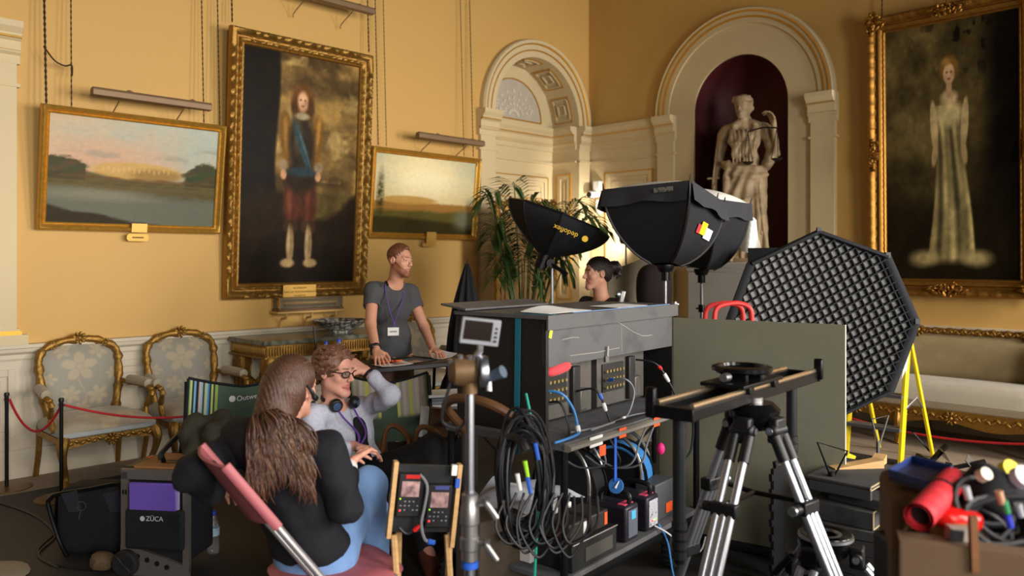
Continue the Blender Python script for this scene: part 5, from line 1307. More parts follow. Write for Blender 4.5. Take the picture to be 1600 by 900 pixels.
tl = mat('teal_webbing', (20, 104, 122), .6, var=.1, bump=.2, bscale=300)
st = MB(); st.hexa(CT(-.003, .135, HT), CT(-.003, .165, HT), CT(-.003, .175, HB - .1), CT(-.003, .145, HB - .1), -CC * .003); st.hexa(CT(-.004, .135, HT + .019), CT(.03, -.02, HT + .019), CT(.06, -.01, HT + .019), CT(-.004, .165, HT + .019), (0, 0, .002))
st.build('strap', tl, mh)
for k, (s, L, m, lab) in enumerate(((.05, .34, WHITE, 'white paper lying along the front edge of the black monitor box, left part'), (.62, .30, WHITE, 'white paper lying along the front edge of the black monitor box, right part'))):
    tag(MB().grid(lambda a, b: CT(s + a * L, .02 + b * .16, HT + .021 + .02 * math.sin(a * 3.1) * (1 - k) * b + .003 * b), 8, 4, .001).build('paper_sheet', m), lab, 'paper')
tag(MB().hexa(CT(.2, -.006, HT + .0195), CT(1.1, -.014, HT + .0195), CT(1.1, -.006, HT + .0195), CT(.2, .002, HT + .0195), (0, 0, .002)).build('tape_strip', mat('pale_blue_tape', (120, 160, 214), .5, var=.1)), 'pale blue tape strip along the front top edge of the black monitor box', 'tape')
GREYM = mat('grey_steel_case', (98, 94, 90), .45, .5, var=.12, scale=6)
DARKP = mat('dark_panel', (34, 33, 32), .5, var=.2)
def monitor(label, s0, L):
    m = wthing('monitor', label, 'monitor', CT(s0 + L / 2, .2, HB))
    cbox(MB(), s0, s0 + L, .10, .20, HB + .03, HB + .40).build('housing', GREYM, m, bevel=.004)
    cbox(MB(), s0 + .005, s0 + L - .005, .20, .215, HB + .035, HB + .395).build('screen', mat('dark_glass', (8, 8, 10), .1, var=0), m)
    cp = MB(); cbox(cp, s0 + .04, s0 + .24, .092, .101, HB + .10, HB + .24); pnl = cp.build('connector_panel', DARKP, m, bevel=.002)
    for i in range(6):
        for j in range(3): MB().lathe([(0, -.016), (.008, -.016), (.0085, 0), (0, 0)], CT(s0 + .06 + i * .031, .092, HB + .125 + j * .04), CE, 10).build('connector', mat('brass_connector', (190, 172, 124), .35, .8, var=.2), pnl)
    cbox(MB(), s0 + .27, s0 + .33, .075, .10, HB + .04, HB + .26).build('power_supply', DARKP, m, bevel=.006); cbox(MB(), s0 + .335, s0 + .40, .08, .10, HB + .04, HB + .15).build('foot_bracket', GREYM, m, bevel=.008)
monitor('monitor with rear connectors in the left half of the black monitor box', .05, .46)
monitor('monitor with rear connectors in the right half of the black monitor box', .56, .46)
tag(MB().ell(CT(.105, .03, HT - .225), (.095, .05, .026), CM @ Euler((0, -.12, 0)).to_matrix(), 24, 10, .8, .7).build('red_pad', mat('faded_red_cloth', (196, 60, 66), .8, var=.15, sheen=.2)), 'faded red padded cloth under the flap at the left end of the black monitor box', 'pad')
bc = wthing('bulldog_clip', 'silver bulldog clip gripping the lower edge of the grey flap of the monitor box', 'clip', CT(.48, -.005, HT - .22)); MB().box(CT(.48, -.004, HT - .215), (.03, .012, .03), CM).build('jaw', STEEL, bc); MB().tube([CT(.478, -.012, HT - .2), CT(.482, -.012, HT - .155)], .006, 8).build('grip', STEEL, bc)
CBL = mat('black_rubber_cable', (26, 26, 29), .45, var=.2); CGR = mat('grey_cable', (120, 122, 126), .45, var=.1); CBU = mat('blue_cable', (64, 136, 204), .45, var=.1); CTE = mat('teal_cable', (22, 150, 128), .45, var=.1); CWH = mat('white_cable', (220, 220, 222), .5, var=.05)
def cable(label, pts, r=.005, m=None, n=8, plugs=(), group=None):
    m = m or CBL; path = spline(pts, n)
    if not plugs: return tag(MB().tube(path, r, 6).build('cable', m), label, 'cable', group)
    t = thing('cable', label, 'cable', (0, 0, 0), 0, group); MB().tube(path, r, 6).build('cord', m, t)
    for i, col, L in plugs:
        i = i if i >= 0 else len(path) + i; a = path[max(0, min(len(path) - 2, i))]; b = path[max(1, min(len(path) - 1, i + 1))]; d = (b - a).normalized() * L
        MB().tube([a, a + d * .5, a + d], [r * 1.7, r * 1.9, r * 1.5], 8).build('plug', col, t)
    return t
SVW = mat('white_sleeve', (226, 226, 224), .5, var=.03)
cable('black cable with a blue and white sleeve hanging from the left monitor', [CT(.34, .09, .98), CT(.36, -.02, 1.0), CT(.39, -.06, .90), CT(.40, -.08, .85), CT(.45, -.09, .848), CT(.60, -.10, .848), CT(.72, -.1, .848)], .0055, plugs=((10, BLUE, .03), (13, SVW, .04)))
cable('black cable with a red and white sleeve running down from the right monitor', [CT(.90, .08, 1.08), CT(.94, -.02, 1.06), CT(1.0, -.07, .95), CT(1.06, -.09, .85), CT(1.12, -.11, .848)], .0055, plugs=((9, RED, .025), (12, SVW, .05)))
cable('grey cable looping from the middle of the right monitor', [CT(.62, .09, 1.0), CT(.62, -.02, 1.02), CT(.66, -.05, .96), CT(.60, -.06, .87), CT(.50, -.08, .849), CT(.36, -.09, .849), CT(.2, -.1, .849)], .005, CGR, plugs=((2, BLUE, .03), (30, SVW, .03)))
cable('blue cable curving from the left monitor over the shelf', [CT(.06, .08, 1.02), CT(.08, -.02, 1.02), CT(.12, -.06, .95), CT(.13, -.08, .86), CT(.10, -.1, .849), CT(.0, -.12, .85), CT(-.1, -.12, .848)], .006, CBU, plugs=((22, SVW, .03),))
cable('black cable dropping from the left monitor connectors to the shelf', [CT(.07, .08, .96), CT(.07, -.02, .98), CT(.08, -.06, .90), CT(.06, -.08, .85), CT(.0, -.11, .85)], .005)
cable('second grey cable lying across the front of the cart shelf', [CT(.1, -.06, .849), CT(.3, -.09, .849), CT(.6, -.07, .849), CT(.8, -.11, .849), CT(1.0, -.05, .849)], .0045, CGR, plugs=((20, SVW, .03),))
cable('black cable draped over the front right end of the cart shelf', [CT(.75, -.09, .85), CT(.95, -.11, .87), CT(1.02, -.13, .90), CT(1.06, -.15, .86), CT(1.08, -.16, .72), CT(1.04, -.16, .60), CT(.92, -.15, .56)], .006)
cable('teal cable falling straight down at the left end of the cart', [at(822, 615, 3.3), at(832, 660, 3.25), at(844, 700, 3.2), at(843, 780, 3.15), at(838, 850, 3.1), at(833, 960, 3.05), V((.08, 3.0, .012))], .006, CTE)
for k, (a, b, c, m, lab) in enumerate(((1015, 1000, 985, CGR, 'grey cable hanging under the right end of the cart shelf, inner one'), (1026, 1012, 1000, CGR, 'grey cable hanging under the right end of the cart shelf, outer one'), (935, 955, 968, CBL, 'black cable hanging under the middle of the cart shelf'), (920, 935, 945, CGR, 'grey cable with a red plug hanging under the middle of the cart shelf'))):
    cable(lab, [at(a, 655, 3.9), at(b, 690, 3.88), at(c, 725, 3.88), at(c - 40, 730, 3.95), at(c - 70, 712, 4.0)], .005, m, plugs=((6, RED, .03),) if k == 3 else ())
# --- coil of cable hanging at the left end of the cart
rr = random.Random(6)
tc = thing('cable_coil', 'thick hank of black cable hanging on the left end of the cart', 'cable coil'); mb = MB()
cc = at(818, 742, 3.18)
for k in range(26):
    rx, rz = rr.uniform(.06, .105), rr.uniform(.19, .26); ph = rr.uniform(-.2, .2); off = V((rr.uniform(-.02, .02), rr.uniform(-.05, .05), rr.uniform(-.05, .02)))
    mb.tube([cc + off + V((rx * math.cos(a + ph), .03 * math.sin(a * 2 + k), rz * math.sin(a))) for a in np.linspace(0, 2 * math.pi, 34)[:-1]], .0065, 6, closed=True)
mb.build('coil', CBL, tc)
for (px, py, m) in ((820, 720, mat('lime_plug', (160, 220, 40), .5, var=.05)), (808, 740, SVW), (824, 745, BLUE), (836, 692, BLUE)): MB().tube([at(px, py, 3.1), at(px + 5, py + 26, 3.1)], [.010, .008], 8).build('plug', m, tc)
MB().tube(spline([at(786, 690, 3.2), at(800, 683, 3.12), at(815, 690, 3.06), at(822, 705, 3.04)], 6), .018, 8).build('hook', BLACK, tc)
for k in range(9):
    x0 = 775 + k * 12; cable(('loose black cable hanging below the hank on the cart, strand %s from the left' % ('first second third fourth fifth sixth seventh eighth ninth'.split()[k])), [at(x0 + 20, 770, 3.14), at(x0 + 4 * (k % 3), 820, 3.1), at(x0 + 22 + 9 * (k % 2), 850 + 7 * (k % 4), 3.08), at(x0 + 60, 822, 3.12), at(x0 + 62, 775, 3.16)], .0055, CBL, group='loose strands below the cable hank')
# --- on the lower shelf
LSZ = .262
def reel(label, s, w, z, r, th, cm, ax):
    t = wthing('cable_reel', label, 'cable reel', CT(s, w, LSZ)); c = CT(s, w, z)
    f = MB().lathe([(.02, -th / 2), (r, -th / 2), (r, -th / 2 + .006), (.02, -th / 2 + .006)], c, ax, 30); f.build('flange', BLACK, t); MB().lathe([(.02, th / 2 - .006), (r, th / 2 - .006), (r, th / 2), (.02, th / 2)], c, ax, 30).build('flange', BLACK, t)
    q = V((0, 0, 1)).rotation_difference(V(ax)); mb = MB()
    for k in range(9): mb.tube([c + q @ V((r * .86 * math.cos(a), r * .86 * math.sin(a), -th / 2 + .012 + k * (th - .024) / 8)) for a in np.linspace(0, 6.28, 30)[:-1]], r * .09, 6, closed=True)
    mb.build('wound_cable', cm, t); MB().lathe([(0, -th / 2 - .02), (.02, -th / 2 - .02), (.02, th / 2), (0, th / 2)], c, ax, 12).build('axle', STEEL, t)
    fr = MB()
    for e in (-1, 1):
        o_ = V(ax).normalized() * e * (th / 2 + .012); up = V((0, 0, 1)); sd = V(ax).cross(up).normalized()
        fr.tube(spline([c + o_ + sd * r * .75 - V((0, 0, z - LSZ - .01)), c + o_ + sd * r * .8 + up * r * .4, c + o_ + sd * r * .35 + up * r * 1.12, c + o_ - sd * r * .35 + up * r * 1.12, c + o_ - sd * r * .8 + up * r * .4, c + o_ - sd * r * .75 - V((0, 0, z - LSZ - .01))], 6), .010, 8)
    fr.build('stand_frame', STEEL, t)
reel('black cable reel wound with bright blue cable, right end of the cart', .93, .20, LSZ + .195, .18, .13, CBU, (-.45, -.89, 0))
reel('cable reel wound with dark cable in the middle of the cart lower shelf', .58, .28, LSZ + .20, .18, .14, CBL, (-.5, -.86, 0))
wb = wthing('storage_box', 'white box with an orange tape tag under crumpled cloth on the cart', 'box', CT(.2, .2, LSZ)); cbox(MB(), .02, .34, .10, .42, LSZ, LSZ + .20).build('body', WHITE, wb, bevel=.004); MB().box(CT(.30, .098, LSZ + .10), (.035, .003, .09), CM).build('orange_tag', ORANGE, wb)
tag(MB().grid(lambda a, b: CT(-.01 + .40 * a, .06 + .40 * b, LSZ + .215 + .035 * math.sin(a * 9 + 3 * b) * math.sin(b * 7) + .05 * (1 - abs(2 * a - 1))), 20, 20, .004).build('folded_cloth', mat('grey_white_cloth', (176, 178, 186), .9, var=.1)), 'crumpled pale grey cloth on top of the white box on the cart', 'cloth')
gb = wthing('power_box', 'dark grey box with a pale label at the front left of the cart lower shelf', 'box', CT(.25, -.02, LSZ)); cbox(MB(), .04, .40, -.11, .08, LSZ, LSZ + .12).build('body', DARKP, gb, bevel=.004); MB().box(CT(.25, -.112, LSZ + .055), (.22, .003, .06), CM).build('label_strip', GREYM, gb); MB().tube([CT(.04, -.112, LSZ + .118), CT(.40, -.112, LSZ + .118)], .004, 6).build('metal_edge', STEEL, gb)
for s, m, tm, lab in ((.08, BLACK, WHITE, 'black battery with a white tape label on the grey power box'), (.25, BLACK, ORANGE, 'black battery with an orange tape label on the grey power box')):
    t = wthing('battery', lab, 'battery', CT(s, 0, LSZ + .12)); cbox(MB(), s - .03, s + .11, -.09, .06, LSZ + .122, LSZ + .20).build('body', mat('worn_brown_black', (44, 38, 34), .5, var=.2), t, bevel=.008)
    MB().box(CT(s + .085, -.092, LSZ + .162), (.022, .003, .055), CM).build('tape_label', tm, t); MB().box(CT(s - .031, -.05, LSZ + .155), (.003, .05, .04), CM).build('red_label', mat('dull_red', (120, 36, 36), .6, var=.1), t)
def charger(label, s, tape, face):
    t = wthing('battery_charger', label, 'charger', CT(s, -.02, LSZ)); Mx = CM
    cbox(MB(), s - .06, s + .06, -.10, .12, LSZ, LSZ + .17).build('body', mat('violet_black', (40, 36, 46), .4, var=.15), t, bevel=.012)
    MB().box(CT(s, -.06, LSZ + .172), (.08, .04, .003), Mx).build('tape_label', tape, t)
    MB().box(CT(s + .0, -.102, LSZ + .085), (.085, .006, .13), Mx).build('control_panel', mat('charger_face', (30, 30, 36), .3, col2=(190, 190, 200), scale=70, thr=(.60, .66)) if face else mat('grey_face', (92, 96, 108), .4, var=.1), t, bevel=.003)
    if face:
        for dx, c in ((-.02, (255, 40, 30)), (.02, (120, 220, 60)), (.0, (255, 190, 90))): MB().ell(CT(s + dx, -.107, LSZ + .05), .004, seg=8, rings=5).build('indicator', mat('led_%d' % c[1], c, .3, var=0, emit=2.5), t)
    else: MB().box(CT(s + .0, -.106, LSZ + .125), (.04, .003, .04), Mx).build('blue_label', mat('cyan_label', (80, 170, 210), .5, var=.1), t)
    MB().tube(spline([CT(s, -.08, LSZ + .17), CT(s, -.07, LSZ + .22), CT(s, .06, LSZ + .22), CT(s, .08, LSZ + .17)], 5), .012, 8).build('handle', BLACK, t)
charger('battery charger with pink tape on top, left of the pair on the cart', .56, PINKT, False)
charger('battery charger with pink tape and a lit control panel, right one on the cart', .76, PINKT, True)
cb_ = wthing('equipment_case', 'grey case with an orange tape tag at the right end of the cart lower shelf', 'case', CT(1.0, .0, LSZ)); cbox(MB(), .86, 1.06, -.06, .06, LSZ, LSZ + .19).build('body', mat('dark_grey_case', (72, 74, 78), .5, var=.15), cb_, bevel=.006); MB().box(CT(1.0, -.063, LSZ + .05), (.07, .003, .05), CM).build('orange_tag', ORANGE, cb_)
cable('thin white cable drooping from the charger below the cart', [CT(.76, -.11, LSZ + .02), CT(.80, -.17, LSZ - .02), CT(.90, -.22, .14), CT(1.0, -.24, .12), CT(1.1, -.22, .16)], .0045, CWH)
cable('thin blue cable hanging below the charger to the floor', [CT(.80, -.11, LSZ + .02), CT(.80, -.16, .2), CT(.74, -.22, .08), CT(.66, -.3, .012)], .0045, CBU)
bt = wthing('hanging_tag', 'blue tape tail with a white tag hanging below the cart shelf', 'tag', CT(.32, -.14, .7)); MB().hexa(CT(.33, -.14, .80), CT(.35, -.14, .80), CT(.35, -.14, .60), CT(.33, -.14, .60), CE * -.002).build('ribbon', BLUE, bt); MB().lathe([(0, 0), (.035, .0), (.035, .006), (0, .006)], CT(.34, -.145, .58), (-.5, -.8, .3), 20).build('tag_disc', mat('light_blue_disc', (70, 140, 220), .5, var=.05), bt); MB().box(CT(.345, -.155, .58), (.035, .003, .035), Euler((.2, .6, .7))).build('white_tag', WHITE, bt)
tag(MB().ell(CT(.80, -.12, .66), (.022, .022, .03)).build('pink_tape_knot', mat('hot_pink', (240, 40, 130), .6, var=.1)), 'bright pink tape knot on the tubular frame of the reel under the cart shelf', 'tape')
tw = wthing('speaker_case', 'tan grille fronted case on the floor behind the chrome stand, left of the cart', 'case', at(790, 870, 3.55)); c0 = floor_at(775, 940)
BX = basis((.82, .57, 0), (-.57, .82, 0)); MB().box(V((-.06, 3.62, .30)), (.34, .2, .34), BX).build('body', mat('tan_grille', (84, 72, 58), .7, var=.2, bump=.4, bscale=300), tw, bevel=.01); MB().box(V((-.0, 3.515, .40)), (.12, .02, .03), BX).build('handle', BLACK, tw)
MB().box(V((-.06, 3.62, .065)), (.30, .18, .13), BX).build('stand_off', BLACK, tw)

# ---------------------------------------------------------------- lights and their stands
def light_stand(label, top, foot=None, m=CHROME, leg_r=.5, z_leg=.55, tilt=0.):
    b = V((top.x, top.y, 0)); t = wthing('light_stand', label, 'light stand', b)
    MB().tube([top, b + V((0, 0, .9))], .012, 10).build('riser', m, t); MB().tube([b + V((0, 0, .95)), b + V((0, 0, .35))], .017, 10).build('pole', m, t)
    for z in (.92, 1.22): 
        if z < top.z: k = MB().lathe([(.012, -.03), (.024, -.03), (.026, 0), (.024, .03), (.012, .03)], b + V((0, 0, z)), seg=12); k.tube([b + V((0, 0, z)), b + V((-.045, -.02, z))], .008, 6); k.build('clamp', BLACKM, t)
    for k in range(3):
        a = k * 2.094 + .4; MB().tube([b + V((0, 0, z_leg)), b + V((leg_r * math.cos(a), leg_r * math.sin(a), .015))], .010, 8).build('leg', m, t)
    return t
def soft_lantern(label, rim, bot, second):
    L, Fc, R_, Bk = rim; t = wthing('softbox', label, 'softbox', bot); cs = [L, Fc, R_, Bk]
    cen = (L + Fc + R_ + Bk) / 4; up = (Fc - L).cross(R_ - Fc).normalized(); up = up if up.z > 0 else -up
    def pt(e, v):
        k = int(e) % 4; f = e - int(e); r = cs[k].lerp(cs[(k + 1) % 4], f); q = math.cos(v * math.pi / 2) ** .5; h = v
        return bot + (cen - bot) * (1 - h) + (r - cen) * q
    names = ('fabric_panel',) * 4
    for k in range(4): MB().grid(lambda a, b: pt(k + min(a, .9999), .02 + b * .94), 10, 14).build('fabric_panel', FABRIC, t, ang=80)
    bd = MB()
    for k in range(4): bd.tube([pt(k, b / 14 * .96) for b in range(15)], .010, 6)
    bd.build('seam_binding', BLACK, t)
    sk = MB()
    for k in range(4):
        a, b = cs[k], cs[(k + 1) % 4]; n = (a + b) / 2 - cen; n.normalize()
        sk.grid(lambda u, v: a.lerp(b, u) + n * (.016 + (.022 + .008 * math.sin(u * 14)) * v) - up * (.125 * v + .010 * v * math.sin(u * 9)) + up * .005, 14, 4)
    sk.build('skirt', mat('charcoal_fabric', (48, 49, 54), .85, var=.15, bump=.2, bscale=180), t, ang=80)
    df = MB().grid(lambda a, b: L.lerp(Fc, a) + (Bk - L) * b + up * .075 * (1 - (2 * a - 1) ** 2) ** .5 * (1 - (2 * b - 1) ** 2) ** .5, 12, 12); df.build('diffuser', mat('white_diffusion', (226, 222, 212), .9, var=.03), t)
    for c in cs[:3]: MB().tube([c, c + up * .05 + (c - cen).normalized() * .008], [.007, .004], 6).build('rod_tip', BLACK, t)
    MB().lathe([(.045, .0), (.06, .03), (.06, .05), (.03, .05), (.03, -.06), (.045, -.06)], bot - V((0, 0, .03)), seg=16).build('speed_ring', BLACKM, t)
    return t, pt
r1 = [at(943, 298, 5.5), at(1078, 284, 5.1), at(1131, 319, 5.6)]; r1.append(r1[0] + r1[2] - r1[1])
b1 = at(1040, 418, 5.52); s1, pt1 = soft_lantern('large black square softbox tilted upward, in front of its twin beyond the monitor box', r1, b1, 0)
r2 = [at(1020, 300, 6.3), at(1120, 312, 5.95), at(1172, 319, 6.25)]; r2.append(r2[0] + r2[2] - r2[1])
b2 = at(1096, 424, 6.35); soft_lantern('second large black softbox, partly hidden behind the first one, below the statue', r2, b2, 1)
light_stand('chrome light stand carrying the front large softbox', b1 - V((0, 0, .06))); light_stand('chrome light stand carrying the rear large softbox', b2 - V((0, 0, .06)))
lg = MB(); q0 = pt1(1.55, .50)  # woven label on the lit panel
nx = (pt1(1.6, .5) - pt1(1.5, .5)).normalized(); ny = (pt1(1.55, .48) - pt1(1.55, .52)).normalized(); nz = nx.cross(ny).normalized(); nz = nz if nz.y < 0 else -nz
for k, (c, w, h, dx, dy) in enumerate((((206, 50, 60), .06, .06, -.085, .0), ((250, 205, 40), .09, .085, -.02, .015), ((236, 236, 240), .12, .075, .075, -.006))): MB().hexa(*[q0 + nx * (dx + a * w / 2) + ny * (dy + b * h / 2) + nz * .008 for a, b in ((-1, -1), (1, -1), (1, 1), (-1, 1))], nz * .002).build('woven_label', mat('woven_%d' % k, c, .7, var=.05), s1)
MB().hexa(*[pt1(.72, .12) + (r1[1] - r1[0]).normalized() * a * .07 + V((0, 0, b * .016)) + V((-.02, -.06, .02)) for a, b in ((-1, -1), (1, -1), (1, 1), (-1, 1))], (0, -.002, 0)).build('maker_tag', mat('grey_tag', (120, 116, 110), .6, col2=(60, 60, 60), scale=40, thr=(.45, .55)), s1)
tag(MB().grid(lambda a, b: at(1150 + 34 * a + 8 * b, 330 + 14 * a + 62 * b, 6.6) + V((0, .05 * math.sin(a * 7 + b * 3), 0)), 14, 14, .003).build('diffusion_cloth', MATS['white_diffusion']), 'white diffusion cloth hanging behind the right side of the large softboxes', 'cloth')
# small octagonal softbox
oc = wthing('softbox', 'small black octagonal softbox with yellow lettering, in front of the palm', 'softbox', at(860, 403, 6.0)); ax = V((.36, .02, .93)).normalized(); cen = at(874, 340, 6.0); R8 = .40
e1 = V((.93, 0, -.36)).normalized(); e2 = ax.cross(e1).normalized(); ap = cen - ax * .31
def o8(k, v):
    a = math.pi / 4 * k; q = math.cos(v * math.pi / 2) ** .8; i = math.floor(k); f = k - i
    c0, c1 = math.pi / 4 * i, math.pi / 4 * (i + 1); d = (e1 * math.cos(c0) + e2 * math.sin(c0)) * (1 - f) + (e1 * math.cos(c1) + e2 * math.sin(c1)) * f
    return cen - ax * .31 * v ** 1.1 + d * R8 * max(.07, q)
for k in range(8): MB().grid(lambda a, b: o8(k + min(a, .9999), b), 4, 10).build('fabric_panel', FABRIC, oc, ang=80)
rb = MB()
for k in range(8): rb.tube([o8(k, b / 10) for b in range(11)], .006, 6)
rb.tube([o8(k, 0) for k in range(8)], .008, 6, closed=True); rb.build('seam_binding', BLACK, oc)
MB().add([o8(k, .06) for k in range(8)], [tuple(range(8))]).build('diffuser', MATS['white_diffusion'], oc)
YEL = mat('yellow_print', (214, 170, 30), .6, var=.05)
tp = at(884, 361, 5.585); tx = V((-.925, 0, .38)); ty = V((-.38, -.1, -.925)).normalized()
text_mesh('lettering', 'dedoflex', .052, place(basis(tx, ty), tp), YEL, oc)
MB().lathe([(0, 0), (.022, 0), (.022, .002), (0, .002)], tp - tx * .145, tx.cross(ty), 16).build('round_mark', YEL, oc)
lh = MB().tube([ap + ax * .02, ap - ax * .10], [.05, .045], 14); lh.build('lamp_head', BLACKM, oc)
hs = at(863, 432, 6.0); light_stand('thin chrome light stand carrying the small octagonal softbox', hs + V((0, 0, .06)))
pa = oc; MB().tube([at(858, 410, 5.96), at(886, 429, 5.9)], [.012, .018], 8).build('lamp_handle', BLACKM, pa); MB().lathe([(0, -.02), (.03, -.02), (.03, .02), (0, .02)], at(860, 411, 5.96), (0, 1, 0), 14).build('joint', BLACKM, pa)
# large octagonal softbox with egg crate
og = wthing('softbox', 'large black octagonal softbox with an egg crate grid in front of the sofa', 'softbox', at(1285, 660, 5.3)); n8 = V((.02, -.99, -.06)).normalized(); oc_ = at(1284, 513, 5.15); sx = V((0, 0, 1)).cross(n8).normalized() * 1; sy = n8.cross(sx).normalized(); RO = .62
if sx.x < 0: sx = -sx
def oct_pt(k, r=RO, off=0.): a = math.radians(93 - 45 * k); return oc_ + sx * r * math.cos(a) + sy * r * math.sin(a) + n8 * off
OP = [oct_pt(k) for k in range(8)]
def inside_len(p2, d2):         # chord of the octagon through p2 along d2
    t0, t1 = -9, 9
    for k in range(8):
        a = math.radians(93 - 45 * (k + .5)); nn = (math.cos(a), math.sin(a)); h = RO * math.cos(math.pi / 8) - .006
        de = nn[0] * d2[0] + nn[1] * d2[1]; di = h - (nn[0] * p2[0] + nn[1] * p2[1])
        if abs(de) < 1e-9:
            if di < 0: return None
        elif de > 0: t1 = min(t1, di / de)
        else: t0 = max(t0, di / de)
    return (t0, t1) if t1 - t0 > .02 else None
gr = MB()
for base_a in (math.radians(27), math.radians(117)):
    d2 = (math.cos(base_a), math.sin(base_a)); m2 = (-d2[1], d2[0])
    for k in range(-12, 13):
        p2 = (m2[0] * k * .0525, m2[1] * k * .0525); tt = inside_len(p2, d2)
        if not tt: continue
        A = oc_ + sx * (p2[0] + d2[0] * tt[0]) + sy * (p2[1] + d2[1] * tt[0]); Bq = oc_ + sx * (p2[0] + d2[0] * tt[1]) + sy * (p2[1] + d2[1] * tt[1]); o_ = (sx * m2[0] + sy * m2[1]) * .0035
        gr.hexa(A - o_, Bq - o_, Bq + o_, A + o_, n8 * -.038)
gr.build('egg_crate', FABRIC, og, smooth=False)
rm = MB()
for k in range(8): a, b = OP[k], OP[(k + 1) % 8]; rm.tube([a - n8 * .015, b - n8 * .015], .017, 8, sq=1.8)
rm.build('rim', FABRIC, og)
MB().add([oct_pt(k, RO * .985, -.042) for k in range(8)], [tuple(range(8))]).build('diffuser', mat('grey_diffusion', (216, 214, 210), .8, var=.05), og)
apx = oc_ - n8 * .45
for k in range(8): MB().grid(lambda a, b: (OP[k].lerp(OP[(k + 1) % 8], a) - n8 * .03 - oc_) * (math.cos(b * math.pi / 2) ** .8 * .96 + .04) + oc_ - n8 * .42 * b ** 1.1, 3, 8).build('fabric_panel', FABRIC, og, ang=80)
for k in (0, 1, 2): MB().box(OP[k] + V((0, 0, .012)), (.03, .02, .035)).build('corner_tab', BLACK, og)
MB().lathe([(0, -.06), (.07, -.06), (.075, .12), (0, .12)], apx, -n8, 16).build('lamp_head', BLACKM, og)
tpt = oct_pt(.45, RO * .965, .014); 
light_stand('black light stand behind the large octagonal softbox', apx - n8 * .05 - V((0, 0, .08)), m=BLACKM, leg_r=.42)
bx = wthing('black_lamp_housing', 'black box shaped lamp housing with a grey side, behind the large octagonal softbox', 'lamp', at(1195, 420, 6.1)); MB().box(at(1205, 418, 6.15), (.30, .26, .30), Euler((0, 0, -.5))).build('body', mat('charcoal_box', (36, 37, 40), .6, var=.1), bx, bevel=.006)
light_stand('black stand under the box shaped lamp housing', at(1205, 450, 6.15) - V((0, 0, -.01)), m=BLACKM, leg_r=.35)
# folded black umbrella on a stand
um = wthing('folded_umbrella', 'tall folded black umbrella standing by the door arch, right of the man', 'umbrella', floor_at(723, 712)); ub = at(724, 560, 6.5)
ut = at(730, 412, 6.5); ub = V((ut.x - .03, 6.5, .55)); mb = MB()
def uf(a, b):
    t = b; r = (.012 + .112 * math.sin(min(1, t * 1.25) * 1.75) ** .9) * (1 + .22 * math.sin(a * math.pi * 16)); c = ut.lerp(ub, t); return c + V((r * math.cos(a * 6.2832), r * math.sin(a * 6.2832), 0))
mb.grid(uf, 64, 24).build('canopy', FABRIC, um, ang=80); MB().tube([ut + V((0, 0, .03)), ut - V((0, 0, .05))], [.007, .012], 8).build('tip', BLACK, um); MB().tube([ub + V((0, 0, .1)), V((ub.x, ub.y, .0))], .010, 8).build('shaft', BLACKM, um)
for k in range(3): a = k * 2.09 + .3; MB().tube([V((ub.x, ub.y, .35)), V((ub.x + .3 * math.cos(a), ub.y + .3 * math.sin(a), .01))], .009, 8).build('leg', BLACKM, um)
# security camera on the cream panelling
sc_ = wthing('security_camera', 'small white security camera on the cream panelling right of the door arch', 'camera', WR(.16, .02, 2.45)); Pc = WR(.20, .06, 2.50); MB().box(Pc + V((0, 0, .07)), (.10, .08, .12), Euler((0, 0, R45))).build('bracket', WHITE, sc_, bevel=.006); MB().tube([WR(.17, .02, 2.47), WR(.17, .20, 2.45)], .045, 16).build('body', WHITE, sc_); MB().lathe([(0, 0), (.036, 0), (.036, .012), (0, .012)], WR(.17, .195, 2.45), WR(0, 1, 0) - WR(0, 0, 0), 16).build('lens', BLACK, sc_); MB().box(WR(.2, .03, 2.30), (.08, .05, .18), Euler((0, 0, R45))).build('junction_box', WHITE, sc_, bevel=.004)

# ---------------------------------------------------------------- screen and palm in front of the door
gs = thing('gilt_screen', 'gilt framed screen with tan brocade standing in front of the door recess, behind the palm', 'screen', V((.15, 8.75, 0)), 0.10); SWd = .31
def brocade(U, T): return damask(U, T, (150, 112, 62), (176, 138, 84), 1, 2)
painted('cloth_panel', lambda a, b: ((a - .5) * 2 * (SWd - .04), -.02, .12 + 2.0 * b), brocade, 40, 90, SILK, gs)
MB().box((0, .005, 1.1), (2 * SWd, .02, 2.05)).build('backing', BROWN, gs)
fr = MB()
for s in (-1, 1): carved_tube(fr, [(s * SWd, 0, .0 + 2.2 * i / 60) for i in range(61)], .034, .15, 14); carved_tube(fr, [(s * (SWd - .09), -.02, .1 + 2.0 * i / 60) for i in range(61)], .012, .2, 14)
carved_tube(fr, [(-SWd + 2 * SWd * i / 30, 0, 2.19 + .03 * math.sin(i * 1.1)) for i in range(31)], .045, .3, 17); carved_tube(fr, [(-SWd + 2 * SWd * i / 30, 0, .1) for i in range(31)], .03, .15, 17)
for x in np.linspace(-.3, .3, 7): rosette(fr, (x, -.03, 2.22), .06)
fr.build('carved_frame', GILTD, gs)
pl = wthing('potted_palm', 'tall potted palm with drooping green fronds in front of the gilt screen', 'plant', V((.10, 7.6, 0)))
LEAF = mat('palm_green', (52, 84, 40), .5, col2=(92, 116, 60), scale=6, spec=.4); rr = random.Random(12); pb = V((.10, 7.6, .5))
MB().lathe([(0, 0), (.17, 0), (.22, .36), (.235, .40), (.20, .40), (0, .36)], (.10, 7.6, 0.007), seg=24).build('pot', mat('terracotta', (130, 84, 60), .7, var=.15), pl)
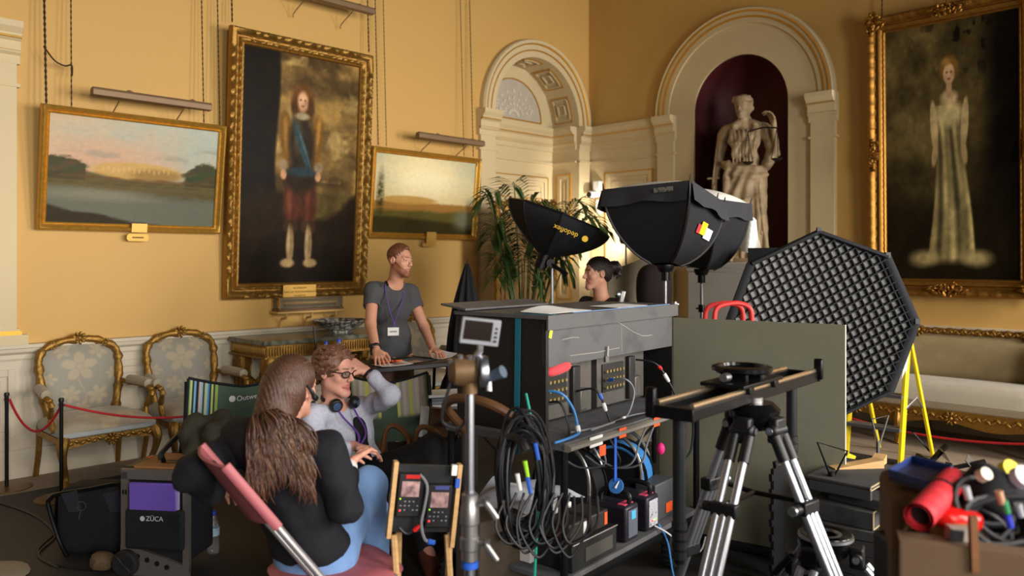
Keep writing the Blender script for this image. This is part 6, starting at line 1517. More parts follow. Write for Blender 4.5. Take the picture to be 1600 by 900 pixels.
tips = [(752, 312), (772, 300), (800, 290), (835, 320), (870, 330), (915, 318), (945, 355), (925, 345), (765, 372), (780, 395), (890, 345), (790, 415), (820, 420), (850, 425), (880, 420), (775, 430), (805, 365), (838, 380), (862, 395), (893, 425), (770, 355), (900, 380), (815, 440), (845, 445)]
for k, (px, py) in enumerate(tips):
    tip = at(px, py, 7.6 + rr.uniform(-.35, .25)); mid = pb.lerp(tip, .55) + V((0, 0, .38 + .1 * rr.random())); st = spline([pb + V((rr.uniform(-.05, .05), 0, 0)), mid - V((.0, 0, .1)), mid.lerp(tip, .55) + V((0, 0, .16)), tip], 9)
    mb = MB().tube(st, [.008 * (1 - .7 * i / (len(st) - 1)) for i in range(len(st))], 5); N = 19
    for i in range(N):
        t = .34 + .64 * i / (N - 1); x = t * (len(st) - 1); j = min(int(x), len(st) - 2); p = st[j].lerp(st[j + 1], x - j); d = (st[j + 1] - st[j]).normalized(); sd = d.cross(V((0, 0, 1))); sd = sd.normalized() if sd.length > .1 else V((1, 0, 0)); Lf = .33 * (1 - abs(2 * (t - .3) / 1.4 - .35) ** 2)
        for s in (-1, 1):
            dr = (sd * s + d * .75 - V((0, 0, .15))).normalized(); a = p; b = p + dr * Lf * .5 + V((0, 0, -.01)); e = p + dr * Lf * .95 - V((0, 0, .09 * Lf / .3)); w = dr.cross(V((0, 0, 1))).normalized() * .012
            mb.add([a, b + w, b - w, e, b + V((0, 0, .004))], [(0, 1, 4), (0, 4, 2), (1, 3, 4), (4, 3, 2)])
    mb.build('frond', LEAF, pl, fix=False)
# a lit lamp on a stand behind the front large softbox, shining on the cream panelling
lp = at(978, 372, 9.55); lt = wthing('studio_lamp', 'lit studio lamp hidden behind the front large softbox, shining on the cream panelling', 'lamp', V((lp.x, lp.y, 0)))
MB().lathe([(.05, -.10), (.06, -.10), (.08, .04), (.075, .05), (.05, -.06)], lp, (-.6, .5, .1), 16, cap=False).build('lamp_head', BLACKM, lt); MB().tube([lp - V((0, 0, .08)), V((lp.x, lp.y, .0))], .012, 8).build('post', BLACKM, lt)
MB().ell(lp, .022).build('bulb', mat('hot_bulb', (255, 240, 214), .3, var=0, emit=20), lt)
pl_ = bpy.data.lights.new('lamp_light', 'SPOT'); pl_.energy = 110; pl_.color = (1, .92, .8); pl_.spot_size = 1.7; pl_.spot_blend = .8; pl_.shadow_soft_size = .05
lo = bpy.data.objects.new('lamp_light', pl_); COL.objects.link(lo); lo.parent = lt; lo.matrix_parent_inverse = WORLDS[lt.name]; lo.location = lp + V((-.06, .05, .01)); lo.rotation_euler = (WR(.12, 0, 2.0) - lp).to_track_quat('-Z', 'Y').to_euler()
# ---------------------------------------------------------------- green board, hand truck, ladder, boxes
BRD = mat('olive_board', (128, 126, 106), .7, var=.10, scale=5, bump=.05, bscale=60)
B0, B1 = V((.86, 4.66, 0)), V((1.70, 4.09, 0)); bn = V((.56, .83, 0)).normalized() * .02
bd = wthing('wooden_board', 'large plain olive grey board standing upright behind the tripod', 'board', (B0 + B1) / 2)
MB().hexa(B0 + V((0, 0, .045)), B1 + V((0, 0, .045)), B1 + V((0, 0, 1.27)), B0 + V((0, 0, 1.27)), bn).build('panel', BRD, bd, smooth=False)
MB().hexa(B1 + V((.0015, -.001, .045)), B1 + bn + V((.0015, -.001, .045)), B1 + bn + V((.0015, -.001, 1.27)), B1 + V((.0015, -.001, 1.27)), (.002, -.001, 0)).build('raw_edge', mat('raw_ply', (206, 196, 170), .8, var=.1), bd)
MB().tube([B0 + V((.0, .0, .03)), B1 + V((-.3, .2, .03))], .03, 8).build('foot_rail', BLACK, bd)
ht = wthing('hand_truck', 'hand truck with a bright red looped handle behind the board', 'hand truck', V((1.3, 4.95, 0))); RP = mat('red_paint', (206, 54, 52), .35, var=.1)
for dy, x0, x1 in ((.0, 1103, 1160), (-.10, 1118, 1174)):
    Y = 5.0 + dy; MB().tube(spline([at(x0 - 2, 560, Y), at(x0 - 2, 505, Y), at(x0 + 2, 482, Y), at(x0 + 18, 475, Y), at(x1 - 18, 474, Y), at(x1 - 2, 482, Y), at(x1 + 1, 505, Y), at(x1 + 1, 560, Y)], 6), .015, 10).build('handle', RP, ht)
MB().box(V((1.32, 4.95, .55)), (.26, .03, .9)).build('back_frame', BLACKM, ht); MB().box(V((1.32, 4.86, .03)), (.28, .22, .012)).build('toe_plate', STEEL, ht)
for x in (1.17, 1.47): MB().lathe([(.02, -.025), (.10, -.03), (.12, 0), (.10, .03), (.02, .025)], V((x, 5.02, .127)), (1, 0, 0), 20).build('wheel', MATS['tyre_rubber'], ht)
YL = mat('yellow_fibreglass', (236, 204, 26), .45, var=.06)
ld = wthing('step_ladder', 'small yellow step ladder standing in front of the sofa, beside the octagonal softbox', 'ladder', V((3.1, 6.5, 0)))
FR, FL, RR, RL = V((3.02, 6.22, .007)), V((2.72, 6.52, .007)), V((3.42, 6.50, .007)), V((3.12, 6.80, .007)); tf = V((3.16, 6.38, .985)); tl_ = tf + (FL - FR)
def rail(a, b, w, d, name='rail'):
    ax = (b - a).normalized(); x = V((.70, .70, 0)); x = (x - ax * x.dot(ax)).normalized(); y = ax.cross(x); mb = MB()
    mb.hexa(*[a + x * i * w / 2 + y * j * d / 2 for i, j in ((-1, -1), (1, -1), (1, 1), (-1, 1))], b - a); return mb.build(name, YL, ld, bevel=.003)
rail(FR, tf, .075, .025); rail(FL, tl_, .075, .025); rail(RR, tf + V((.03, .03, -.01)), .04, .022); rail(RL, tl_ + V((.03, .03, -.01)), .04, .022)
MB().hexa(tf + V((-.05, -.05, 0)), tl_ + V((-.05, -.05, 0)), tl_ + V((.05, .05, 0)), tf + V((.05, .05, 0)), (0, 0, .025)).build('top_cap', mat('white_plastic', (222, 222, 226), .5, var=.05), ld, bevel=.004)
for k, z in enumerate((.26, .52, .76)):
    a = FR.lerp(tf, z); b = FL.lerp(tl_, z); MB().hexa(a + V((-.05, -.05, 0)), b + V((-.05, -.05, 0)), b + V((.04, .04, 0)), a + V((.04, .04, 0)), (0, 0, .025)).build('tread', mat('grey_tread', (120, 118, 120), .5, .6, var=.1), ld)
MB().tube([FR.lerp(tf, .42), FR.lerp(RR, .5) + V((0, 0, .5)), RR.lerp(tf, .42)], .012, 6, sq=.5).build('spreader', STEEL, ld); MB().tube([RR.lerp(tf, .2), RL.lerp(tl_, .2)], .010, 6).build('rear_brace', BLACKM, ld); MB().tube([RR.lerp(tf, .02) , RR.lerp(tf, .2).lerp(RL.lerp(tl_, .2), .3)], .008, 6).build('diagonal_brace', BLACKM, ld)
MB().box(FR.lerp(tf, .78) + V((-.027, -.037, 0)), (.03, .004, .2), Euler((0, .12, -.2))).build('warning_label', WHITE, ld)
ABX = mat('worn_black_box', (30, 30, 33), .75, var=.3, col2=(60, 59, 58), scale=9, thr=(.5, .8), bump=.15, bscale=60)
EDGE = mat('bare_wood_edge', (166, 146, 112), .8, var=.3, scale=20)
def apple_box(label, c, L, Wd, H, ax, group, hole=False, extra=None):
    x = V(ax).normalized(); y = V((-x.y, x.x, 0)); t = wthing('apple_box', label, 'apple box', c, group); Mx = basis(x, y)
    if hole == 'tray':
        mb = MB()
        for o, sz in ((V((0, 0, H - .01)), (L, Wd, .02)), (V((0, -Wd / 2 + .012, H * .45)), (.05, .024, H * .9)), (x * (L / 2 - .012) + V((0, 0, H * .45)), (.024, Wd, H * .9)), (x * (-L / 2 + .012) + V((0, 0, H * .45)), (.024, Wd, H * .9)), (y * (Wd / 2 - .012) + V((0, 0, H * .45)), (L, .024, H * .9))): mb.box(V(c) + (o if abs(o.y) < 1e-9 or o.x else y * o.y + V((0, 0, o.z))), sz, Mx)
        mb.build('body', ABX, t, bevel=.003)
    else: MB().box(V(c) + V((0, 0, H / 2)), (L, Wd, H), Mx).build('body', ABX, t, bevel=.005)
    if hole is True: MB().box(V(c) + V((0, 0, H / 2)) - y * (Wd / 2 - .0), (L * .3, .004, H * .3), Mx).build('hand_hole', BLACK, t, bevel=.001)
    mb = MB(); z0, z1 = (H - .02 if hole == 'tray' else .002), H
    for i in (-1, 1): mb.tube([V(c) + x * i * (L / 2 - .001) - y * (Wd / 2 - .001) + V((0, 0, z0 + .003)), V(c) + x * i * (L / 2 - .001) - y * (Wd / 2 - .001) + V((0, 0, z1 - .003))], .0045, 5)
    for z in (z0 + .002, z1 - .002): mb.tube([V(c) - x * (L / 2 - .003) - y * (Wd / 2 - .001) + V((0, 0, z)), V(c) + x * (L / 2 - .003) - y * (Wd / 2 - .001) + V((0, 0, z))], .0042, 5)
    mb.build('worn_edge', EDGE, t); return t
z = .007; base = V((1.74, 4.02, 0))
for k, (H, dx, dy, an, L, hole, lab) in enumerate(((.10, 0, 0, .66, .50, True, 'lowest worn black apple box of the tall stack in front of the board'), (.10, .02, -.02, .60, .50, True, 'second worn black apple box from the floor in the tall stack'), (.075, .01, -.03, .70, .50, False, 'third worn black apple box from the floor in the tall stack'), (.05, -.03, -.03, .75, .48, False, 'thin fourth black apple box from the floor in the tall stack'), (.085, -.01, .0, .66, .50, False, 'worn black apple box two below the top tray of the tall stack'), (.05, .09, -.05, .50, .46, True, 'thin black apple box jutting out just under the top tray of the tall stack'), (.065, -.01, .0, .62, .50, 'tray', 'topmost open black tray of the tall stack, wire bracket on it'))):
    apple_box(lab, base + V((dx, dy, z)), L, .31, H, (math.cos(an + .2), math.sin(an + .2), 0), 'apple boxes in the tall stack', hole); z += H + .0015
TOPZ = z
wg = wthing('wooden_wedge', 'pale wooden wedge lying on the top tray, left one of the pair', 'wedge', base + V((.06, .05, TOPZ)))
def wedge(t, c, L, Wd, H, a): M = place(Euler((0, 0, a)).to_matrix(), c); MB().add([M @ V(p) for p in ((-L / 2, -Wd / 2, 0), (L / 2, -Wd / 2, 0), (L / 2, -Wd / 2, H), (-L / 2, -Wd / 2, .004), (-L / 2, Wd / 2, 0), (L / 2, Wd / 2, 0), (L / 2, Wd / 2, H), (-L / 2, Wd / 2, .004))], [(0, 1, 2, 3), (4, 7, 6, 5), (0, 4, 5, 1), (3, 2, 6, 7), (1, 5, 6, 2), (0, 3, 7, 4)]).build('block', WOOD, t, smooth=False)
wedge(wg, base + V((.02, .07, TOPZ)), .26, .07, .042, .10)
w2 = wthing('wooden_wedge', 'pale wooden wedge lying on the top tray, right one of the pair', 'wedge', base + V((.15, .12, TOPZ))); wedge(w2, base + V((.15, .12, TOPZ)), .14, .06, .045, .9)
wr = wthing('wire_bracket', 'black triangular wire bracket standing on the top tray of the apple box stack', 'bracket', base + V((-.1, .0, TOPZ))); k0 = at(1299, 747, 3.93); MB().tube([k0, at(1277, 691, 3.93), at(1324, 705, 3.95), k0 + V((.01, 0, 0))], .006, 8).build('wire', BLACKM, wr); MB().lathe([(0, 0), (.018, .0), (.016, .02), (0, .022)], V((k0.x, k0.y, TOPZ)), seg=12).build('boss', BLACKM, wr)
tr = wthing('turnbuckle_handle', 'grey steel triangular handle on a straight rod, in front of the yellow ladder', 'handle', floor_at(1372, 742)); k1 = at(1372, 692, 5.2); MB().tube([k1, at(1362, 655, 5.2), at(1388, 649, 5.2), k1 + V((.012, 0, 0))], .007, 8).build('wire', STEEL, tr); MB().tube([k1 + V((0, 0, .01)), V((k1.x, k1.y, .05))], .012, 8).build('rod', STEEL, tr); MB().lathe([(0, 0), (.13, 0), (.13, .04), (0, .05)], V((k1.x, k1.y, .007)), seg=16).build('base', BLACKM, tr)
b2_ = floor_at(1326, 738); z = .007
for k, lab in enumerate(('lowest black apple box of the short stack right of the board', 'second black apple box of the short stack right of the board', 'third black apple box of the short stack right of the board', 'topmost black apple box of the short stack right of the board')):
    apple_box(lab, V((1.98, 4.78, z)), .30, .30, .085, (.97, .2, 0), 'apple boxes in the short stack', True); z += .0865
gp = wthing('grip_clamp', 'grey steel clamp with yellow tape on the short apple box stack', 'clamp', V((1.98, 4.75, z))); MB().box(V((1.96, 4.72, z + .03)), (.12, .05, .06), (0, .3, .2)).build('jaw', STEEL, gp, bevel=.006); MB().box(V((1.985, 4.70, z + .085)), (.05, .02, .05), (0, .4, 0)).build('yellow_tape', YL, gp); MB().tube([V((2.02, 4.72, z + .05)), V((2.14, 4.7, z - .10))], .007, 6).build('rod', CHROME, gp); MB().ell(V((2.16, 4.7, z - .12)), (.05, .03, .025), (0, .3, 0)).build('lime_grip', mat('lime_plastic', (176, 230, 60), .5, var=.05), gp)
mt = wthing('foam_mat', 'black interlocking foam mat with jigsaw edge standing between board and apple boxes', 'mat', V((1.45, 3.9, 0))); poly = [(0, .008)]
ME, MU = V((.66, .74, 0)).normalized(), V((0, 0, 1)); m0 = at(1204, 905, 3.86); m0.z = .008; hgt = at(1204, 735, 3.86).z
pts = []; n = 8
for k in range(n):
    z0 = .008 + (hgt - .008) * k / n; h = (hgt - .008) / n; pts += [(0, z0), (0, z0 + h * .28), (-.018, z0 + h * .2), (-.022, z0 + h * .72), (0, z0 + h * .62)]
pts += [(0, hgt), (.03, hgt), (.02, hgt + .03), (.055, hgt + .03), (.045, hgt), (.13, hgt - .01), (.13, .008)]
MB().prism([m0 + ME * a + V((0, 0, b)) for a, b in pts][::-1], V((.012, -.01, 0))).build('sheet', BLACK, mt, smooth=False)
bl = wthing('wooden_offcut', 'splintered pale wooden plank behind the tall apple box stack', 'plank', at(1385, 765, 4.1)); MB().box(at(1375, 768, 4.25), (.34, .16, .03), Euler((.05, .1, -.25))).build('plank', WOOD, bl, bevel=.004); MB().box(V((at(1375, 768, 4.25).x, 4.25, .18)), (.24, .14, .33), Euler((0, 0, -.25))).build('crate_below', BLACK, bl)
for k, (px, py, Y, a, lab) in enumerate(((1462, 720, 5.9, .5, 'black angled floor clamp with grey fins, nearer the ladder'), (1505, 735, 5.6, -.3, 'black angled floor clamp with grey fins, right of the other one'))):
    g = wthing('floor_clamp', lab, 'clamp', floor_at(px, py)); c = floor_at(px, py + 12); MB().box(c + V((0, 0, .09)), (.30, .035, .025), Euler((0, -.5 + .2 * k, a))).build('arm', BLACKM, g); MB().box(c + V((.06, 0, .11)), (.10, .10, .006), Euler((.5, .9, a))).build('fin', STEEL, g); MB().box(c + V((-.10, .02, .045)), (.04, .10, .10), Euler((.2, .2, a))).build('foot', BLACKM, g)
gf = wthing('floor_wedge', 'grey ramp shaped floor block under the ladder', 'block', floor_at(1420, 735)); MB().add([V(p) for p in ((2.45, 5.3, .007), (2.95, 5.55, .007), (2.85, 5.85, .007), (2.35, 5.6, .007), (2.45, 5.3, .03), (2.95, 5.55, .04), (2.85, 5.85, .12), (2.35, 5.6, .12))], [(0, 1, 2, 3), (4, 7, 6, 5), (0, 4, 5, 1), (1, 5, 6, 2), (2, 6, 7, 3), (3, 7, 4, 0)]).build('block', DARKP, gf, smooth=False)

# ---------------------------------------------------------------- tripod with slider
TS, TE = V((.647, .762, 0)), V((-.762, .647, 0)); SP = V((.627, 2.75, 1.075))
def SL(s, w, z): return SP + TS * s + TE * w + V((0, 0, z))
SMx = basis(TS, TE)
def sbox(s0, s1, w0, w1, z0, z1): return MB().hexa(SL(s0, w0, z0), SL(s1, w0, z0), SL(s1, w1, z0), SL(s0, w1, z0), (0, 0, z1 - z0))
sl = wthing('camera_slider', 'long black camera slider with steel rails, mounted on the tall silver tripod', 'slider', SL(.6, .08, 0)); SLN = 1.2
RAILM = mat('brass_steel_rail', (196, 176, 150), .25, .9, var=.15)
for w0, w1 in ((0, .03), (.135, .165)): sbox(0, SLN, w0, w1, -.03, .012).build('side_beam', BLACKM, sl, bevel=.003)
sbox(0, SLN, .03, .135, -.028, -.008).build('bed', BLACKM, sl)
for w in (.015, .15): MB().tube([SL(.01, w, .018), SL(SLN - .01, w, .018)], .012, 10, sq=.8).build('steel_rail', RAILM, sl)
sbox(-.02, .005, -.005, .17, -.03, .014).build('end_plate', BLACKM, sl, bevel=.003); sbox(SLN - .005, SLN + .02, -.005, .17, -.03, .014).build('end_plate', BLACKM, sl, bevel=.003)
sbox(-.022, .004, .145, .185, -.035, .075).build('end_stop', BLACKM, sl, bevel=.008); sbox(SLN - .01, SLN + .016, -.02, .02, -.02, .075).build('end_stop', BLACKM, sl, bevel=.008)
cg = sbox(.38, .76, -.01, .175, .032, .048).build('carriage', BLACKM, sl, bevel=.004)
for s in (.45, .69):
    for w in (.0, .165): sbox(s - .02, s + .02, w - .012, w + .012, .008, .036).build('roller_block', BLACKM, cg, bevel=.003)
cpl = MB().lathe([(.06, .075), (.112, .075), (.12, .082), (.12, .097), (.105, .102), (.088, .102), (.084, .09), (.06, .088)], SL(.57, .085, 0), seg=28); cpl.build('bowl_mount', mat('glossy_black', (18, 18, 20), .2, .4, var=.2), sl)
for s in (.50, .64): sbox(s - .012, s + .012, .03, .14, .046, .08).build('mount_post', BLACKM, sl, bevel=.003)
for s in (.42, .73): MB().lathe([(0, -.02), (.016, -.02), (.018, .02), (0, .02)], SL(s, .085, .068), TS, 14).build('lock_knob', CHROME, sl)
def sub_leg(s, w, zb, lab):
    p = MB(); p.tube([SL(s, w, -.03), SL(s, w, -.40)], .024, 14); p.build('outer_tube', mat('satin_black_tube', (40, 41, 44), .35, .4, var=.1), sl)
    q = MB().tube([SL(s, w, -.40), SL(s, w, zb)], .019, 14); q.build('inner_tube', BLACKM, sl)
    for k in range(4): MB().lathe([(.019, -.018), (.028, -.012), (.028, .012), (.019, .018)], SL(s, w, zb + .03 + .035 * k), seg=14).build('collar', BLACK, sl)
sub_leg(.05, .085, -.55, ''); sub_leg(SLN - .10, .085, -.42, '')
tp = wthing('tripod', 'tall silver and black tripod under the camera slider', 'tripod', V((.92, 3.12, 0))); hub = V((.95, 3.14, .99))
MB().lathe([(0, -.06), (.05, -.05), (.095, .0), (.10, .03), (.08, .05), (.075, .055), (0, .055)], hub, seg=24).build('bowl', mat('glossy_black', (18, 18, 20), .2), tp)
MB().lathe([(.0, .05), (.035, .05), (.035, .075), (0, .075)], hub, seg=14).build('mount_stud', STEEL, tp)
ALU = mat('bright_aluminium', (186, 188, 194), .38, .9, var=.06)
for k, ft in enumerate((V((1.30, 2.72, .0)), V((.52, 2.62, .0)), V((.66, 3.50, .0)))):
    d = V((ft.x - hub.x, ft.y - hub.y, 0)).normalized(); sd = V((-d.y, d.x, 0)); a0 = hub + d * .085 - V((0, 0, .01)); A = lambda t, o: a0.lerp(ft, t) + sd * o
    g = MB().box(A(.03, 0), (.07, .045, .10), basis(sd, d)).tube([A(.03, -.045), A(.03, .045)], .026, 12); top = g.build('leg_joint', BLACK, tp, bevel=.01); MB().tube([A(.03, -.052), A(.03, .052)], .014, 12).build('bolt', CHROME, top)
    for o in (-.028, .028): MB().tube([A(.05, o), A(.60, o)], .0155, 12).build('leg_tube', ALU, tp)
    MB().tube([A(.28, 0), A(.98, 0)], .016, 12).build('inner_leg', ALU, tp)
    for o in (-.028, .028): MB().tube([A(.05, o), A(.14, o)], .022, 12).build('leg_socket', BLACK, tp)
    cl = MB().box(A(.30, 0), (.10, .05, .05), basis(sd, d)).tube([A(.30, -.03), A(.30, -.085)], .02, 10).build('leg_clamp', BLACK, tp, bevel=.006); MB().tube([A(.30, -.085), A(.30, -.10)], .018, 12).build('clamp_knob', CHROME, cl)
    MB().box(A(.61, 0), (.09, .045, .05), basis(sd, d)).build('lower_clamp', BLACK, tp, bevel=.006); MB().lathe([(0, 0), (.03, 0), (.022, .05), (0, .05)], ft, seg=12).build('foot', BLACK, tp)
mid = hub - V((0, 0, .30))
for k, ft in enumerate((V((1.30, 2.72, 0)), V((.52, 2.62, 0)), V((.66, 3.50, 0)))): q = (hub + (ft - hub) * .34); MB().tube([mid, V((q.x, q.y, mid.z + .01))], .010, 8).build('spreader_arm', BLACKM, tp)
# low tripod on the floor
bt = wthing('low_tripod', 'low black baby tripod with an open bowl at the foot of the tall tripod', 'tripod', floor_at(1285, 1000)); bc = at(1290, 836, 3.1)
MB().lathe([(.045, -.01), (.07, .005), (.095, .01), (.10, .0), (.10, -.02), (.08, -.07), (.05, -.10), (.04, -.06)], bc, seg=28, cap=False).build('bowl', mat('glossy_black', (0, 0, 0)), bt); MB().lathe([(.094, .008), (.102, .004), (.103, -.006), (.094, -.006)], bc, seg=28, cap=False).build('bowl_ring', CHROME, bt); MB().lathe([(.045, .0), (.06, .008), (.05, .011), (.042, .004)], bc, seg=24, cap=False).build('inner_ring', CHROME, bt)
for k, an in enumerate((-.5, -2.4, 1.7)):
    d = V((math.cos(an), math.sin(an), 0)); sd = V((-d.y, d.x, 0)); a0 = bc + d * .10 - V((0, 0, .05)); ft = V((bc.x + d.x * .52, bc.y + d.y * .52, .012)); A = lambda t, o: a0.lerp(ft, t) + sd * o
    j = MB().box(A(.03, 0), (.07, .05, .08), basis(sd, d)).tube([A(.03, -.045), A(.03, .045)], .025, 10).build('leg_joint', BLACK, bt, bevel=.01); MB().tube([A(.03, -.052), A(.03, .052)], .013, 10).build('bolt', CHROME, j)
    for o in (-.026, .026): MB().tube([A(.1, o), A(.75, o)], .015, 10).build('leg_tube', ALU, bt)
    MB().box(A(.30, 0), (.09, .05, .09), basis(sd, d)).build('leg_clamp', BLACK, bt, bevel=.008); MB().tube([A(.2, .05), A(.42, .075)], .014, 8).build('clamp_lever', BLACK, bt)
    MB().tube([A(.7, 0), A(1, 0)], .017, 10).build('inner_leg', ALU, bt); MB().lathe([(0, -.01), (.025, -.01), (.022, .03), (0, .03)], ft, seg=12).build('foot', BLACK, bt)

# ---------------------------------------------------------------- chrome stand with small monitor, and the recorder easel
cs = wthing('lamp_stand', 'chrome light stand in the centre foreground carrying a small monitor', 'light stand', V((-.132, 2.5, 0))); sx_ = -.132
def S_(z, dx=0., dy=0.): return V((sx_ + dx, 2.5 + dy, z))
MB().tube([S_(1.20), S_(.87)], .014, 14).build('upper_tube', CHROME, cs); MB().tube([S_(.88), S_(.30)], .017, 14).build('lower_tube', CHROME, cs)
MB().lathe([(.017, .66), (.026, .665), (.026, .695), (.03, .70), (.03, .735), (.026, .74), (.026, .775), (.03, .78), (.03, .83), (.026, .84), (.026, .87), (.017, .875)], S_(0), seg=18).build('collar', mat('worn_nickel', (170, 168, 166), .35, .9, var=.15), cs)
MB().lathe([(.0265, .672), (.0268, .672), (.0268, .652), (.018, .652)], S_(-.01), seg=18).build('blue_band', BLUE, cs)
for z in (.85, .72):
    k = MB().tube([S_(z), S_(z, .05, -.01)], .008, 8).tube([S_(z, .05, -.01), S_(z, .062, -.012)], .016, 10).tube([S_(z, .05, -.02), S_(z - .05, .085, -.02)], .010, 8); k.build('tommy_bar', STEEL, cs)
for k in range(3): a = k * 2.094 + .9; MB().tube([S_(.40), V((sx_ + .45 * math.cos(a), 2.5 + .45 * math.sin(a), .015))], .014, 10).build('leg', CHROME, cs)
WBR = mat('worn_brass_head', (104, 80, 52), .55, .4, var=.45, scale=20)
gh = cs; h = S_(1.245, .0)
MB().lathe([(0, -.045), (.03, -.045), (.045, -.03), (.048, .0), (.045, .03), (.03, .045), (0, .045)], h + V((-.02, 0, .01)), (1, .2, 0), 20).build('grip_head', WBR, gh)
MB().tube([h - V((0, 0, .06)), h], .024, 12).build('socket', WBR, gh); MB().lathe([(0, -.012), (.048, -.012), (.05, 0), (.046, .012), (0, .014)], h + V((.045, -.01, .01)), (1, .1, 0), 22).build('disc', CHROME, gh)
MB().tube([h + V((.055, -.02, -.01)), h + V((.105, -.05, .015))], [.014, .02], 10).build('handle', mat('blue_grey_rubber', (70, 84, 100), .5, var=.1), gh)
for dx, dz in ((-.06, .05), (-.03, .062), (.0, .06), (.03, .06), (.06, -.05)): MB().tube([h + V((dx, -.01, 0)), h + V((dx, -.02, dz))], [.006, .010], 8).build('knob', CHROME, gh)
mm = wthing('field_monitor', 'small grey field monitor with a dark screen on the chrome stand', 'monitor', S_(1.31)); mc = at(750, 518, 2.48); Mm = basis(V((.98, .18, -.12)), V((.12, .1, .98)))
def mbx(c, sz, m, name, par, bev=.003): return MB().box((0, 0, 0), sz).xf(place(Mm @ Euler((.12, 0, 0)).to_matrix(), mc + Mm @ V(c))).build(name, m, par, bevel=bev)
GRP = mat('grey_plastic', (128, 130, 136), .45, var=.08)
mbx((0, 0, 0), (.122, .082, .022), GRP, 'bezel', mm); mbx((-.008, .002, .012), (.088, .060, .002), mat('dark_screen', (34, 26, 22), .12, var=.2), 'screen', mm, 0); mbx((0, -.005, -.03), (.11, .07, .04), BLACK, 'rear_housing', mm)
for k in range(5): mbx((.049, .026 - .013 * k, .0125), (.009, .007, .003), BLACK, 'button', mm, .001)
MB().tube([mc - V((0, -.01, .035)), mc - V((-.0, -.01, .06)), h + V((0, 0, .03))], .011, 8).build('swivel_arm', CHROME, mm)
cable('black cable looping from the grip head down the chrome stand', [h + V((-.05, -.01, .0)), h + V((-.075, -.01, -.08)), h + V((-.085, 0, -.15)), h + V((-.03, .02, -.17)), h + V((.0, .03, -.10))], .005)
ea = wthing('wooden_easel', 'pale wooden easel tray holding two recorders, beside the chrome stand', 'easel', at(660, 900, 3.2)); EX = V((.92, .30, -.10)).normalized(); EY = V((.42, .12, .86)).normalized(); EY = (EY - EX * EY.dot(EX)).normalized(); EZ = EX.cross(EY); ec = at(664, 782, 3.05)
def E_(x, y, z=0.): return ec + EX * x + EY * y + EZ * z
EM = basis(EX, EY)
def ebox(c, sz, m, name, par, bev=.002): return MB().box(E_(*c), sz, EM).build(name, m, par, bevel=bev)
ebox((0, 0, -.03), (.24, .26, .012), BLACK, 'back_board', ea); ebox((-.125, .0, -.012), (.018, .29, .035), WOOD, 'side_batten', ea); ebox((.125, -.02, -.012), (.018, .32, .035), WOOD, 'side_batten', ea)
for x in (-.1, .11): MB().tube([E_(x, .1, -.04), V((E_(x, 0).x - .05, 3.3, .01))], .013, 6).build('leg', WOOD, ea); MB().tube([E_(x, -.14, -.03), V((E_(x, 0).x + .02, 2.98, .01))], .013, 6).build('leg', WOOD, ea)
MB().tube([V((E_(-.1, 0).x - .05, 3.28, .06)), V((E_(.11, 0).x - .05, 3.28, .06))], .012, 6).build('cross_bar', WOOD, ea)
PIC = mat('lit_picture', (176, 140, 136), .3, col2=(70, 52, 52), scale=38, thr=(.35, .65), emit=.35)
def recorder(label, x, y, tm):
    t = wthing('video_recorder', label, 'recorder', E_(x, y, 0)); ebox((x, y, -.008), (.095, .165, .03), BLACK, 'body', t, .005); ebox((x, y + .025, .0085), (.068, .058, .002), PIC, 'screen', t, 0); ebox((x + .005, y + .072, .009), (.055, .014, .003), tm, 'tape_label', t, 0)
    for i in range(5):
        for j in range(3): ebox((x - .032 + i * .016, y - .022 - j * .016, .009), (.007, .005, .003), GRP if (i + j) % 4 else DARKP, 'button', t, .001)
    MB().ell(E_(x - .034, y - .056, .010), .004, seg=8, rings=5).build('record_light', mat('led_red', (255, 40, 40), .3, var=0, emit=2), t); MB().ell(E_(x - .036, y - .012, .010), .003, seg=8, rings=5).build('power_light', mat('led_green', (140, 220, 40), .3, var=0, emit=2), t)
recorder('handheld video recorder with a red tape label, left one on the wooden easel', -.062, .02, RED); recorder('handheld video recorder with a blue tape label, right one on the wooden easel', .055, -.02, mat('navy_tape', (60, 66, 130), .6, var=.1))
cable('black and grey leads bundled between the two recorders on the easel', [E_(-.03, .10, .0), E_(-.002, .06, .02), E_(-.006, -.02, .025), E_(-.012, -.08, .03), E_(.01, -.14, .03), E_(.05, -.15, .02)], .006, CGR, plugs=((34, BLUE, .03),))
cable('black lead crossing the left recorder bottom with a red plug', [E_(-.09, -.10, .01), E_(-.06, -.12, .02), E_(-.03, -.10, .025), E_(-.0, -.06, .025)], .005, CBL, plugs=((14, RED, .03),))
fp = wthing('fixing_post', 'pale wooden and blue connector block at the upper right of the easel', 'connector', E_(.10, .12, .01)); ebox((.10, .12, .005), (.022, .04, .02), WHITE, 'block', fp); ebox((.118, .07, .005), (.018, .035, .018), BLUE, 'blue_plug', fp)
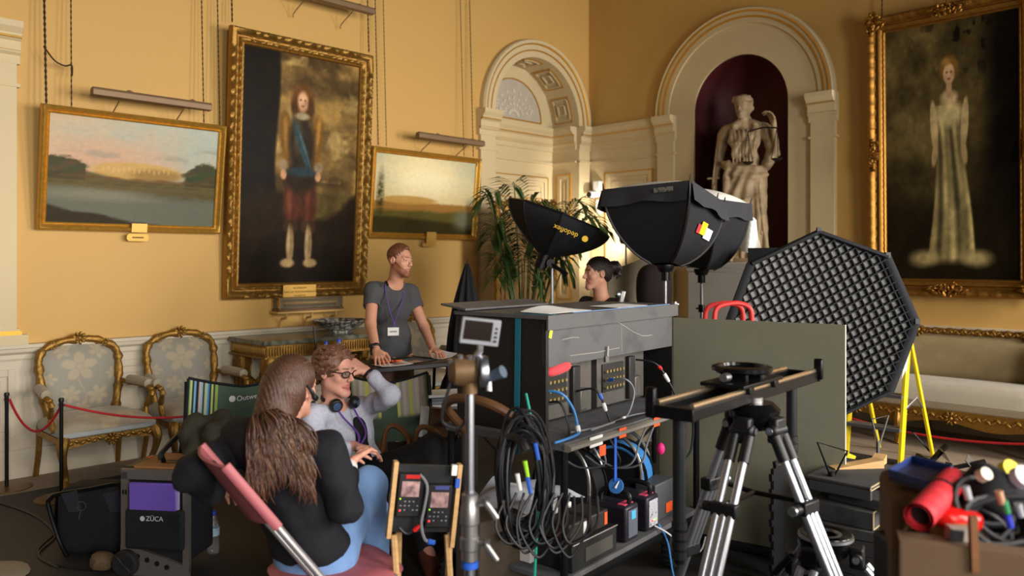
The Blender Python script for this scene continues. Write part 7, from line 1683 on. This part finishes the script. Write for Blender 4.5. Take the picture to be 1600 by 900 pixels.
# ---------------------------------------------------------------- chairs, bags and rope barriers
GREEN = mat('olive_green_canvas', (74, 92, 76), .85, var=.12, bump=.2, bscale=220)
STRC = [(90, 130, 90), (180, 190, 120), (26, 34, 48), (120, 170, 200), (24, 28, 44), (190, 170, 165), (150, 176, 186), (40, 50, 60), (176, 186, 150), (70, 140, 190), (30, 36, 44), (190, 200, 110), (36, 46, 46), (150, 176, 90)]
PALEC = [(150, 150, 120), (190, 186, 160), (176, 160, 150), (206, 196, 176), (186, 178, 160), (198, 190, 90), (170, 166, 140), (190, 170, 170), (150, 150, 130), (200, 196, 110)]
def camp_chair(label, loc, rz, stripes, frac, logo, w=.62, h=.92, lean=.14, sagk=.035):
    t = thing('camping_chair', label, 'chair', loc, rz); hw = w / 2
    def bk(a, b):
        x = (a - .5) * w; z = .46 + (h - .46) * b - sagk * (1 - (2 * a - 1) ** 2) * b + .03 * abs(2 * a - 1) * b
        return (x, .16 + lean * (z - .46) / .45 + .06 * (1 - (2 * a - 1) ** 2), z)
    def cf(U, T):
        c = np.tile(np.array((74., 92, 76)), (len(U), 1)); k = np.clip((U / frac * len(stripes)).astype(int), 0, len(stripes) - 1)
        lo = 0 if logo else .42; c = np.where(((U < frac) & (T > lo))[:, None], np.array(stripes, float)[k], c); k2 = np.clip(((1 - U) / frac * len(stripes)).astype(int), 0, len(stripes) - 1)
        return np.where(((U > 1 - frac) & (T > lo))[:, None], np.array(stripes, float)[k2], c)
    painted('back_fabric', bk, cf, 120, 16, mat('striped_canvas', (0, 0, 0), .85, attr='Col', var=.06, scale=60, bump=.15, bscale=250), t)
    bi = MB(); bi.tube([V(bk(i / 30, 1)) + V((0, 0, .004)) for i in range(31)], .009, 6); bi.tube([bk(0, i / 8) for i in range(9)], .008, 6); bi.tube([bk(1, i / 8) for i in range(9)], .008, 6); bi.build('binding', FABRIC, t)
    MB().grid(lambda a, b: ((a - .5) * w * .96, -.32 + b * .50, .44 - .05 * (1 - (2 * a - 1) ** 2) * (1 - .3 * b)), 10, 10, .004).build('seat_fabric', GREEN, t)
    for s in (-1, 1):
        x = s * (hw + .012)
        MB().tube([bk(.5 + s * .5, 0), (x, .16 + lean, h + .01)], .011, 8).build('back_post', BLACKM, t); MB().tube([(x, .28, .01), (x, -.34, .60)], .012, 8).build('leg', BLACKM, t); MB().tube([(x, -.34, .01), (x, .18, .56)], .012, 8).build('leg', BLACKM, t)
        MB().tube(spline([(x, -.36, .585), (x, -.32, .605), (x, .1, .61), (x, .2, .60)], 5), .018, 8, sq=.7).build('armrest', BLACK, t)
    MB().tube([(-hw, -.32, .43), (hw, -.32, .43)], .010, 8).build('front_rail', BLACKM, t)
    if logo:
        p = V(bk(.60, .86)); q = V(bk(.70, .86)); x = (q - p).normalized(); y = (V(bk(.60, .95)) - V(bk(.60, .75))).normalized(); n = x.cross(y)
        n = n if n.y < 0 else -n; text_mesh('lettering', 'Outwell', .043, place(basis(x, n.cross(x)), V(bk(.44, .80)) + n * .016), WHITE, t, align='LEFT')
        MB().lathe([(.010, 0), (.019, 0), (.019, .002), (.010, .002)], V(bk(.40, .80)) + n * .013, n, 18).build('round_mark', WHITE, t)
    return t
camp_chair('olive folding camp chair with dark blue striped edge and white lettering', V((-1.55, 4.50, .007)), .20, STRC, .26, True, .62, .865)
camp_chair('olive folding camp chair with pale yellow striped band, right of the woman with glasses', V((-.68, 4.80, .007)), .35, PALEC, .40, False, .50, .84)
jk = Blob(.05); rr = random.Random(3)
for k in range(16): jk.cap(at(298 + rr.uniform(0, 62), 660 + rr.uniform(0, 60), 4.40 + rr.uniform(-.06, .08)), at(298 + rr.uniform(0, 62), 665 + rr.uniform(0, 75), 4.40 + rr.uniform(-.06, .08)), .045, .04)
jk.cap(at(300, 665, 4.44), at(305, 745, 4.36), .06, .05); jk.cap(at(345, 655, 4.46), at(340, 745, 4.36), .06, .05)
tag(jk.build('jacket', mat('olive_jacket', (58, 56, 44), .85, var=.25, scale=10, bump=.3, bscale=90), .011, disp=fold_disp(.014)), 'crumpled olive jacket hanging over the arm of the striped camp chair', 'jacket')
wc = wthing('wooden_armchair', 'low folding chair with curved brown wooden arms, right of the woman with glasses', 'chair', V((-.55, 4.45, 0)))
for (x0, y0, x1, y1, Y) in ((604, 676, 640, 704, 4.45), (652, 678, 692, 745, 4.4)): MB().tube(spline([at(x0 - 8, y0 + 40, Y), at(x0, y0 - 4, Y), at(x0 + 16, y0 - 10, Y), at(x0 + 34, y0 + 8, Y - .03), at(x1, y1, Y - .05), at(x1 + 4, y1 + 60, Y - .05)], 6), .024, 8, sq=.6).build('armrest', BROWN, wc)
MB().hexa(at(608, 690, 4.5), at(655, 690, 4.45), at(655, 712, 4.42), at(608, 712, 4.47), (0, .04, -.02)).build('seat_sling', mat('dark_canvas_sling', (44, 40, 38), .85, var=.2), wc)
for px in (600, 645, 695): MB().tube([at(px, 715, 4.45), V((at(px, 715, 4.45).x, 4.5, .007))], .014, 8).build('leg', BROWN, wc)
# the woman with glasses' own seat
sc = wthing('camp_stool', 'low dark folding seat under the woman with glasses', 'chair', V((-.82, 4.2, 0))); MB().hexa((-1.05, 4.05, .30), (-.62, 3.92, .30), (-.50, 4.36, .30), (-.95, 4.50, .28), (0, 0, .03)).build('seat_fabric', mat('dark_green_canvas', (50, 60, 52), .85, var=.15), sc)
MB().hexa((-1.06, 4.10, .36), (-.98, 4.52, .36), (-1.12, 4.55, .80), (-1.2, 4.14, .80), (-.015, .005, 0)).build('back_fabric', GREEN, sc)
for p, q in (((-1.02, 4.06, .30), (-.62, 4.34, .01)), ((-.52, 4.34, .30), (-1.0, 4.1, .01)), ((-.62, 3.95, .30), (-.93, 4.44, .01)), ((-.95, 4.47, .30), (-.60, 3.98, .01))): MB().tube([p, q], .011, 8).build('leg', BLACKM, sc)
# shelf of folders between table and chairs
fs = wthing('file_stack', 'white and blue box files standing on the floor behind the camp chairs', 'files', at(640, 690, 5.2))
for k in range(4): MB().box(at(640, 652 + 13 * k, 5.15), (.16, .14, .045), (0, 0, .2 + .05 * k)).build('box_file', WHITE if k % 2 else mat('blue_file', (70, 110, 170), .6, var=.1), fs, bevel=.003)
MB().box(at(640, 652 + 13 * 4 + 4, 5.15) - V((0, 0, .14)), (.2, .18, .30)).build('crate', DARKP, fs)
pb = wthing('paper_pile', 'pile of papers and clipboards on a low stand right of the black table', 'papers', at(705, 620, 5.3))
for k in range(6): MB().box(at(700, 614 + 5 * k, 5.25), (.30 - .01 * (k % 3), .22, .016), (0, 0, .3 + .12 * math.sin(k * 2))).build('paper_layer', (WHITE, mat('grey_folder', (120, 122, 126), .6, var=.1), mat('pale_blue_folder', (170, 186, 200), .6, var=.1))[k % 3], pb)
MB().box(at(700, 646, 5.25) - V((0, 0, .22)), (.34, .26, .46), (0, 0, .3)).build('stand_box', DARKP, pb)
bb = wthing('brown_binder', 'brown leather binder with white pages propped right of the wooden armed chair', 'binder', at(690, 700, 4.9)); MB().box(at(696, 664, 4.85), (.20, .05, .20), (0.05, .12, .15)).build('cover', BROWN, bb, bevel=.004); MB().box(at(662, 664, 4.86), (.05, .05, .22), (0.05, .08, .15)).build('pages', WHITE, bb); MB().box(V((at(688, 664, 4.85).x, 4.87, .27)), (.26, .12, .53)).build('stand_box', DARKP, bb)
sb = wthing('draped_bag', 'black bag standing on the floor under the folded umbrella', 'bag', V((-.42, 5.9, 0))); MB().ell((-.42, 6.0, .40), (.14, .14, .39), None, 20, 12, .8).build('body', FABRIC, sb)
# pink folding chair
pk = wthing('folding_chair', 'pink folding chair with grey steel legs under the woman in the hooded top', 'chair', V((-.72, 2.95, 0))); PK = mat('pink_plastic', (168, 92, 98), .55, var=.1); GS = mat('grey_painted_steel', (150, 146, 148), .35, .6, var=.1)
f_, l_ = V((.83, .55, 0)), V((-.55, .83, 0)); r0 = at(500, 900, 2.66); rt = at(352, 728, 2.56)
for k, o in enumerate((V((0, 0, 0)), l_ * .34)):
    b = r0 + o; tt = rt + o; m_ = tt.lerp(b, .55); dirn = (b - tt).normalized(); MB().tube([m_, b, b + dirn * ((b.z - .012) / abs(dirn.z))], .013, 10).build('leg', GS, pk); MB().tube([tt, m_], .017, 10, sq=.7).build('back_rail', PK, pk)
def pbk(a, b): return (rt.lerp(rt.lerp(r0, .50), b)) + l_ * .34 * a - f_ * .03 * math.sin(a * math.pi) + V((0, 0, -.02 * math.sin(a * math.pi) * b))
MB().grid(pbk, 12, 8, .010).build('backrest', PK, pk)
sc_ = V((-.68, 3.08, .415)); MB().ell(sc_, (.235, .215, .018), basis(f_, l_), 28, 6, .6, .55).build('seat', PK, pk)
for o in (-.19, .19): MB().tube([sc_ + f_ * .17 + l_ * o, sc_ - f_ * .18 + l_ * o - V((0, 0, .40))], .012, 8).build('leg', GS, pk)
# wheeled cosmetic case (aluminium frame) with purple pouch
ZX, ZY = V((.985, -.12, 0)), V((.12, .985, 0)); zc = V((-1.985, 4.06, .007)); ZM = basis(ZX, ZY)
def Z_(x, y, z): return zc + ZX * x + ZY * y + V((0, 0, z))
def zbox(x0, x1, y0, y1, z0, z1): return MB().hexa(Z_(x0, y0, z0), Z_(x1, y0, z0), Z_(x1, y1, z0), Z_(x0, y1, z0), (0, 0, z1 - z0))
zu = wthing('wheeled_case', 'aluminium framed wheeled case with a black pouch, left of the camp chair', 'trolley case', Z_(.18, .15, 0)); ALP = mat('grey_aluminium', (150, 142, 138), .4, .7, var=.12)
zbox(0, .035, 0, .02, .08, .52).build('frame_side', ALP, zu); zbox(0, .37, 0, .02, .485, .535).build('frame_top', ALP, zu); zbox(.335, .37, 0, .02, .03, .5).build('frame_side', ALP, zu)
lp = [(0, .0), (.37, .0), (.37, .05), (.25, .09), (.10, .135), (0, .15)]; MB().prism([Z_(a, -.004, b) for a, b in lp], ZY * .02).build('frame_base', ALP, zu)
for k in range(4): MB().lathe([(0, 0), (.013, 0), (.013, .003), (0, .003)], Z_(.095 + .053 * k, -.006, .098 - .016 * k), -ZY, 16).build('round_hole', BLACK, zu)
for k, s in enumerate(((.012, .42), (.027, .42), (.012, .118), (.027, .118))): MB().box(Z_(s[0] + .004, -.006, s[1]), (.007, .004, .022), ZM).build('slot', BLACK, zu)
zbox(.02, .35, .02, .30, .06, .51).build('bag_body', FABRIC, zu, bevel=.02); zbox(.04, .355, -.035, .0, .14, .345).build('front_pouch', FABRIC, zu, bevel=.018)
wl_ = MB().lathe([(.02, -.018), (.055, -.02), (.068, -.012), (.068, .012), (.055, .02), (.02, .018)], Z_(.045, -.03, .068), ZY, 26).build('wheel', MATS['tyre_rubber'], zu); sp = MB().lathe([(0, -.021), (.022, -.021), (.022, .0), (0, .0)], Z_(.045, -.03, .068), ZY, 16)
for k in range(8): a = k * math.pi / 4; sp.tube([Z_(.045, -.048, .068), Z_(.045 + .05 * math.cos(a), -.048, .068 + .05 * math.sin(a))], .004, 6)
sp.build('spokes', DARKP, wl_)
text_mesh('lettering', 'ZÜCA', .034, place(basis(ZX, (0, 0, 1)), Z_(.205, -.0365, .30)), mat('white_print', (200, 200, 205), .6, var=0), zu); MB().lathe([(0, 0), (.013, 0), (.013, .001), (0, .001)], Z_(.14, -.0365, .30), -ZY, 14).build('shield_mark', mat('white_print', (0, 0, 0)), zu)
zl = wthing('cardboard_sheet', 'brown cardboard seat panel with oval hand holes on top of the wheeled case', 'panel', Z_(.19, .15, .535)); zbox(.06, .36, .02, .30, .5365, .548).build('panel', mat('brown_card', (150, 104, 58), .7, var=.1), zl)
for y in (.10, .145): MB().lathe([(0, 0), (.06, 0), (.06, .001), (0, .001)], (0, 0, 0), (0, 0, 1), 20).xf(place(ZM @ Matrix.Diagonal((1, .20, 1)), Z_(.215, y, .5485))).build('hand_hole', BLACK, zl)
st_ = wthing('card_strip', 'black card with yellow and red edge lying on the wheeled case top, left side', 'card', Z_(.03, .15, .536)); MB().hexa(Z_(.0, .03, .537), Z_(.06, .03, .537), Z_(.06, .28, .537), Z_(.0, .28, .537), (0, 0, .004)).build('card', BLACK, st_); MB().hexa(Z_(.045, .04, .5415), Z_(.056, .04, .5415), Z_(.056, .26, .5415), Z_(.045, .26, .5415), (0, 0, .001)).build('yellow_edge', mat('amber', (230, 170, 30), .5, var=0), st_); MB().hexa(Z_(.01, .2, .5415), Z_(.035, .2, .5415), Z_(.035, .25, .5415), Z_(.01, .25, .5415), (0, 0, .001)).build('red_mark', RED, st_)
pp = wthing('purple_pouch', 'purple fabric folder sticking out of the black pouch of the wheeled case', 'folder', Z_(.2, -.02, .36)); zbox(.06, .315, -.028, -.006, .30, .475).build('cover', mat('purple_cloth', (112, 84, 186), .8, var=.08, bump=.1), pp, bevel=.006); zbox(.305, .325, -.024, -.010, .345, .455).build('page_edge', mat('lilac', (170, 150, 206), .7, var=.05), pp); MB().hexa(Z_(.06, -.012, .335), Z_(.066, -.012, .335), Z_(.066, -.012, .45), Z_(.06, -.012, .45), ZY * .004).build('tan_edge', CARD, pp)
# black kit bag hanging in a tubular rack
kb = wthing('kit_bag', 'black bag hung in a tubular folding rack, left of the wheeled case', 'bag', V((-2.25, 4.35, 0)))
a0 = at(80, 768, 4.35); KX = V((1, .02, 0)); 
def K_(px, py, Y=4.32): return at(px, py, Y)
MB().tube(spline([V((K_(108, 0).x, 4.3, .01)), K_(92, 842), K_(76, 790), K_(80, 778), K_(92, 772), K_(140, 764), K_(178, 757), K_(190, 760), K_(196, 775), K_(200, 850), V((K_(202, 0).x, 4.34, .01))], 6), .012, 8).build('rack_tube', BLACKM, kb); MB().tube(spline([V((K_(100, 0).x, 4.62, .01)), K_(92, 830, 4.5), K_(90, 775, 4.36)], 5), .010, 8).build('rack_tube', BLACKM, kb)
mbg = MB().ell(V((K_(142, 0).x, 4.42, .19)), (.20, .11, .185), None, 28, 14, .35, .4); mbg.build('bag_body', FABRIC, kb)
for x0, x1 in ((95, 120), (160, 186)): MB().hexa(K_(x0, 772, 4.305), K_(x1, 766, 4.305), K_(x1 + 8, 800, 4.30), K_(x0 + 12, 800, 4.30), (0, .01, 0)).build('hanging_strap', mat('slate_webbing', (38, 42, 50), .8, var=.1), kb)
rg = MB().tube([K_(127 + 7 * math.cos(a), 791 + 7 * math.sin(a), 4.28) for a in np.linspace(0, 6.28, 16)[:-1]], .003, 6, closed=True).tube([K_(126, 799, 4.28), K_(123, 812, 4.28)], .004, 6); rg.build('ring_clip', STEEL, kb)
tag(MB().ell(V((-2.10, 4.10, .06)), (.06, .05, .045), (.3, .2, .5), 10, 6, .8).build('wrapped_bundle', mat('brown_wrap', (92, 74, 52), .6, var=.35, scale=20, bump=.3)), 'small brown wrapped bundle on the floor at the foot of the wheeled case', 'bundle')
cable('black cable lying across the floor at the far left', [floor_at(-60, 775) + V((0, 0, .013)), floor_at(10, 792) + V((0, 0, .013)), floor_at(60, 812) + V((0, 0, .013)), floor_at(86, 840) + V((0, 0, .013)), floor_at(60, 870) + V((0, 0, .013)), floor_at(90, 890) + V((0, 0, .013))], .007)
cable('thin dark cable looped on the floor in front of the kit bag', [floor_at(85, 838) + V((0, 0, .012)), floor_at(60, 862) + V((0, 0, .012)), floor_at(70, 880) + V((0, 0, .012)), floor_at(120, 892) + V((0, 0, .012)), floor_at(180, 896) + V((0, 0, .012))], .005)
tag(MB().ell(V((-2.75, 3.95, .012)), (.32, .22, .016), (0, 0, .7), 24, 6, .8).build('pale_cushion', mat('pale_cloth', (150, 138, 120), .9, var=.1)), 'pale cloth lying on the floor at the bottom left corner of the photo', 'cloth')
# rope barrier
ROPE = mat('red_rope', (178, 24, 34), .6, var=.1, bump=.3, bscale=200)
BRZ = mat('bronze_disc', (122, 92, 56), .4, .7, var=.15)
def stanchion(label, p):
    t = thing('rope_post', label, 'barrier post', p, 0, 'rope barrier posts along the left wall'); MB().tube([(0, 0, .0), (0, 0, .645)], .0125, 12).build('post', mat('gunmetal', (46, 44, 44), .3, .8, var=.1), t); MB().lathe([(0, .645), (.016, .645), (.018, .66), (.014, .672), (0, .675)], seg=14).build('cap', BLACK, t); MB().lathe([(0, 0), (.16, 0), (.16, .006), (.03, .014), (0, .014)], seg=30).build('base', BRZ, t); MB().tube([(.018 * math.cos(a), 0, .625 + .018 * math.sin(a)) for a in np.linspace(0, 6.28, 13)[:-1]], .003, 6, closed=True).build('hook_ring', STEEL, t); return t
pA, pB, pC = V((-3.55, 5.62, 0)), V((-3.02, 5.36, .007)), V((-1.72, 6.62, .007))
stanchion('dark rope post at the far left edge of the photo', pA); stanchion('dark rope post in front of the left gilt armchair', pB); stanchion('dark rope post hidden behind the seated woman in black', pC)
up = V((0, 0, .625))
tag(MB().tube(sag(pA + up + V((.02, 0, 0)), pB + up, .20, 24), .0085, 8).build('barrier_rope', ROPE), 'short red rope sagging between the two rope posts at far left', 'rope')
tag(MB().tube(sag(pB + up + V((.02, 0, 0)), pC + up, .19, 30), .0085, 8).build('barrier_rope', ROPE), 'long red rope running from the left rope posts in front of the gilt armchairs', 'rope')
qa, qb = WR(2.6, 1.12, .0), WR(6.6, 1.12, .0); stanchion('dark rope post on the right hidden behind the green board', qa)['group'] = 'rope barrier posts along the right wall'; stanchion('dark rope post beyond the right edge of the photo', qb)['group'] = 'rope barrier posts along the right wall'
tag(MB().tube(sag(qa + up, qb + up, .47, 40), .0095, 8).build('barrier_rope', ROPE), 'red rope sagging low in front of the sofa', 'rope')

# ---------------------------------------------------------------- near right foreground: cardboard boxes on a case
fc = wthing('flight_case', 'dark case below the cardboard boxes in the near right corner', 'case', V((1.35, 1.95, 0))); MB().box((1.56, 2.06, .40), (.96, .68, .79)).build('body', DARKP, fc, bevel=.01)
for x in (1.09, 2.03): MB().tube([(x, 1.725, .02), (x, 1.725, .78)], .012, 6).build('corner_edge', STEEL, fc)
CT2 = mat('brown_cardboard', (98, 76, 54), .85, var=.12, scale=6)
cb = wthing('cardboard_box', 'open brown cardboard box with red things in it, in the near right corner', 'box', V((1.3, 1.9, .8))); f0, f1 = at(1406, 846, 1.92), at(1680, 882, 1.80); bk_ = V((.20, .34, 0)); zb = .80
for a, b in ((f0, f1), (f1, f1 + bk_), (f1 + bk_, f0 + bk_), (f0 + bk_, f0)):
    n = V((-(b - a).y, (b - a).x, 0)).normalized() * .006; MB().hexa(V((a.x, a.y, zb)), V((b.x, b.y, zb)), b, a, n).build('side_panel', CT2, cb)
MB().hexa(V((f0.x, f0.y, zb)), V((f1.x, f1.y, zb)), V((f1 + bk_).to_tuple()[:2] + (zb,)), V((f0 + bk_).to_tuple()[:2] + (zb,)), (0, 0, .006)).build('bottom_panel', CT2, cb)
MB().hexa(f0, f1, f1 + V((.0, .05, .004)), f0 + V((.02, .06, .004)), (0, 0, .004)).build('top_flap', CT2, cb)
sk = wthing('paper_sack', 'tall tan cardboard carton behind and left of the open box in the near right corner', 'carton', V((1.06, 2.2, .8))); MB().hexa(at(1394, 930, 2.2), at(1470, 930, 2.1), at(1470, 930, 2.1) + V((.1, .3, 0)), at(1394, 930, 2.2) + V((.1, .3, 0)), (0, 0, .27)).build('body', mat('tan_carton', (110, 84, 56), .8, var=.1), sk, bevel=.02)
rd = wthing('red_roll', 'red padded roll lying diagonally across the carton in the near right corner', 'roll', at(1460, 785, 1.95)); a_, b_ = at(1436, 808, 1.92), at(1490, 750, 2.12); axr = (b_ - a_).normalized()
MB().tube([a_, b_], .034, 18, caps=False).tube([a_ + axr * .001, b_], .026, 18, caps=False).build('roll', mat('red_foam', (204, 44, 54), .6, var=.1), rd); MB().tube([a_.lerp(b_, .62) , a_.lerp(b_, .66)], .036, 18).build('black_band', BLACK, rd); MB().lathe([(0, 0), (.027, 0), (.027, .004), (0, .004)], a_ + axr * .02, axr, 16).build('dark_core', BLACK, rd)
rc = wthing('red_lidded_tub', 'round tan tub with a glossy red lid in the open cardboard box', 'tub', at(1490, 830, 1.84)); cl = at(1490, 808, 2.0); MB().ell(cl, (.066, .05, .028), (0, .12, 0), 28, 12, .65, .8).build('lid', mat('glossy_red', (206, 26, 22), .22, var=.05), rc); MB().lathe([(0, -.125), (.045, -.125), (.055, 0), (0, 0)], cl, seg=24).build('tub', mat('tan_tub', (150, 112, 70), .6, var=.1), rc)
bt_ = wthing('blue_tray', 'shallow dark blue plastic tray lying on the carton at right', 'tray', at(1438, 745, 2.3)); q = [at(1388, 744, 2.25), at(1455, 765, 2.1), at(1488, 738, 2.3), at(1425, 722, 2.45)]; MB().hexa(*q, (0, 0, -.012)).build('floor', mat('navy_plastic', (22, 28, 50), .35, var=.1), bt_)
for i in range(4): MB().hexa(q[i], q[(i + 1) % 4], q[(i + 1) % 4] + V((0, 0, .02)), q[i] + V((0, 0, .02)), (.004, .004, 0)).build('rim', mat('bright_blue_edge', (38, 58, 112), .4, var=.1), bt_)
MB().box(at(1436, 760, 2.3) - V((0, 0, .07)), (.12, .12, .13)).build('contents_below', BLACK, bt_)
tg = wthing('cable_tangle', 'tangle of black cables heaped in the open cardboard box', 'cables', at(1550, 820, 1.95)); mb = MB(); rr = random.Random(9); tcn = at(1548, 805, 2.0)
for k in range(14): rx, rz = rr.uniform(.06, .13), rr.uniform(.05, .10); o = V((rr.uniform(-.03, .05), rr.uniform(-.05, .05), rr.uniform(-.03, .02))); tl2 = rr.uniform(-.5, .5); mb.tube([tcn + o + V((rx * math.cos(a), rz * .6 * math.sin(a), rz * math.sin(a) * .8 + tl2 * .05 * math.cos(a))) for a in np.linspace(0, 6.28, 24)[:-1]], .008, 6, closed=True)
mb.build('loops', CBL, tg)
kbg = wthing('black_pouch', 'black soft pouch on top of the cables in the near right corner', 'pouch', at(1555, 760, 2.05)); MB().ell(at(1552, 765, 2.06), (.065, .06, .055), (.2, .5, .3), 20, 10, .6).build('body', FABRIC, kbg); MB().box(at(1552, 800, 2.1), (.10, .1, .09)).build('base', FABRIC, kbg, bevel=.02)
for (px, py, Y, r, c, nm, lab) in ((1537, 742, 2.0, .016, (226, 214, 196), 'tape_roll', 'small cream tape roll beside the black pouch'), (1576, 734, 2.1, .024, (230, 210, 40), 'tape_roll', 'yellow tape roll at the top of the heap in the near right corner'), (1596, 745, 2.0, .026, (206, 196, 206), 'tape_roll', 'pale lilac tape roll at the right edge of the photo')):
    tag(MB().lathe([(r * .6, -.012), (r, -.012), (r, .012), (r * .6, .012)], at(px, py, Y), (.2, -.8, .5), 20).build(nm, mat('tape_%d' % c[2], c, .6, var=.05)), lab, 'tape roll')
for k, (px, py, c, lab) in enumerate(((1560, 775, (196, 150, 120), 'copper coloured connector in the cable heap'), (1568, 790, (60, 140, 90), 'green and white connector in the cable heap'), (1573, 812, (50, 60, 190), 'blue plug in the cable heap'), (1590, 795, (170, 170, 176), 'silver connector in the cable heap at the right edge'), (1508, 768, (180, 180, 184), 'silver connector above the red roll end'))):
    tag(MB().tube([at(px, py - 8, 1.92), at(px + 6, py + 12, 1.92)], [.009, .008], 10).build('connector_plug', mat('plug_%d' % k, c, .4, .3, var=.1)), lab, 'connector')
sm = wthing('small_box', 'small box with a dark label in front of the red lidded tub', 'box', at(1495, 845, 1.92)); MB().box(at(1497, 846, 1.925), (.053, .03, .07), (0, .1, -.1)).build('body', mat('grey_card', (150, 140, 128), .7, var=.1), sm); MB().box(at(1495, 838, 1.906), (.032, .002, .030), (0, .1, -.1)).build('dark_label', BLACK, sm)
up_ = wthing('wooden_upright', 'dark wooden slat standing in front of the open cardboard box', 'slat', at(1521, 850, 1.76)); MB().box(at(1521, 850, 1.868), (.017, .014, .13), (0, -.03, 0)).build('slat', BROWN, up_)
# odds and ends beyond the monitor box
kn = wthing('wing_nut', 'silver wing nut on the far right corner of the monitor box', 'wing nut', CT(1.19, .02, HT)); MB().tube([CT(1.19, .0, HT - .04), CT(1.19, .0, HT + .03)], .008, 8).ell(CT(1.19, .0, HT + .015), (.02, .008, .012)).build('nut', CHROME, kn)
cl_ = wthing('stand_clamp', 'steel grip clamp standing behind the monitor box, right of the dark haired woman', 'clamp', at(968, 470, 4.9)); MB().box(at(972, 464, 4.9), (.03, .03, .08), (0, .2, 0)).build('jaw', STEEL, cl_, bevel=.006); MB().ell(at(965, 460, 4.88), (.02, .02, .02)).build('knob', CHROME, cl_); MB().tube([at(970, 475, 4.9), V((at(970, 475, 4.9).x, 4.9, .01))], .012, 8).build('post', STEEL, cl_)
dg = wthing('dark_backpack', 'dark brown rucksack hanging behind the large softbox stands', 'bag', at(1020, 455, 6.0)); MB().ell(at(1022, 452, 6.3), (.14, .10, .20), None, 20, 12, .7).build('body', mat('dark_brown_cloth', (34, 24, 24), .85, var=.2), dg); MB().tube([at(1022, 470, 6.3), V((at(1022, 470, 6.3).x, 6.3, .01))], .02, 8).build('stand_post', BLACKM, dg)
gt = wthing('grey_backdrop', 'folded grey reflector cloth leaning behind the dark haired woman', 'reflector', at(985, 440, 7.2)); MB().grid(lambda a, b: at(950 + 75 * a, 395 + 30 * (1 - a) * (1 - b) + 310 * b, 7.2 - .2 * b) + V((0, .03 * math.sin(a * 9), 0)), 12, 10, .008).build('cloth', mat('grey_beige_cloth', (116, 104, 84), .8, var=.1), gt)
